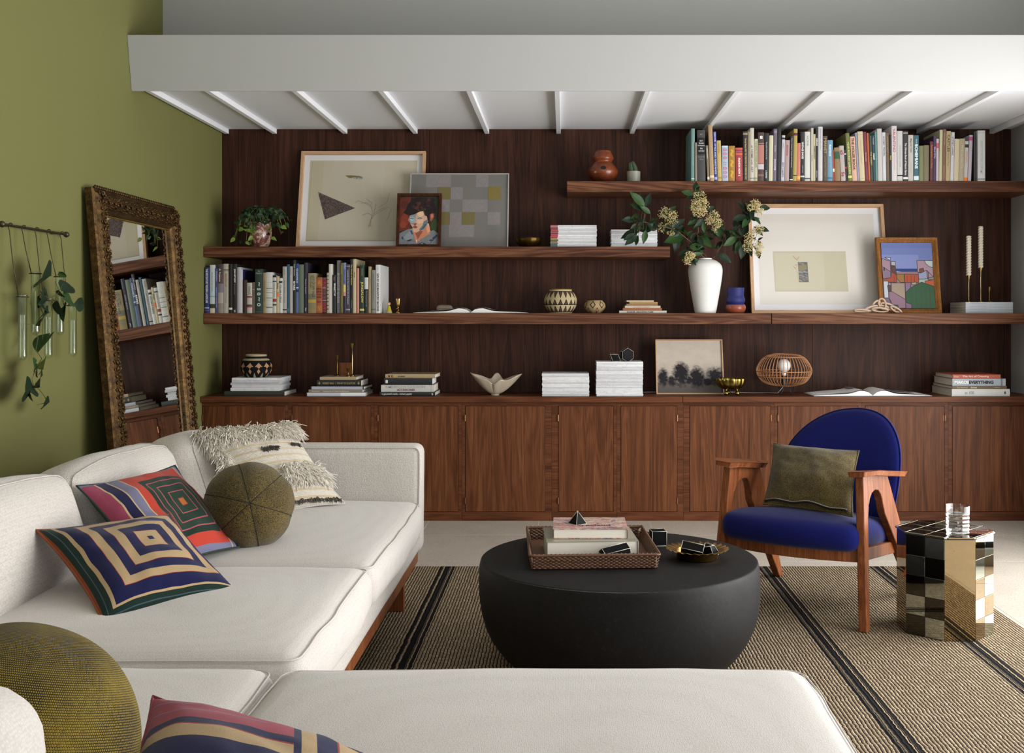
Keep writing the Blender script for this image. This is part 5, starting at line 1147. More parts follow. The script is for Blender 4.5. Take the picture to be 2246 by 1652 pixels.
vessel('woven_basket', 'black woven basket with orange star pattern, on magazines by the green wall', 'basket', 562, 6.64, ZBK, 827.5, [(23, 827.5), (26, 825), (31, 818), (34, 808), (33.5, 801), (31, 795), (27, 788), (23, 786.5), (22.5, 782), (22, 777.5)], basket_star())
vessel('woven_basket', 'larger cream and black basket with rows of triangles beside the open book', 'basket', 1229.5, 6.68, Z3, 686.6, [(24, 686.6), (28, 682), (34, 672), (36, 662), (35, 653), (31, 644), (26, 639), (24.5, 637), (25, 634)], basket_tri('triangle_basket_weave', ((.60, .88, False), (.34, .58, True), (.06, .32, True)), 18, .148))
vessel('woven_basket', 'small round basket with black diamonds next to the larger triangle basket', 'basket', 1304.5, 6.70, Z3, 686.6, [(12, 686.6), (16, 684), (22, 677), (23.8, 671), (22, 665), (18, 660.5), (16.5, 658), (17, 657)], basket_dia())
def terra():
    t = NT('burnished_terracotta', .28, .5); v = t.coord(); n = t.noise(v, 14, 5, .6); c = t.mix(n, '#54220f', '#8a4420'); w = t.noise(t.coord(scale=(3, 3, 40)), 5, 4)
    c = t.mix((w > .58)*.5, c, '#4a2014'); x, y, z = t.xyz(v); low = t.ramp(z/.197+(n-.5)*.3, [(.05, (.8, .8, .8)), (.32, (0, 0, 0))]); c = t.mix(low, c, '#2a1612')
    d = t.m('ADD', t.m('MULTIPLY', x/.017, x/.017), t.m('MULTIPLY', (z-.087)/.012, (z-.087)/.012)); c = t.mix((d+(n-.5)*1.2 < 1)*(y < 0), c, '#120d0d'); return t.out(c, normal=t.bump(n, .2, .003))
vessel('double_gourd_vase', 'burnished terracotta double-bellied vase on the top shelf', 'vase', 1322.5, 6.70, ZT, 396.4, [(17, 396.4), (24, 391), (31, 379), (33.2, 370), (30, 362), (22, 353), (19.5, 349), (22, 344), (23.3, 340), (21, 333), (18.5, 328), (18, 325)], terra())
def glz():
    t = NT('speckled_grey_glaze', .3, .5); v = t.coord(); n = t.noise(t.coord(scale=(1, 1, .35)), 40, 4); c = t.mix(n, '#6d6f60', '#a09e8e'); return t.out(c, normal=t.bump(n, .15, .002))
pot = thing('potted_cactus', ((1389.5-CX)*6.68/FPX, 6.68, ZT), 'small two-stemmed cactus in a grey glazed pot on the top shelf', 'plant')
pX = (1389.5-CX)*6.68/FPX; s = FPX/6.68
MB().lathe([(0, 0), (12/s, 0), (14.8/s, 2/s), (15.2/s, 25.6/s), (13.5/s, 26/s), (13.5/s, 22/s), (0, 22/s)], (pX, 6.68, ZT), 32).build('pot', glz(), pot, 50)
M['cactus'] = plain('cactus_green', '#33452c', .6, .3, 30, .3, 200)
for dx, h_, lean, r in ((-5, 44, -2, 4.2), (4, 48, -9, 4.6)):
    pts = [(pX+(dx+lean*(1-cos(t*1.6))*.8)/s, 6.68, ZT+(20+h_*.56*t+2)/s) for t in [i/10 for i in range(11)]]
    rr = [r/s*(.8+.4*sin(pi*min(1, t*.9+.1)))*(1 if t < .85 else (1-((t-.85)/.15)**2*.85)) for t in [i/10 for i in range(11)]]
    m = MB(); m.tube(pts, rr, 10)
    m.build('stem', M['cactus'], pot, 180)
    m = MB()
    for k in range(5):
        a = 2*pi*k/5; m.tube([(x+rr[i]*cos(a)*1.02, y+rr[i]*sin(a)*1.02, z) for i, (x, y, z) in enumerate(pts[:-1])], .0012, 4)
    m.build('rib', plain('cactus_rib', '#5d6c48', .7), pot)['kind'] = 'stuff'
def matte(): 
    t = NT('matte_white_stoneware', .6, .35); v = t.coord(); n = t.noise(t.coord(scale=(1, 1, 12)), 9, 4); return t.out(t.mix(n, '#cfcdc8', '#dcdad6'), normal=t.bump(n, .15, .002))
VX, VY = (1547-CX)*6.66/FPX, 6.66
vessel('white_vase', 'tall matte white vase holding flowering branches on the long shelf', 'vase', 1547, VY, Z3, 687, [(21, 687), (23.5, 684), (28, 660), (34, 625), (37.3, 600), (37, 588), (33, 579), (24, 572), (16.5, 569.5), (14.5, 569), (14.8, 566.5)], matte(), .006)
def bluet():
    t = NT('blue_and_clay_glaze', .5, .3); x, y, z = t.xyz(t.coord()); n = t.noise(t.coord(), 20, 4); c = t.mix((z < .050), t.mix(n, '#1d2052', '#2b2f6a'), t.mix(n, '#7a3a28', '#93503a')); return t.out(c, rough=t.mix((z < .05), (.6, .6, .6), (.25, .25, .25)))
vessel('stoneware_jar', 'blue over terracotta waisted jar beside the white vase', 'jar', 1613.5, 6.66, Z3, 686.6, [(15, 686.6), (19, 684), (22, 677), (21.8, 671), (19.5, 667), (17, 665.5), (18.5, 664), (20.5, 660), (20, 654), (18, 648), (18.3, 640), (19, 631)], bluet())
def lobes(n, amp, z0): return lambda a, z, r: r*(1+amp*abs(sin(a*n/2))**.7*(1 if z > z0 else max(0, z/z0)))
vessel('brass_bowl', 'dark brass bowl with small crystal near the red-edged magazines', 'bowl', 1160, 6.68, Z2, 540.5, [(16, 540.5), (17, 539.5), (20, 537), (26, 529), (29, 521), (30, 519)], M['brass'], .0015, 48, lobes(16, .03, .01))
m = MB(); X = (1169-CX)*6.66/FPX; m.lathe([(.0, 0), (.016, .004), (.012, .018), (.0, .030)], (X, 6.68, Z2+.036), 5); o = m.build('quartz_crystal', plain('pale_quartz', '#8b7c72', .3), origin=(X, 6.68, Z2+.036)); tag(o, 'small pale crystal lying in the brass bowl', 'crystal')
o.location.z -= .018
# trumpet vase and doll
vessel('brass_goblet', 'small brass flared goblet left of the open book', 'goblet', 873.5, 6.64, Z3, 686.6, [(5, 686.6), (5, 685), (1.5, 682), (1.5, 680), (5, 677.5), (1.6, 675), (3, 670), (4.2, 663), (5.3, 655)], M['gold'], .0012, 24, None, 3)
dx_, dy_ = (853-CX)*6.62/FPX, 6.62; s = FPX/dy_
doll = thing('doll_figurine', (dx_, dy_, Z3), 'tiny doll figurine with orange hair and yellow dress', 'figurine')
MB().lathe([(0, 0), (6.5/s, 0), (7/s, 2/s), (5/s, 8/s), (3.4/s, 15/s), (1.5/s, 17/s), (0, 17/s)], (dx_, dy_, Z3), 16).build('dress', plain('yellow_dress', '#a89a2c', .6, .3, 60), doll, 50)
MB().lathe([(0, 0), (6.9/s, .5/s), (7.4/s, 1.5/s), (6.6/s, 3/s), (0, 3/s)], (dx_, dy_, Z3), 16).build('hem', plain('white_hem', '#b9b9a8', .6), doll, 50)
MB().lathe([(0, 0), (2/s, .6/s), (3/s, 2.6/s), (2.2/s, 5/s), (0, 5.8/s)], (dx_-.5/s, dy_-.003, Z3+17/s), 14).build('face', plain('doll_face', '#c9b6aa', .5), doll, 180)
MB().lathe([(0, 0), (3/s, .8/s), (3.6/s, 3/s), (2.6/s, 6/s), (0, 7.2/s)], (dx_+.6/s, dy_+.003, Z3+17.4/s), 14).build('hair', plain('doll_hair', '#b5612c', .7), doll, 180)
# stone, open books
X = (975-CX)*6.74/FPX; vs, fs = rgrid((.052, .034, .026), .026, (3, 3, 2), 4)
m = MB(); m.add([Vector(v)*(1+noise.noise(Vector(v)*22)*.10)+Vector((X, 6.76, Z3+.026)) for v in vs], fs); o = m.build('stone', plain('river_stone', '#8a7b6e', .55, .25, 40, .2, 120), smooth=180, origin=(X, 6.76, Z3)); tag(o, 'smooth brown river stone behind the open book', 'stone')
def openbook(name, label, cx, Y, zb, W, D, th, rot=0, cover='#c9c4bc', img=None, sag=.0):
    X = (cx-CX)*Y/FPX; root = thing(name, (X, Y, zb), label, 'book'); R_ = Matrix.Translation((X, Y, zb)) @ Matrix.Rotation(radians(rot), 4, 'Z')
    MB().box(-W, -.006, 0, D, .0003, .0032, M=R_).box(.006, W, 0, D, .0003, .0032, M=R_).box(-.008, .008, 0, D, .0003, .004, M=R_).build('cover', cloth(cover), root)
    for sg, nm in ((-1, 'left_pages'), (1, 'right_pages')):
        prof = []
        for i in range(15):
            t = i/14; x = .002+(W-.012)*t; z = .004+th*(1-t)**.9*(.55 if sg < 0 else .6)+th*1.05*(math.exp(-((t-.20)/.13)**2))+.005*(1-t)
            if t < .04: z = .006
            prof.append((x, z))
        poly = [(x, z) for x, z in prof]+[(W-.006, .0034), (.002, .0034)]
        m = MB(); m.prism(poly, lambda x, z, y: R_ @ Vector((sg*x, y, z)), .005, D-.005); m.build(nm, M['pagew'], root, 30)
        # curling upper leaf, slightly lifted
        m = MB(); m.grid(14, 1, lambda u, v: R_ @ Vector((sg*(.004+(W-.02)*u), .005+(D-.01)*v, prof[int(u*14)][1]+.0022+.006*sin(pi*min(1, u*1.1)))), flip=sg < 0)
        m.build('loose_leaf', M['pagew'], root, 180)
        if img and sg in img:
            u0, u1, v0, v1, c = img[sg]; m = MB()
            m.grid(8, 1, lambda u, v: R_ @ Vector((sg*(.004+(W-.02)*(u0+(u1-u0)*u)), .005+(D-.01)*(v0+(v1-v0)*v), prof[int((u0+(u1-u0)*u)*14)][1]+.0052+.006*sin(pi*min(1, (u0+(u1-u0)*u)*1.1)))), flip=sg < 0)
            m.build('printed_image', plain('printed_photo', c, .4, .5, 25), root, 180)
    return root
openbook('open_book', 'open book with fanned white pages on the long shelf in front of the stone', 1032, 6.60, Z3, .345, .24, .014, 0, '#8c8378')
openbook('open_book', 'open white picture book on the worktop behind the blue armchair', 1915, 6.53, ZW, .352, .27, .016, 1, '#b5b6b8', {1: (.25, .8, .25, .75, '#8f8a84'), -1: (.02, .3, .5, .98, '#8a8c90')})

# ------------------------------------------------------------------ candlesticks
def stick(label, px, Y, zb, ybot, ytop, mat, cup=5.0, base=6, knob=True):
    X = (px-CX)*Y/FPX; s = FPX/Y; H = (ybot-ytop)/s; c = cup/s
    pr = [(0, 0), (base/s, 0), (base/s, .003), (.4*base/s, .007), (1.5/s, .012), (1.1/s, H*.5), (1.2/s, H-c*2.4), (1.8/s, H-c*2.1), (c*.55, H-c*1.5), (c*.8, H-c*.6), (c, H), (c*.7, H), (c*.6, H-c*.7), (0, H-c*.7)]
    m = MB(); m.lathe(pr, (X, Y, zb), 20); o = m.build('candlestick', mat, smooth=45, origin=(X, Y, zb)); tag(o, label, 'candlestick'); return X, Y, zb+H
stick('middle-height brass candlestick of the trio on the stacked books', 739.7, 6.66, ZCS, 825.5, 780.5, M['brass'])
stick('tallest brass candlestick of the trio on the stacked books', 772.5, 6.66, ZCS, 825.5, 754, M['gold'])
stick('shortest brass candlestick of the trio on the stacked books', 764, 6.62, ZCS, 825.5, 807, M['brass'], 4.2, 5)
X = (757-CX)*6.72/FPX; s = FPX/6.72; m = MB(); m.box(X-14/s, X+14/s, 6.725, 6.74, ZCS, ZCS+28/s).box(X-10/s, X+10/s, 6.7235, 6.725, ZCS+4/s, ZCS+24/s); o = m.build('wooden_block', M['door'], bevel=.001, origin=(X, 6.73, ZCS)); tag(o, 'small dark wooden plaque behind the brass candlesticks', 'plaque')
def twisted(label, X, Y, z0, ytop):
    z1 = Z_(ytop, Y); m = MB(); n = 60; k = 16; r0 = .0142; vs = []
    def f(u, v):
        a = 2*pi*u; z = z0+(z1-z0)*v; r = r0*(1+.10*sin(3*a-v*(z1-z0)*2*pi/.0165)) if v < .985 else r0*(1-v)/.015*.9+.001
        return Vector((X+r*cos(a), Y+r*sin(a), z))
    root = thing('twisted_candle', (X, Y, z0), label, 'candle')
    m.grid(30, 220, f, wrapu=True); m.build('wax', plain('ivory_wax', '#d8cdb8', .45, .04, 20), root, 60)
    MB().tube([(X, Y, z1-.003), (X+.001, Y, z1+.009)], .0009, 5).build('wick', M['dark'], root)
g1 = stick('left brass candlestick carrying a twisted ivory candle', 2124.8, 6.70, ZCD, 662.5, 603, M['gold'])
g2 = stick('taller middle brass candlestick carrying a twisted ivory candle', 2151, 6.70, ZCD, 662.5, 586, M['gold'])
stick('short empty brass candlestick right of the twisted candles', 2169.8, 6.70, ZCD, 662.5, 629, M['brass'])
twisted('lower twisted ivory candle, nearer the town painting', g1[0], g1[1], g1[2]-.003, 516.5); twisted('higher twisted ivory candle, nearer the right wall', g2[0], g2[1], g2[2]-.003, 495.5)

# ------------------------------------------------------------------ carved wooden chain
Y = 6.595; s = FPX/Y; wd_ = plain('pale_carved_wood', '#b59b85', .5, .12, 30)
root = thing('wooden_chain', ((1926-CX)/s, Y, Z3), 'pale carved wooden chain links piled in front of the framed pictures', 'ornament')
def link(cx, cy, a, rx, ry, tilt, yo):
    pts = []
    for i in range(24):
        t = 2*pi*i/24; x = rx*cos(t); y = ry*sin(t)*cos(tilt); d = ry*sin(t)*sin(tilt)
        pts.append(((1620+(cx+x*cos(a)-y*sin(a))/3.588-CX)/s, Y+yo+d/3.588/s, Z3+.0075+max(0, (922-(cy+x*sin(a)+y*cos(a)))/3.588/s)))
    MB().tube(pts, .0062, 8, closed=True).build('link', wd_, root, 180)
for l in ((965, 912, .05, 58, 14, .9, -.01), (1035, 898, -.35, 60, 18, .6, .0), (1085, 868, -.9, 42, 24, .3, .012), (1132, 858, 1.35, 42, 26, .2, .004), (1110, 905, .1, 62, 20, .7, -.006), (1180, 878, .35, 60, 22, .5, .01), (1238, 905, .55, 48, 16, .6, -.004), (1150, 888, .2, 50, 18, .8, .02)): link(*l)

# ------------------------------------------------------------------ petal bowl
def petal():
    X = (1086-CX)*6.62/FPX; Y = 6.62; s = FPX/Y
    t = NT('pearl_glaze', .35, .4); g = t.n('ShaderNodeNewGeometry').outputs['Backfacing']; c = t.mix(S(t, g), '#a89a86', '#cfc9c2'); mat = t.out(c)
    root = thing('petal_bowl', (X, Y, ZW), 'cream flower-shaped bowl with flaring petals on the worktop', 'bowl')
    def f(u, v):
        a = 2*pi*u; ca, sa = cos(a), sin(a); side = abs(ca)**5; ripple = .5+.5*cos(5*a)
        Rm = 25+31*side+2.5*sin(5*a+1); Zm = 27+19*side*(1.05 if ca < 0 else .9)+13*max(0, sa)**2*(1-side)+5*sin(5*a+.6)*(1-side)
        r = 5+(Rm-5)*v**(1.0); z = 3+Zm*(v**(1.5 if True else 1))
        notch = 1-.16*math.exp(-((a-4.45)/.12)**2)*v
        return Vector((X+r*ca/s*notch, Y+r*sa*.85/s*notch, ZW+z/s))
    m = MB(); m.grid(72, 16, f, wrapu=True); o = m.build('petals', mat, root, 180); so = o.modifiers.new('s', 'SOLIDIFY'); so.thickness = .0035; so.offset = 1
    m = MB(); m.lathe([(0, 0), (9/s, 0), (9/s, 2.2/s), (0, 2.4/s)], (X, Y, ZW), 24); m.build('foot', mat, root, 50)
    m = MB()
    for i in range(5): a = i*1.3; m.tube([(X+.004*cos(a), Y+.004*sin(a), ZW+.008), (X+.012*cos(a), Y+.012*sin(a), ZW+.05+.01*sin(i*3))], [.002, .0035], 6)
    m.build('stamen', mat, root, 180)['kind'] = 'stuff'
petal()

# ------------------------------------------------------------------ black geometric blocks with pale edges
M['onyx'] = plain('black_inlay', '#060607', .55, 0, spec=.10); M['bone'] = plain('bone_inlay', '#b9b2a4', .5)
def solid(label, verts, faces, Mx, size, name='geometric_block', e=.0009):
    vs = [Mx @ (Vector(v)*size) for v in verts]; c = sum(vs, Vector())/len(vs)
    root = thing(name, (c.x, c.y, min(v.z for v in vs)), label, 'ornament')
    MB().add(vs, faces).build('body', M['onyx'], root)
    ed = set(); m = MB()
    for f in faces:
        for i in range(len(f)): ed.add(tuple(sorted((f[i], f[(i+1) % len(f)]))))
    for a, b in ed: m.tube([vs[a], vs[b]], e, 6)
    m.build('edge_inlay', M['bone'], root, 180); return root
CUBE = ([(-1, -1, -1), (1, -1, -1), (1, 1, -1), (-1, 1, -1), (-1, -1, 1), (1, -1, 1), (1, 1, 1), (-1, 1, 1)], [(3, 2, 1, 0), (4, 5, 6, 7), (0, 1, 5, 4), (1, 2, 6, 5), (2, 3, 7, 6), (3, 0, 4, 7)])
PYR = ([(-1, -1, 0), (1, -1, 0), (1, 1, 0), (-1, 1, 0), (0, 0, 1.9)], [(3, 2, 1, 0), (0, 1, 4), (1, 2, 4), (2, 3, 4), (3, 0, 4)])
def ngon(n, h, x=1): return ([(-h, x*cos(2*pi*i/n+pi/n), x*sin(2*pi*i/n+pi/n)) for i in range(n)]+[(h, x*cos(2*pi*i/n+pi/n), x*sin(2*pi*i/n+pi/n)) for i in range(n)], [tuple(range(n))[::-1], tuple(range(n, 2*n))]+[(i, (i+1) % n, n+(i+1) % n, n+i) for i in range(n)])
HEX = ngon(6, 1.0); HEXF = ngon(6, .42)
def T_(x, y, z, rz=0, rx=0, ry=0): return Matrix.Translation((x, y, z)) @ Matrix.Rotation(radians(rz), 4, 'Z') @ Matrix.Rotation(radians(ry), 4, 'Y') @ Matrix.Rotation(radians(rx), 4, 'X')
s = FPX/6.6
solid('standing black hexagonal block with pale edges on the tall magazine stack', ngon(6, .35)[0], HEX[1], T_((1375-CX)/s, 6.61, ZHEX+.0365, 112, 0, 0) @ Matrix.Rotation(radians(0), 4, 'X'), .042)
solid('low slanting black block with a grey face on the tall magazine stack', [(-1.9, -1, 0), (0.2, -1, 0), (0.2, 1, 0), (-1.9, 1, 0), (-2.6, -1, 1.8), (-.5, -1, 1.8), (-.5, 1, 1.8), (-2.6, 1, 1.8)], CUBE[1], T_((1358-CX)/s, 6.60, ZHEX+.001, 8), .0225)

# ------------------------------------------------------------------ lobed brass bowl on ball feet
M['olbrass'] = plain('greenish_brass', '#85743c', .28, .25, 25, metal=1)
X = (1603-CX)*6.60/FPX; s = FPX/6.60
root = thing('footed_brass_bowl', (X, 6.60, ZW), 'lobed shiny brass bowl on ball feet in front of the ink landscape', 'bowl')
m = MB(); pr = smoothprof([(12/s, 13/s), (22/s, 16/s), (30/s, 24/s), (32.5/s, 33/s), (32.5/s, 37/s)], 4)
m.lathe([(0, 13/s)]+pr+[(r-.002, max(z, 15/s)) for r, z in pr[::-1]]+[(0, 15/s)], (X, 6.60, ZW), 112, fn=lambda a, z, r: r*(.93+.09*abs(cos(a*6))**.6)); m.build('bowl', M['olbrass'], root, 60)
for a in (-2.35, -.75, 1.8):
    m = MB(); r = 5.4/s; m.lathe([(0, 0)]+[(r*sin(pi*i/10), r-r*cos(pi*i/10)) for i in range(1, 10)]+[(0, 2*r)], (X+17/s*cos(a), 6.60+17/s*sin(a), ZW), 16); m.tube([(X+17/s*cos(a), 6.60+17/s*sin(a), ZW+9/s), (X+15/s*cos(a), 6.60+15/s*sin(a), ZW+17/s)], 2/s, 8)
    m.build('ball_foot', M['olbrass'], root, 180)

# ------------------------------------------------------------------ rattan lamp
Y = 6.66; X = (1719.5-CX)*Y/FPX; s = FPX/Y; zb = Z_(848, Y)
lamp = thing('rattan_lamp', (X, Y, ZW), 'round rattan cage table lamp with a white globe bulb on the worktop', 'lamp')
rat = plain('rattan_cane', '#a3714a', .5, .2, 60)
cage = smoothprof([(27/s, 3/s), (45/s, 9/s), (56/s, 22/s), (60/s, 34/s), (58/s, 44/s), (48/s, 60/s), (36/s, 68/s), (25/s, 71/s)], 4)
cage = [(r*1.0, z+zb) for r, z in cage]
ribme = None
for i in range(46):
    a = 2*pi*i/46
    if ribme is None:
        o = MB().tube([(X+r, Y, z) for r, z in cage], .0021, 6).build('rib', rat, lamp, 180); ribme = o.data
    else:
        o = bpy.data.objects.new('rib', ribme); COL.objects.link(o); o.parent = lamp
    o.rotation_euler = (0, 0, a)
for k in (0, 8, 12, 22, 28):
    r, z = cage[k]; MB().tube([(X+(r+.001)*cos(a), Y+(r+.001)*sin(a), z) for a in [2*pi*i/60 for i in range(60)]], .0026, 6, closed=True).build('hoop', rat, lamp, 180)
blk = plain('black_metal', '#131214', .4)
for a in (-2.05, -1.0, 1.6):
    m = MB(); r0 = 24/s
    p = lambda r, aa, z: (X+r*cos(aa), Y+r*sin(aa), z)
    m.tube([p(r0, a-.28, zb+3/s), p(r0*1.02, a-.06, ZW+.004), p(r0*1.02, a, ZW+.002), p(r0*1.02, a+.06, ZW+.004), p(r0, a+.28, zb+3/s)], .0018, 6); m.build('hairpin_leg', blk, lamp, 180)
MB().lathe([(0, zb+2/s), (5.5/s, zb+2/s), (5.5/s, zb+22/s), (3.5/s, zb+26/s), (0, zb+26/s)], (X, Y, 0), 20).build('socket', blk, lamp, 40)
MB().lathe([(27/s, zb+2/s), (27/s, zb+3/s), (0, zb+3/s), (0, zb+2/s)], (X, Y, 0), 24).build('base_plate', blk, lamp, 40)
m = MB(); r = 14.5/s; m.lathe([(4.5/s, zb+24/s), (5/s, zb+28/s)]+[(r*sin(t), zb+46/s-r*cos(t)) for t in [.42+i*(pi-.42)/14 for i in range(15)]], (X, Y, 0), 32)
m.build('bulb', plain('opal_glass', '#e6e3e0', .25), lamp, 180)
m = MB(); pts = [((1412+i*(1690-1412)/20-CX)/s, 6.80-.06*max(0, (i-17))/3, ZW+.004+.002*sin(i)) for i in range(21)]+[((1706-CX)/s, Y, ZW+.01), (X, Y, zb+.004)]
m.tube(pts, .0022, 6); m.build('cord', plain('pale_cord', '#b5b0ac', .5), lamp, 180)

# ------------------------------------------------------------------ leaves
def leafmat(name, a, b):
    t = NT(name, .5, .28); v = t.coord(); n = t.noise(t.coord(rnd=5), 25, 3); x, y, z = t.xyz(v)
    c = t.mix(n, a, b); c = t.mix((x.abs() < .0011)*.5, c, tuple(min(1, q*1.9) for q in cc(b))); return t.out(c, Subsurface_Weight=0.0)
M['leafd'] = leafmat('dark_laurel_leaf', '#0f1c12', '#20351e'); M['leafm'] = leafmat('mid_green_leaf', '#1a3217', '#365526'); M['leafl'] = leafmat('lime_leaf', '#4c6424', '#7b8c3c')
_lm = {}
def leafmesh(kind):
    if kind not in _lm:
        m = MB(); heart = kind == 'heart'
        def f(u, v):
            x = (u-.5)*2
            if heart: w = .42*sin(pi*min(1, v**.62))**.85
            else: w = .20*sin(pi*v**.88)**1.05
            w = max(w, .004); y = v+(-.13*abs(x)**.7*(1-v)**3 if heart else 0)
            return Vector((x*w, y, .10*abs(x)*w*3-.18*v*v+.015*sin(v*9+x)))
        m.grid(4, 7, f); me = bpy.data.meshes.new('leaf'); me.from_pydata([tuple(v) for v in m.v], [], m.f); me.polygons.foreach_set('use_smooth', [True]*len(me.polygons)); _lm[kind] = me
    return _lm[kind]
def leaf(parent, base, tip, kind='long', mat='leafd', roll=0, scale=1.0):
    base = Vector(base); tip = Vector(tip); d = tip-base; L = d.length; d.normalize()
    key = (kind, mat)
    if key not in _lm:
        me = leafmesh(kind).copy(); me.materials.append(M[mat]); _lm[key] = me
    n = Vector((0, -1, .35)); n = (n-d*n.dot(d)).normalized(); n = Matrix.Rotation(roll, 3, d) @ n; x = d.cross(n)
    R_ = Matrix((x, d, n)).transposed().to_4x4(); o = bpy.data.objects.new('leaf', _lm[key]); COL.objects.link(o); o.parent = parent
    o.matrix_local = Matrix.Translation(base-OFF[parent.name]) @ R_ @ Matrix.Diagonal((L*scale, L, L, 1)); return o
bark = plain('brown_twig', '#5f4a3a', .7, .2, 60)
M['blos'] = plain('cream_blossom', '#d6c390', .8, .25, 300); M['blos2'] = plain('green_bud_stalk', '#6c7a34', .8, .2, 100)
c5 = lambda x, y, Yq: P(1180+x/3.59, 260+y/3.59, Yq)
rl = random.Random(21)
stems = [  # (label, path (crop px + depth), leaves, blossoms)
 ('leafy branch reaching far left over the white magazines', [(1330, 1112, 0), (1285, 1095, .0), (1200, 970, -.05), (1090, 880, -.10), (930, 835, -.14), (830, 815, -.16), (740, 800, -.18)],
  [(830, 690, 800, 582), (850, 695, 888, 580), (840, 700, 735, 572), (840, 715, 722, 668), (850, 750, 780, 640), (885, 750, 815, 690), (790, 790, 760, 735), (765, 800, 665, 792), (775, 830, 730, 870), (830, 870, 745, 862), (800, 890, 640, 930), (780, 905, 688, 1000), (790, 920, 762, 1002), (850, 880, 830, 985), (915, 860, 780, 885), (925, 855, 890, 775), (930, 880, 870, 860), (760, 905, 675, 960)], []),
 ('branch with two cream blossom heads left of the vase', [(1335, 1112, 0), (1270, 1085, .02), (1190, 980, .02), (1110, 890, .0), (1060, 820, -.02), (1010, 760, -.03)],
  [(1010, 760, 1085, 688), (1060, 850, 1160, 795), (1100, 870, 1140, 830), (1150, 930, 1000, 962), (1100, 920, 1082, 1055), (1140, 950, 1120, 1012), (1090, 900, 1005, 985), (1020, 730, 985, 700), (1170, 930, 1215, 880), (1175, 1000, 1160, 1070), (1120, 880, 1180, 900)],
  [(1000, 745, 58), (1050, 815, 62), (980, 860, 45), (1040, 890, 40), (1065, 760, 40)]),
 ('small low sprig with cream blossoms drooping over the vase neck', [(1340, 1112, .0), (1300, 1090, -.03), (1240, 1030, -.05), (1200, 1060, -.06), (1190, 1100, -.06)],
  [(1200, 1060, 1120, 1110), (1230, 1100, 1276, 1140), (1205, 1110, 1245, 1152), (1190, 1010, 1300, 1010), (1190, 1040, 1100, 1075), (1215, 1070, 1300, 1065)], [(1190, 1085, 42), (1175, 1125, 36), (1215, 1080, 30)]),
 ('tallest branch rising to the top shelf with a large blossom head', [(1340, 1112, .01), (1290, 1080, .0), (1250, 1000, -.03), (1262, 880, -.07), (1250, 760, -.12), (1245, 640, -.16), (1240, 560, -.18)],
  [(1235, 585, 1246, 487), (1228, 600, 1130, 570), (1232, 600, 1165, 628), (1215, 700, 1142, 702), (1330, 720, 1395, 692), (1245, 750, 1205, 800), (1250, 800, 1180, 830), (1300, 790, 1240, 850), (1280, 830, 1225, 860), (1300, 820, 1310, 900), (1240, 900, 1195, 960), (1260, 930, 1300, 1000), (1290, 930, 1362, 1010), (1250, 960, 1190, 1000), (1245, 590, 1262, 520)],
  [(1265, 625, 62), (1290, 680, 62), (1240, 690, 50), (1290, 735, 50), (1255, 740, 42)]),
 ('central branch with a round blossom head leaning right', [(1345, 1112, .0), (1250, 1000, .03), (1300, 920, .03), (1340, 860, .0), (1375, 800, -.04)],
  [(1330, 770, 1300, 850), (1400, 850, 1445, 950), (1340, 860, 1290, 870), (1420, 870, 1460, 800), (1350, 870, 1420, 930), (1330, 950, 1385, 940), (1400, 900, 1360, 880)],
  [(1380, 770, 55), (1410, 820, 50), (1350, 800, 42), (1400, 870, 34)]),
 ('upper right branch with blossoms against the white picture', [(1360, 1112, .0), (1385, 1095, .0), (1450, 965, -.02), (1560, 870, -.07), (1640, 780, -.10), (1710, 700, -.13)],
  [(1625, 735, 1580, 637), (1670, 735, 1645, 662), (1740, 700, 1838, 702), (1650, 770, 1530, 790), (1670, 775, 1610, 850), (1640, 800, 1560, 830), (1560, 870, 1545, 790), (1590, 850, 1520, 890), (1640, 830, 1620, 920), (1670, 790, 1750, 790), (1700, 780, 1760, 830), (1660, 720, 1700, 650), (1540, 880, 1570, 940), (1680, 720, 1690, 800), (1500, 920, 1440, 850), (1480, 930, 1520, 870)],
  [(1710, 670, 46), (1740, 730, 40), (1680, 700, 34)]),
 ('lower right branch with hanging blossom clusters beside the white picture', [(1362, 1112, .0), (1390, 1090, -.01), (1460, 975, -.05), (1560, 935, -.09), (1650, 930, -.12), (1730, 960, -.14)],
  [(1740, 860, 1820, 885), (1700, 850, 1780, 920), (1560, 935, 1470, 1000), (1590, 950, 1520, 1042), (1590, 960, 1560, 1062), (1620, 990, 1602, 1105), (1660, 1000, 1680, 1088), (1730, 1040, 1742, 1096), (1560, 930, 1500, 870), (1620, 930, 1580, 860), (1690, 1000, 1730, 1040), (1540, 940, 1600, 1000), (1600, 1000, 1700, 990)],
  [(1735, 875, 46), (1690, 900, 36), (1660, 950, 48), (1650, 1010, 44), (1740, 1005, 44), (1730, 1050, 36)]),
 ('single drooping green leaf on a short stalk right of the vase mouth', [(1365, 1112, .0), (1390, 1085, -.03), (1430, 1070, -.05)], [(1418, 1068, 1526, 1130)], [])]
bud = None
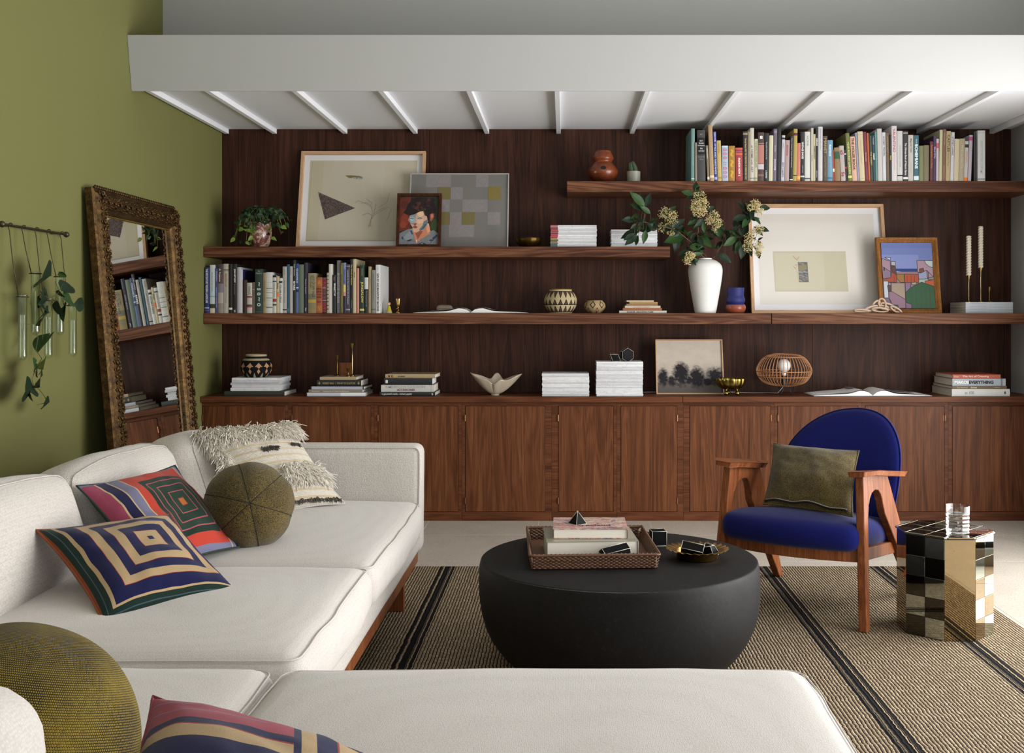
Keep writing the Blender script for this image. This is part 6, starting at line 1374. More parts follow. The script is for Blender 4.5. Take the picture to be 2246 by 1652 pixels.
for lab, path, leaves, bl in stems:
    br = thing('flowering_branch', (VX, VY, Z_(566, VY)), lab, 'branch', 'flowering branches in the white vase')
    pts = smoothprof2 = [c5(x, y, VY+d) for x, y, d in path]
    dn = []
    for i in range(len(pts)-1):
        for k in range(4): dn.append(pts[i].lerp(pts[i+1], k/4))
    dn.append(pts[-1]); base_in = Vector((VX+rl.uniform(-.012, .012), VY+rl.uniform(-.012, .012), Z_(566, VY)-.10)); dn[0:1] = [base_in, Vector((dn[0].x, VY, Z_(566, VY)-.01))]
    MB().tube(dn, [.0030-.0018*i/len(dn) for i in range(len(dn))], 6).build('stem', bark, br, 180)
    for (ax, ay, bx_, by_) in leaves:
        # depth of the nearest point of the path
        dd = min(path, key=lambda q: (q[0]-ax)**2+(q[1]-ay)**2)[2]
        a = c5(ax, ay, VY+dd); b = c5(bx_, by_, VY+dd+rl.uniform(-.05, .03))
        near = min(dn[2:], key=lambda q: (q-a).length)
        leaf(br, a, b, 'long', 'leafm' if rl.random() < .38 else 'leafd', rl.uniform(-.6, .6), rl.uniform(1.0, 1.35))
        if (near-a).length > .01: MB().tube([near, a], .0009, 4).build('leaf_stalk', bark, br, 180)
    for _ in range(int(len(leaves)*1.5) if len(leaves) > 2 else 0):
        k_ = rl.randrange(len(dn)//3, len(dn)); q = dn[k_]; dv = Vector((rl.uniform(-1, 1), rl.uniform(-.9, .5), rl.uniform(-.7, .9))).normalized(); L_ = rl.uniform(.035, .06)
        if q.y+dv.y*L_ < YB-.02: leaf(br, q, q+dv*L_, 'long', 'leafm' if rl.random() < .3 else 'leafd', rl.uniform(-.9, .9), rl.uniform(.95, 1.3))
    for (x, y, r) in bl:
        dd = min(path, key=lambda q: (q[0]-x)**2+(q[1]-y)**2)[2]; c = c5(x, y, VY+dd-.03); R_ = r/3.59/FPX*VY
        near = min(dn[2:], key=lambda q: (q-c).length); st = MB(); m = MB()
        hub = near.lerp(c, .6)
        for i in range(int(r*2.3)):
            v = Vector((rl.gauss(0, 1), rl.gauss(0, 1)-.3, rl.gauss(0, 1))).normalized()*R_*rl.uniform(.55, 1.0); q = c+v
            if i % 3 == 0: st.tube([hub, hub.lerp(q, .6), q], .0005, 3, cap=False)
            rr = rl.uniform(.0022, .0038); m.add([q+Vector(d)*rr for d in ((1, 0, 0), (-1, 0, 0), (0, 1, 0), (0, -1, 0), (0, 0, 1), (0, 0, -1))], [(0, 2, 4), (2, 1, 4), (1, 3, 4), (3, 0, 4), (2, 0, 5), (1, 2, 5), (3, 1, 5), (0, 3, 5)])
        cl = m.build('blossom_head', M['blos'], br); cl['kind'] = 'stuff'; st.tube([near, hub], .001, 4)
        st.build('flower_stalk', M['blos2'], cl)['kind'] = 'stuff'
# potted vine on the second shelf
cv = lambda x, y, Yq: P(430+x/5.105, 420+y/5.105, Yq)
Y = 6.70; X = (571-CX)*Y/FPX; s = FPX/Y
vine = thing('potted_vine', (X, Y, Z2), 'trailing green vine in a pink marbled pot at the end of the upper left shelf', 'plant')
t = NT('pink_marbled_glaze', .2, .6); v = t.coord(); n = t.noise(v, 16, 3, .5, 2.2); pm = t.out(t.ramp(n, [(.40, '#6c3f38'), (.5, '#8a5a50'), (.54, '#cdbba0'), (.62, '#7d4c42'), (.7, '#d0c0a4')]))
MB().lathe([(0, 0), (14/s, 0), (20/s, 8/s), (24/s, 24/s), (24.5/s, 40/s), (22/s, 53/s), (23/s, 57/s), (21/s, 57/s), (20/s, 50/s), (0, 50/s)], (X, Y, Z2), 36).build('pot', pm, vine, 50)
rv = random.Random(9)
for i in range(26):
    a = rv.uniform(0, 2*pi); a = a if i % 3 else -pi/2+rv.uniform(-1.1, 1.1)
    L = rv.uniform(.10, .20); p = Vector((X+.04*cos(a), Y+.04*sin(a), Z2+.155)); pts = [Vector((X+.01*cos(a), Y+.01*sin(a), Z2+.14)), p]
    vz = rv.uniform(.03, .06)
    for k in range(6):
        q = pts[-1]+Vector((cos(a)*L/7, sin(a)*L/9, vz)); vz -= rv.uniform(.014, .026); a += rv.uniform(-.5, .5)
        if q.y > YB-.02: q.y = YB-.02
        if q.y < YS-.03: q.y = YS-.03
        if q.z < Z2+.008: q.z = Z2+.008
        if q.z > Z2+.24: q.z = Z2+.235
        if abs(q.x-X) < .07 and abs(q.y-Y) < .07 and q.z < Z2+.15: q.y = Y-.075 if q.y < Y else Y+.075
        pts.append(q)
    MB().tube(pts, .0011, 4).build('vine_stem', M['blos2'], vine, 180)
    front = (pts[-1].y < Y)
    for k in range(2, len(pts)):
        for _ in range(1 if k % 2 else 2):
            d = Vector((rv.uniform(-1, 1), rv.uniform(-.8, .3), rv.uniform(-1, .5))).normalized()*rv.uniform(.022, .038)
            tip = pts[k]+d; tip.z = max(tip.z, Z2+.004); tip.y = min(tip.y, YB-.01)
            leaf(vine, pts[k], tip, 'heart', ('leafl' if front and pts[k].z < Z2+.13 and rv.random() < .6 else 'leafm' if rv.random() < .45 else 'leafd'), rv.uniform(-.8, .8), rv.uniform(.8, 1.1))
# ------------------------------------------------------------------ gilt mirror leaning on the green wall
def gilt():
    t = NT('antique_gilt', .42, .5); v = t.coord(); n = t.noise(v, 30, 5, .65); f = t.noise(v, 130, 4, .7)
    g = S(t, t.n('ShaderNodeNewGeometry').outputs['Pointiness']); c = t.ramp(n*.55+f*.45, [(.36, '#1a1009'), (.5, '#4a3418'), (.70, '#75592f')]); c = t.mix(t.ramp(g, [(.47, (1, 1, 1)), (.53, (0, 0, 0))])*.6 if 0 else 0.0, c, '#20140a')
    return t.out(c, Metallic=.75, normal=t.bump(f, .5, .002))
M['gilt'] = gilt(); M['giltd'] = plain('worn_gilt_side', '#3d2a16', .5, .4, 40, .4, 120, metal=.5)
a = radians(5.0); MX = XL+.012
up = Vector((-sin(a), 0, cos(a))); nr = Vector((cos(a), 0, sin(a))); HM = 1.79/cos(a); WMi = 1.07; MY0 = 4.90
MO = Vector((MX+HM*sin(a), MY0, .0))+nr*.0     # foot of the back face
MF = lambda u, v, d=0: MO+Vector((0, u, 0))+up*v+nr*d
mir = thing('gilt_mirror', (MO.x, MY0+WMi/2, 0), 'tall ornate gilt-framed mirror leaning on the green wall behind the sofa', 'mirror')
fw = .115; fdp = .055
prof = [(0, 0), (0, .030), (.008, .040), (.020, .036), (.030, .050), (.050, .058), (.080, .056), (.096, .044), (.104, .040), (.110, .030), (.116, .026), (.116, 0)]
for nm, A, B in (('frame_side', (0, 0), (0, HM)), ('frame_side', (WMi, 0), (WMi, HM)), ('frame_rail', (0, HM), (WMi, HM)), ('frame_rail', (0, 0), (WMi, 0))):
    m = MB(); vs = []
    for (cx_, cy_) in (A, B):
        sx = 1 if cx_ == 0 else -1; sy = 1 if cy_ == 0 else -1
        for t_, d in prof: vs.append(MF(cx_+sx*t_, cy_+sy*t_, d+.004))
    k = len(prof); m.add(vs, [tuple(range(k)), tuple(range(k, 2*k))[::-1]]+[(i, (i+1) % k, k+(i+1) % k, k+i) for i in range(k)])
    m.build(nm, M['gilt'], mir, 30)
MB().prism([(fw*.9, fw*.9), (WMi-fw*.9, fw*.9), (WMi-fw*.9, HM-fw*.9), (fw*.9, HM-fw*.9)], MF, .018, .022).build('mirror_glass', plain('silvered_glass', (.86, .87, .84), .015, metal=1), mir)
MB().prism([(.01, .01), (WMi-.01, .01), (WMi-.01, HM-.01), (.01, HM-.01)], MF, .001, .012).build('backing_board', M['dark'], mir)
# carved scrollwork: C-scrolls, rosettes and leaf tips marching along each member
def orn(cu, cv_, along, flip, big=1.0):
    m = MB(); ax = (1, 0) if along == 'u' else (0, 1); ay = (-ax[1], ax[0])
    def q(p, r, d): return MF(cu+(p*ax[0]+r*ay[0])*big, cv_+(p*ax[1]+r*ay[1])*big, d)
    for sg in (-1, 1):
        pts = []
        for i in range(15):
            t = i/14*1.55*2*pi*.8; rr = .017*(1-i/14*.72); pts.append(q(sg*(.019-rr*cos(t)*.9), flip*(.004+rr*sin(t)), .060+.004*sin(i)))
        m.tube(pts, [.0052-.0022*i/14 for i in range(15)], 6)
        m.tube([q(sg*.004, -flip*.020, .056), q(sg*.014, -flip*.026, .060), q(sg*.026, -flip*.018, .055)], [.002, .0065, .0015], 6)
        m.tube([q(sg*.006, flip*.026, .054), q(sg*.018, flip*.031, .056), q(sg*.032, flip*.022, .052)], [.002, .0055, .0015], 6)
    c = q(0, 0, .060)
    m.lathe([(.010, -.006), (.009, .002), (.0, .006)], (0, 0, 0), 8) if 0 else None
    m.tube([q(0, -.009, .058), q(0, .0, .068), q(0, .009, .058)], [.002, .008, .002], 7)
    return m
pitch = .062
def members():
    n = int((HM-.06)/pitch)
    for i in range(n): 
        v = .045+i*(HM-.09)/(n-1)
        yield fw*.54, v, 'v', (1 if i % 2 else -1)
        yield WMi-fw*.54, v, 'v', (1 if i % 2 else -1)
    n2 = int((WMi-.06)/pitch)
    for i in range(1, n2-1):
        u = .045+i*(WMi-.09)/(n2-1)
        yield u, HM-fw*.54, 'u', (1 if i % 2 else -1)
allm = MB()
for cu, cv_, al, fl_ in members():
    if cv_ < .5: continue
    o = orn(cu, cv_, al, fl_); b = len(allm.v); allm.v += o.v
    for f in o.f: allm.f.append(tuple(i+b for i in f)); allm.m.append(0); allm.c.append(None); allm.u.append(None)
o = allm.build('scrollwork', M['gilt'], mir, 180); o['kind'] = 'stuff'
# scalloped outer edge and pearl bead inside
m = MB(); k = 0
for (p0, p1) in (((WMi+.004, .5), (WMi+.004, HM-.03)), ((.03, HM+.004), (WMi-.03, HM+.004))):
    L = (Vector(p1)-Vector(p0)).length; n = int(L/.024)
    for i in range(n):
        t_ = (i+.5)/n; u = p0[0]+(p1[0]-p0[0])*t_; v = p0[1]+(p1[1]-p0[1])*t_; c = MF(u, v, .034); r = .0125
        m.add([c+Vector(d)*r for d in ((1, 0, 0), (-1, 0, 0), (0, 1, 0), (0, -1, 0), (0, 0, 1), (0, 0, -1))], [(0, 2, 4), (2, 1, 4), (1, 3, 4), (3, 0, 4), (2, 0, 5), (1, 2, 5), (3, 1, 5), (0, 3, 5)])
m.build('scalloped_edge', M['gilt'], mir, 180)['kind'] = 'stuff'
m = MB()
for (p0, p1) in (((fw+.002, .5), (fw+.002, HM-fw)), ((WMi-fw-.002, .5), (WMi-fw-.002, HM-fw)), ((fw, HM-fw-.002), (WMi-fw, HM-fw-.002))):
    L = (Vector(p1)-Vector(p0)).length; n = int(L/.0125)
    for i in range(n):
        t_ = (i+.5)/n; c = MF(p0[0]+(p1[0]-p0[0])*t_, p0[1]+(p1[1]-p0[1])*t_, .030); r = .0042
        m.add([c+Vector(d)*r for d in ((1, 0, 0), (-1, 0, 0), (0, 1, 0), (0, -1, 0), (0, 0, 1), (0, 0, -1))], [(0, 2, 4), (2, 1, 4), (1, 3, 4), (3, 0, 4), (2, 0, 5), (1, 2, 5), (3, 1, 5), (0, 3, 5)])
m.build('pearl_beading', M['brass'], mir, 180)['kind'] = 'stuff'

# ------------------------------------------------------------------ hanging test-tube vases
def wallp(px, py, X): Yq = X*FPX/(px-CX); return Vector((X, Yq, Z_(py, Yq)))
def clearglass(name, ior=1.45, tint=(.97, 1, .98)):
    m = bpy.data.materials.new(name); m.use_nodes = True; t = m.node_tree; t.nodes.clear()
    o = t.nodes.new('ShaderNodeOutputMaterial'); mx = t.nodes.new('ShaderNodeMixShader'); tr = t.nodes.new('ShaderNodeBsdfTransparent'); gl = t.nodes.new('ShaderNodeBsdfGlossy')
    lw = t.nodes.new('ShaderNodeLayerWeight'); lw.inputs[0].default_value = .5; pw = t.nodes.new('ShaderNodeMath'); pw.operation = 'POWER'; pw.inputs[1].default_value = 3; fr = t.nodes.new('ShaderNodeMath'); fr.operation = 'MULTIPLY_ADD'; fr.inputs[1].default_value = .8; fr.inputs[2].default_value = .04; t.links.new(lw.outputs['Facing'], pw.inputs[0]); t.links.new(pw.outputs[0], fr.inputs[0]); gl.inputs['Roughness'].default_value = .03; tr.inputs[0].default_value = (*tint, 1)
    t.links.new(fr.outputs[0], mx.inputs[0]); t.links.new(tr.outputs[0], mx.inputs[1]); t.links.new(gl.outputs[0], mx.inputs[2]); t.links.new(mx.outputs[0], o.inputs[0]); return m
M['glass'] = clearglass('clear_glass'); M['water'] = clearglass('still_water', tint=(.96, .98, .93))
iron = plain('aged_iron', '#4a4032', .4, .3, 40, metal=.8)
RX = XL+.035
r0, r1 = wallp(6, 489.5, RX), wallp(144, 516.5, RX); r1.z = r0.z = (r0.z+r1.z)/2
rod = thing('wall_rod', r0.lerp(r1, .5), 'dark iron rod with ball ends fixed to the green wall', 'rod')
MB().tube([r0, r1], .0055, 12).build('bar', iron, rod, 40)
for p in (r0, r1):
    m = MB(); q = p+(p-r0.lerp(r1, .5)).normalized()*.006; m.lathe([(0, -.013), (.008, -.010), (.0125, -.003), (.0125, .003), (.008, .010), (0, .013)], q, 14); m.build('finial', iron, rod, 180)
for t_ in (.12, .88):
    p = r0.lerp(r1, t_); MB().tube([p, Vector((XL-.001, p.y, p.z))], .004, 8).build('bracket', iron, rod, 40)
tubes = [(23, 38, 648, 791, 'leftmost glass test-tube vase hanging lowest from the iron rod'), (52, 68, 597, 736, 'second hanging glass tube vase from the left, its ring high up'), (81, 92, 656, 787, 'middle hanging glass tube vase with roots in its water'), (107, 121.6, 604, 736, 'fourth hanging glass tube vase, ring half hidden by vine leaves'), (136, 150.5, 668, 783, 'rightmost hanging glass tube vase, below the vine leaves')]
TXX = XL+.075
for wx_, tx, yr, yb_, lab in tubes:
    hk = wallp(wx_, 500, RX); hk.z = r0.z
    Yt_ = hk.y+.012; s_ = FPX/Yt_; X_t = TXX; zr = Z_(yr, Yt_); zb_ = Z_(yb_, Yt_)
    c = Vector((X_t, Yt_, zr)); v = thing('hanging_tube_vase', c, lab, 'vase', 'tube vases hanging from the rod')
    R_ = .0165; rim = [(c.x+(R_+.006)*cos(2*pi*i/24), c.y+(R_+.006)*sin(2*pi*i/24), zr-.006) for i in range(24)]
    MB().tube(rim, .0018, 6, closed=True).build('ring', iron, v, 180)
    side = Vector((c.x-.004, c.y-R_-.008, zr-.006))
    MB().tube([(RX+.009, hk.y, r0.z-.002), (RX+.007, hk.y, r0.z+.007), (RX, hk.y, r0.z+.0095), (RX-.007, hk.y, r0.z+.006), (RX-.008, hk.y, r0.z-.006), (RX-.004, hk.y, r0.z-.02), (RX+.01, hk.y-.004, (r0.z+zr)/2), side, rim[16]], .0019, 6).build('wire_hanger', iron, v, 180)
    pr = [(R_*sin(pi/2*i/8), zb_+R_*(1-cos(pi/2*i/8))) for i in range(9)]+[(R_, zr-.004), (R_+.004, zr), (R_+.003, zr+.001), (R_-.0015, zr-.004), (R_-.0015, zb_+R_)]
    MB().lathe(pr, (c.x, c.y, 0), 24).build('glass_tube', M['glass'], v, 180)
    zl = zb_+(zr-zb_)*.70; rw = R_-.003
    MB().lathe([(rw*sin(pi/2*i/6), zb_+.004+rw*(1-cos(pi/2*i/6))) for i in range(7)]+[(rw, zl), (0, zl)], (c.x, c.y, 0), 20).build('water', M['water'], v, 60)
# heart-leaf vine growing out of the tubes
vm = plain('purple_green_vine', '#4c4a2c', .5, .3, 30)
hv = thing('heartleaf_vine', wallp(92, 640, TXX), 'trailing heart-leaf vine growing from the hanging glass tubes', 'plant')
w2 = lambda x, y, X=TXX+.03: wallp(x/3.058, 460+y/3.058, X)
paths = [[(205, 640), (215, 520), (230, 500), (280, 560), (330, 600), (390, 560), (420, 500)], [(372, 620), (375, 520), (372, 480), (430, 640), (480, 645), (520, 640)], [(285, 900), (290, 700), (255, 620), (270, 570), (300, 560)], [(290, 700), (240, 760), (180, 770)], [(235, 800), (255, 860), (240, 940), (280, 1000), (240, 1060), (215, 1140), (230, 1200), (260, 1240)], [(250, 1190), (290, 1240), (320, 1290), (250, 1310)], [(300, 1010), (290, 1060), (260, 1110)]]
for p in paths:
    pts = [w2(x, y) for x, y in p]; dn = []
    for i in range(len(pts)-1):
        for k in range(3): dn.append(pts[i].lerp(pts[i+1], k/3))
    dn.append(pts[-1]); MB().tube(dn, .0013, 5).build('vine_stem', vm, hv, 180)
for (ax, ay, bx_, by_, mt) in ((330, 445, 240, 440, 'leafd'), (400, 420, 445, 455, 'leafm'), (420, 540, 488, 490, 'leafd'), (430, 600, 505, 600, 'leafm'), (505, 635, 582, 640, 'leafd'), (395, 545, 430, 600, 'leafd'), (380, 620, 405, 720, 'leafd'), (440, 640, 395, 700, 'leafd'), (440, 650, 410, 750, 'leafm'), (300, 520, 305, 580, 'leafd'), (315, 600, 245, 590, 'leafd'), (260, 640, 328, 655, 'leafd'), (315, 700, 240, 760, 'leafd'), (330, 840, 235, 935, 'leafm'), (245, 1020, 215, 1085, 'leafm'), (255, 1050, 235, 1125, 'leafd'), (280, 1120, 240, 1180, 'leafd'), (215, 1205, 132, 1215, 'leafd'), (205, 1240, 215, 1295, 'leafm'), (325, 1295, 270, 1312, 'leafd'), (300, 1005, 270, 1060, 'leafl'), (210, 1225, 260, 1215, 'leafd')):
    leaf(hv, w2(ax, ay, TXX+.03), w2(bx_, by_, TXX+.03+rl.uniform(-.01, .02)), 'heart', mt, rl.uniform(-.3, .6)+.7, 1.0)

# ------------------------------------------------------------------ pillows
def pillow(name, label, TL, TR, BR, BL, th, mats, nrm=None, n=40, pinch=.10, dome=None, wr=.004, sd=0, cat='cushion', zmin=None, back=None, fr=None):
    """four corner points seen from the front; UV u: left to right, v: bottom to top"""
    TL, TR, BR, BL = map(Vector, (TL, TR, BR, BL)); c = (TL+TR+BR+BL)/4
    N = (TR-TL+BR-BL).cross(TL-BL+TR-BR).normalized()     # front normal
    root = thing(name, (c.x, c.y, min(BL.z, BR.z)), label, cat)
    def f(side):
        def g(u, v):
            x, y = u*2-1, v*2-1
            pu = pinch*(1-abs(y)**2)*x*-1; pv = pinch*(1-abs(x)**2)*y*-1       # edges draw in between the corners
            uu, vv = u+pu*.5*abs(x)**1.5, v+pv*.5*abs(y)**1.5
            b = BL.lerp(BR, uu); t = TL.lerp(TR, uu); p = b.lerp(t, vv)
            h = th*(max(0, (1-x*x))*max(0, (1-y*y)))**.58
            w = noise.noise(Vector((u*3+sd, v*3, side*2.0)))*wr*2+noise.noise(Vector((u*9+sd, v*9, side*5.0)))*wr*.7
            e = min(1, 6*(1-abs(x)))*min(1, 6*(1-abs(y)))
            q = p+N*side*(h+w*e)
            if zmin is not None: q.z = max(q.z, zmin+.006*(1-e)+.002*math.sin(u*20))
            return q
        return g
    m = MB(); m.grid(n, n, f(1), 0, uv=True); m.grid(n, n, f(-1), 1, uv=True, flip=True)
    o = m.build('cover', mats, root, 180)
    pts = [f(1)(i/30, 0) for i in range(30)]+[f(1)(1, i/30) for i in range(30)]+[f(1)(1-i/30, 1) for i in range(30)]+[f(1)(0, 1-i/30) for i in range(30)]
    MB().tube(pts, .0032, 6, closed=True).build('piping', mats[1], root, 180)
    return root, f(1), N
def cotton(t, c, base=0):
    v = t.coord(); w = t.noise(t.coord(scale=(1, 1, 1)), 500, 2, .6); f = t.noise(t.coord(scale=(900, 60, 900)), 1, 2); c = t.mix((w-.35)*.5, c, t.mix(1.0, c, '#a89a8a', 'MULTIPLY')); return t.out(c, normal=t.bump(w+f, .25, .001), Sheen_Weight=.1)
def concentric(name, cu, cv_, k, border=True):
    t = NT(name, .9, .1); u, v, _ = t.xyz(S(t, t.n('ShaderNodeTexCoord').outputs['UV']))
    d = (u-cu).abs().max((v-cv_).abs()*k)*1.74
    B, N_, R_ = '#a38a66', '#12133c', '#8a2c26'
    st = [(0, N_), (.035, B), (.150, R_), (.158, N_), (.285, B), (.395, R_), (.403, N_), (.52, B), (.635, R_), (.643, N_), (.80, B), (.93, B)]
    c = t.ramp(d, st, 'CONSTANT')
    if border:
        e = (u.min(v)).min((1-u)*1.6) ; c = t.mix((u.min(v) < .075), c, '#14261f'); c = t.mix(((u.min(v)-.040).abs() < .003), c, '#3a4a54'); c = t.mix((u.min(v) < .012), c, '#7a3a1c')
    return cotton(t, c)
rust = plain('rust_cotton', '#7a3c1c', .9, .1, 20, .2, 500); greenc = plain('bottle_green_cotton', '#1d2f25', .9, .1, 20, .2, 500)
ZS = .458
pA = pillow('striped_cushion', 'navy and beige cushion with concentric squares and rust back on the sofa seat', P(78, 1163, 2.93), P(372, 1128, 3.28), P(533, 1308, 2.97), P(230, 1376, 2.66), .068, [concentric('navy_beige_squares', .56, .55, 1.0), rust], sd=1, zmin=ZS, wr=.006)
def redgreen():
    t = NT('red_green_patchwork', .9, .1); u, v, _ = t.xyz(S(t, t.n('ShaderNodeTexCoord').outputs['UV']))
    du = (u-.63).abs()/.30; dv = (v-.48).abs()/.42; d = du.max(dv)
    c = t.ramp(d, [(0, '#a5622c'), (.08, '#7c2c2a'), (.10, '#1d3427'), (.26, '#a04a55'), (.285, '#1a2f24'), (.46, '#a04a55'), (.485, '#1d3427'), (.64, '#a04a55'), (.665, '#162a20'), (.80, '#a8382a'), (.98, '#a8382a')], 'CONSTANT')
    l = t.ramp(u, [(0, '#8a3c50'), (.105, '#b09874'), (.118, '#15163c'), (.20, '#b09874'), (.213, '#6a6880'), (.30, '#b09874'), (.312, '#a8382a')], 'CONSTANT')
    c = t.mix((u < .318), c, l); c = t.mix((u > .935)+(v > .965)+(v < .045), c, '#6a6880'); c = t.mix((u > .975), c, '#15163c'); c = t.mix(((u-.935).abs() < .006), c, '#b09874')
    return cotton(t, c)
pB = pillow('patchwork_cushion', 'red and green patchwork cushion leaning on the sofa back', P(168, 1066, 3.30), P(384, 1021, 3.72), P(525, 1200, 3.50), P(322, 1270, 3.10), .065, [redgreen(), greenc], sd=4, zmin=ZS, wr=.006)
def berber():
    t = NT('cream_berber_weave', .95, .1); u, v, _ = t.xyz(S(t, t.n('ShaderNodeTexCoord').outputs['UV'])); n = t.noise(t.coord(), 90, 3)
    r = (v*13).frac(); c = t.mix((r > .72), t.mix(n, '#b5ac9c', '#d3ccc0'), t.mix(n, '#b3a184', '#c6b597')); w = t.noise(t.coord(scale=(1, 1, 1)), 240, 3, .7)
    rib = t.wave(t.comb(v, 0.0, 0.0), 22, 0, 0, bands_direction='X'); return t.out(c, normal=t.bump(w+rib*.6, .6, .004), Sheen_Weight=.2)
pC, fC, NC = pillow('fringed_cushion', 'large cream cushion with shaggy fringe bands at the far end of the sofa', P(420, 948, 4.24), P(638, 930, 4.44), P(756, 1104, 4.30), P(545, 1150, 4.08), .085, [berber(), M['sofa']], sd=7, zmin=ZS, wr=.004)
rf = random.Random(4); M['fringe'] = plain('cream_fringe', '#ece5d9', .95, .1, 60); M['fringed'] = plain('grey_fringe', '#5c544c', .95, .3, 100)
def fringe(name, vc, hw, u0, u1, n, L, mat, dn=1):
    m = MB()
    for i in range(n):
        u = rf.uniform(u0, u1); v = min(.985, vc+rf.uniform(-hw, hw)); p = fC(u, v); q = fC(min(1, max(0, u+rf.uniform(-.02, .02))), max(0, v-.05))
        dr = (q-p).normalized()*.8+NC*rf.uniform(.2, 1.0)+Vector((rf.uniform(-.8, .8), rf.uniform(-.5, .5), rf.uniform(-.5, .9))); dr.normalize(); l = L*rf.uniform(.6, 1.2)
        g = Vector((0, 0, -1)); a_ = p+dr*l*.5; b = a_+(dr+g*.8).normalized()*l*.5; w = .0024
        m.tube([p, a_, b], [w, w, w*.4], 3, cap=False)
    o = m.build(name, mat, pC, 180); o['kind'] = 'stuff'
fringe('fringe', .91, .075, .0, .99, 3200, .062, M['fringe']); fringe('fringe', .33, .07, .50, .99, 1300, .052, M['fringe']); fringe('fringe', .72, .22, .0, .09, 500, .045, M['fringe'])
fringe('sequin_tuft', .62, .014, .44, .60, 160, .016, M['fringed']); fringe('sequin_tuft', .66, .010, .78, .90, 110, .014, M['fringed']); fringe('sequin_tuft', .04, .010, .3, .98, 320, .014, M['fringed'])
def tweed(name, a_, b_, sc=520, dot=.5):
    t = NT(name, .95, .1); v = t.coord(); w = t.vor(v, sc, rand=.7); n = t.noise(v, 7, 4); n2 = t.noise(v, 200, 2)
    c = t.mix((w < (.42+(n-.5)*.35)), b_, t.mix(n2, a_, tuple(x*.6 for x in cc(a_)))); return t.out(c, normal=t.bump(w, .4, .0015), Sheen_Weight=.15)
M['olive'] = tweed('olive_tweed', '#88743c', '#2e271a', 560); M['oliveb'] = tweed('mustard_black_tweed', '#94802e', '#2b2617', 620)
def ball(name, label, c, R_, mat, axis, panels=6):
    c = Vector(c); root = thing(name, (c.x, c.y, c.z-R_), label, 'cushion'); ax = Vector(axis).normalized(); e1 = ax.orthogonal().normalized(); e2 = ax.cross(e1)
    def S_(a, p, k=1.0):
        pl = abs(cos(a*panels/2)) if panels else 0; r = R_*(1-.035*pl**6*sin(p)) * k*(1+.03*noise.noise(Vector((cos(a)*1.3*sin(p), sin(a)*1.3*sin(p), cos(p)))))
        v = (e1*cos(a)*sin(p)+e2*sin(a)*sin(p)+ax*cos(p))*r; v.z = max(v.z*.97, -R_*.965); return c+v
    m = MB(); m.grid(128, 56, lambda u, v: S_(2*pi*u, pi*(.002+.996*v)), wrapu=True, uv=True); m.build('cover', mat, root, 180)
    for k in range(panels):
        a_ = 2*pi*k/panels; MB().tube([S_(a_, pi*i/30, 1.002) for i in range(31)], .0013, 5).build('seam', M['dark'], root, 180)
    return root
ball('ball_cushion', 'olive tweed ball cushion with six seams in the middle of the sofa', (-1.034, 3.60, .597), .147, M['olive'], (.30, -.93, .22))
def woven():
    t = NT('mustard_black_weave', .95, .1); u, v, _ = t.xyz(S(t, t.n('ShaderNodeTexCoord').outputs['UV'])); n = t.noise(t.coord(), 6, 4); n2 = t.noise(t.coord(), 160, 3)
    r = v*150; row = r.floor(); a = (u*330+row*.5+n2*.9).frac()-.5; b = r.frac()-.5+(n2-.5)*.5
    d = t.m('SQRT', t.m('ADD', t.m('MULTIPLY', a, a), t.m('MULTIPLY', b, b)))
    c = t.mix((d < (.44-(n-.42)*.9)), '#211c12', t.mix(n2, '#54481e', '#937c2b')); return t.out(c, normal=t.bump(d, .6, .0015), Sheen_Weight=.1)
M['oliveb'] = woven()
ball('ball_cushion', 'large mustard and black tweed ball cushion at the near corner of the sofa', (-.775, 1.535, .615), .175, M['oliveb'], (.1, .3, 1), 0)
def patch4():
    t = NT('maroon_navy_patchwork', .9, .1); u, v, _ = t.xyz(S(t, t.n('ShaderNodeTexCoord').outputs['UV'])); B, N_, R_ = '#a38a66', '#15163c', '#8a2c26'
    d = ((u-.30)).abs().max((v-.12).abs()*.9)*2
    c = t.ramp(d/2.2, [(0, '#8a3844'), (.10, R_), (.107, N_), (.185, B), (.25, R_), (.257, N_), (.345, B), (.42, R_), (.427, N_), (.52, B), (.58, N_), (.66, '#8a3844')], 'CONSTANT')
    d2 = ((u-1.05).abs()).max((v-.62).abs())*2
    c2 = t.ramp(d2/2.0, [(0, '#8a3844'), (.12, N_), (.20, B), (.27, R_), (.278, N_), (.36, B), (.42, N_), (.9, N_)], 'CONSTANT')
    c = t.mix((u > .60)*(v > .1), c, c2); c = t.mix((v > .70)*(u < .60), c, '#8a3844'); c = t.mix((((v-.80).abs() < .004)*(u < .5)).max(((v-.90).abs() < .004)*(u < .42)), c, '#6a6880')
    return cotton(t, c)
pillow('patchwork_cushion', 'maroon, navy and beige patchwork cushion lying on the near chaise', P(335, 1528, 1.86), P(862, 1672, 1.72), P(960, 2120, 1.24), P(160, 1900, 1.36), .075, [patch4(), plain('maroon_cotton', '#7d3440', .9, .1, 20)], sd=9, zmin=.452, wr=.005)
pz, fz_, Nz = pillow('zip_cushion', 'olive tweed rectangular cushion with a metal zip on the blue armchair', P(1697, 973, 4.84), P(1884, 989, 4.62), P(1870, 1134, 4.32), P(1674, 1106, 4.58), .060, [M['olive'], M['olive']], sd=12, wr=.006, pinch=.06)
zp = [fz_(.02+.93*i/40, .035+.012*sin(i*.35))+Nz*.004 for i in range(41)]
MB().tube(zp, .0055, 6).build('zip_tape', plain('black_zip_tape', '#16150f', .7), pz, 180)
MB().tube([p+Nz*.004 for p in zp], .0024, 6).build('zip_teeth', plain('zip_metal', '#a8a49c', .3, metal=.9), pz, 180)

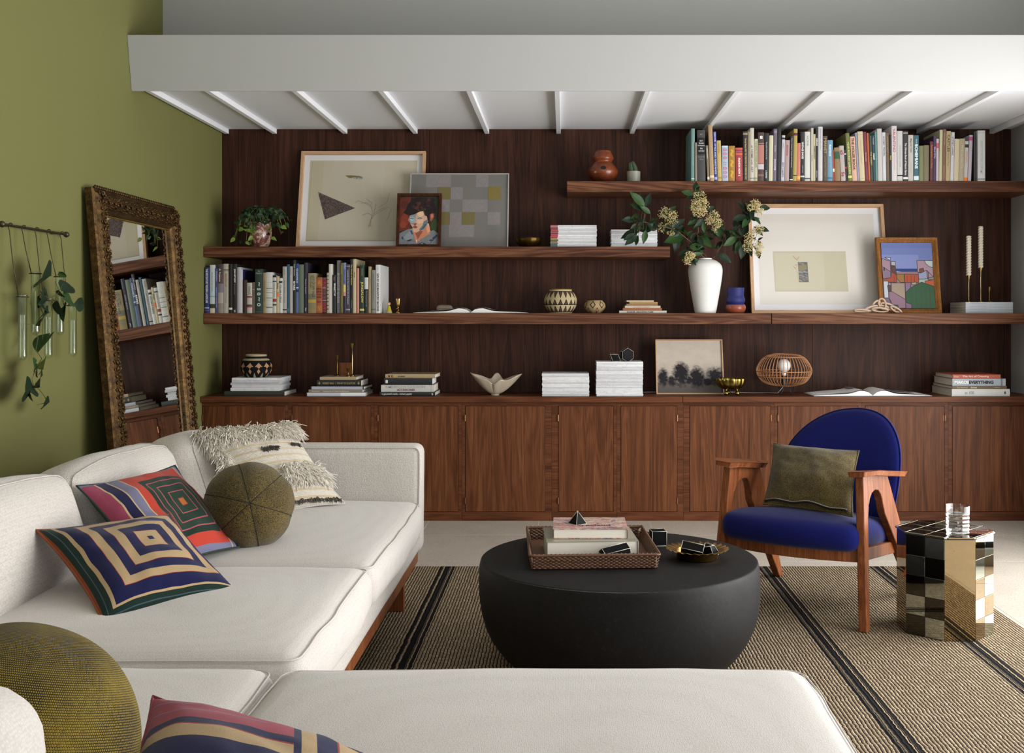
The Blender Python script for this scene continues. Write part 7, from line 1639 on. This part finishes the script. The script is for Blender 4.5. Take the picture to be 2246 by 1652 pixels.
# ------------------------------------------------------------------ on the coffee table
TZ = TH+.0005
wk = plain('brown_wicker', '#5a3a25', .5, .45, 70, .2, 300)
tr_ = thing('wicker_tray', (.085, 3.87, TZ), 'rectangular brown woven wicker tray on the black coffee table', 'tray')
TA = radians(3.0); Tm = Matrix.Translation((.088, 3.872, TZ)) @ Matrix.Rotation(TA, 4, 'Z'); tw, td, thh = .205, .232, .048
MB().box(-tw+.004, tw-.004, -td+.004, td-.004, .001, .006, M=Tm).build('base', wk, tr_)
for sd_, (p0, p1) in enumerate((((-tw, -td), (tw, -td)), ((tw, -td), (tw, td)), ((tw, td), (-tw, td)), ((-tw, td), (-tw, -td)))):
    m = MB(); p0 = Vector(p0); p1 = Vector(p1); L = (p1-p0).length; dr = (p1-p0)/L; nn = Vector((dr.y, -dr.x)); ns = int(L/.009)
    for r_ in range(8):
        z = .005+r_*.0052; pts = []
        for i in range(ns*2+1):
            o_ = .0030*(1 if (i//1+r_) % 2 else -1)*(1 if i % 2 == 0 else 0)
            o_ = .0028*sin(pi*(i/2+r_)) if 0 else (.0026 if ((i//2)+r_) % 2 == 0 else -.0026)
            q = p0+dr*(L*i/(ns*2))+nn*(o_+.010*(z/thh)**1.3); pts.append(Tm @ Vector((q.x, q.y, z)))
        m.tube(pts, .0028, 5)
    m.build('woven_side', wk, tr_, 180)['kind'] = 'stuff'
rim = [];
for (x, y) in ((-tw-.010, -td-.010), (tw+.010, -td-.010), (tw+.010, td+.010), (-tw-.010, td+.010)): rim.append(Vector((x, y, .048)))
pts = []
for i in range(4):
    a_, b = rim[i], rim[(i+1) % 4]
    for k in range(30): pts.append(Tm @ a_.lerp(b, k/30))
MB().tube(pts, .0048, 8, closed=True).build('rim', wk, tr_, 180)
m = MB()
for i, p in enumerate(pts):
    if i % 1 == 0:
        m.tube([p+Vector((-.003, 0, .0035)), p+Vector((.003, 0, .0045))], .0022, 4)
m.build('rim_binding', wk, tr_, 180)['kind'] = 'stuff'
def lyingbook(label, x0, x1, y0, y1, z, th, rot, cover, jacket=None, spine_right=True, c=(0, 0), t=None):
    """page edges to the camera, spine on the right"""
    cx_, cy_ = (x0+x1)/2, (y0+y1)/2; R_ = Matrix.Translation((cx_, cy_, z)) @ Matrix.Rotation(radians(rot), 4, 'Z'); w, d = (x1-x0)/2, (y1-y0)/2
    root = thing('book', (cx_, cy_, z), label, 'book'); b = .0025
    m = MB(); m.box(-w, w, -d, d, 0, b, M=R_).box(-w, w, -d, d, th-b, th, M=R_).box(w-.003, w+.0005, -d, d, b, th-b, M=R_); m.build('cover', jacket or cloth(cover), root, bevel=.0008, seg=1)
    MB().box(-w+.004, w-.0035, -d+.004, d-.004, b, th-b, M=R_).build('pages', M['page'], root); return root, R_
TB = TZ+.0065
lyingbook('thick grey-jacketed book lying in the wicker tray under the colourful book', -.070, .244, 3.735, 3.99, TB, .066, 4, '#8c8878', plain('grey_print_jacket', '#8a8776', .3, .25, 14))
def jacket():
    t = NT('marbled_jacket', .35, .5); v = t.coord(); n = t.noise(v, 12, 3, .5, 2.5); n2 = t.noise(v, 12, 4, .6, 3); c = t.ramp(n, [(.3, '#b08a50'), (.40, '#c9bfae'), (.47, '#b04a5c'), (.53, '#c9b89c'), (.60, '#6f5a80'), (.68, '#c98a4c'), (.75, '#c9b9b4')]); c = t.mix((n2 > .62)*.7, c, '#4c4f5c'); return t.out(c)
rr_, Rj = lyingbook('colourful swirl-covered book on the thick grey book in the tray', -.040, .218, 3.775, 3.99, TB+.0665, .034, 0, '#8c8878', jacket())
mm = MB(); text(mm, 'Vreeland', lambda u, v: Rj @ Vector((-.05+u, -.055+v, .0348)), .12, .022, '#2a2230', .01); text(mm, 'MEMOS', lambda u, v: Rj @ Vector((.05+u, -.095+v, .0348)), .06, .010, '#2a2230'); mm.build('lettering', M['print'], rr_)
ZP = TB+.0665+.0345
solid('black pyramid with pale edges on the topmost book in the tray', *PYR, T_(.046, 3.87, ZP, 38), .0235, 'geometric_block', .0009)
solid('black hexagonal prism with pale edges lying at the front of the tray', *HEX, T_(.203, 3.672, TB+.024, 14, 0, 0), .0275, 'geometric_block', .0009) if 0 else None
sx = 2413/3.70
solid('black hexagonal prism with pale edges lying at the front of the tray', ngon(6, 1.55)[0], HEX[1], T_((1349-CX)/sx, 3.70, TB+.030, 24, 0, -8), .030, 'geometric_block', .0009)
solid('black cube with pale edges standing on the coffee table beside the tray', *CUBE, T_((1443-CX)*4.03/FPX, 4.03, TZ+.0265, 8), .0265, 'geometric_block', .0009)
# brass dish with fluted rim
DX, DY = (1529.5-CX)*3.80/FPX, 3.80
m = MB(); pr = [(0, 0), (.066, 0), (.070, .003), (.072, .028), (.078, .031), (.105, .037), (.107, .036), (.078, .0285), (.0705, .024), (.068, .006), (0, .005)]
m.lathe(pr, (DX, DY, TZ), 144, fn=lambda a_, z, r: r*(1+(.022*sin(a_*24) if r > .09 else 0)))
for i, v in enumerate(m.v):
    r = sqrt((v[0]-DX)**2+(v[1]-DY)**2)
    if r > .076: m.v[i] = (v[0], v[1], v[2]+.0022*sin(24*atan2(v[1]-DY, v[0]-DX))*(r-.074)/.03)
o = m.build('brass_dish', plain('worn_gold_brass', '#94713a', .3, .3, 40, metal=1), smooth=60, origin=(DX, DY, TZ)); tag(o, 'round brass dish with wide fluted rim on the coffee table', 'dish')
solid('long black block with pale edges resting in the brass dish', ngon(4, 1.75)[0], ngon(4, 1)[1], T_(DX-.018, DY-.015, TZ+.036, -14, 45, 10), .0215, 'geometric_block', .0009)
ico = ngon(5, .6)
solid('small faceted black block with pale edges at the right of the brass dish', [(-1, -.7, -.8), (.9, -.6, -.9), (1.2, .6, -.7), (-.8, .8, -.8), (-.6, -.5, .6), (.5, -.3, .8), (.7, .5, .5), (-.5, .5, .7)], CUBE[1], T_(DX+.037, DY-.012, TZ+.032, -30, 20, 0), .026, 'geometric_block', .0009)
# ------------------------------------------------------------------ tumbler of water
GX, GY, GZ = 1.487, 4.16, OH+.0035; R_ = .0435; H_ = .104
tum = thing('tumbler', (GX, GY, GZ), 'clear ribbed water glass on the mirrored side table', 'glass')
def rb_(z): return R_*(1-.045*(sin(z/.0145*pi)**2) if z < .07 else 1)
pr = [(0, 0), (R_*.9, 0)]+[(rb_(z), z) for z in [.003+i*.0025 for i in range(28)]]+[(R_, .08), (R_*1.01, H_), (R_*.97, H_), (R_*.95, .078)]+[(rb_(z)-.0022, z) for z in [.073-i*.0025 for i in range(26)]]+[(0, .008)]
def refr(name, ior, col=(1, 1, 1)):
    t = NT(name, 0.0); return t.out(col, Transmission_Weight=1.0, IOR=ior)
MB().lathe(pr, (GX, GY, GZ), 40).build('glass_wall', refr('tumbler_glass', 1.45), tum, 60)
MB().lathe([(0, .0085)]+[(rb_(z)-.0018, z) for z in [.009+i*.003 for i in range(22)]]+[(0, .074)], (GX, GY, GZ), 40).build('water', refr('drinking_water', 1.33), tum, 60)
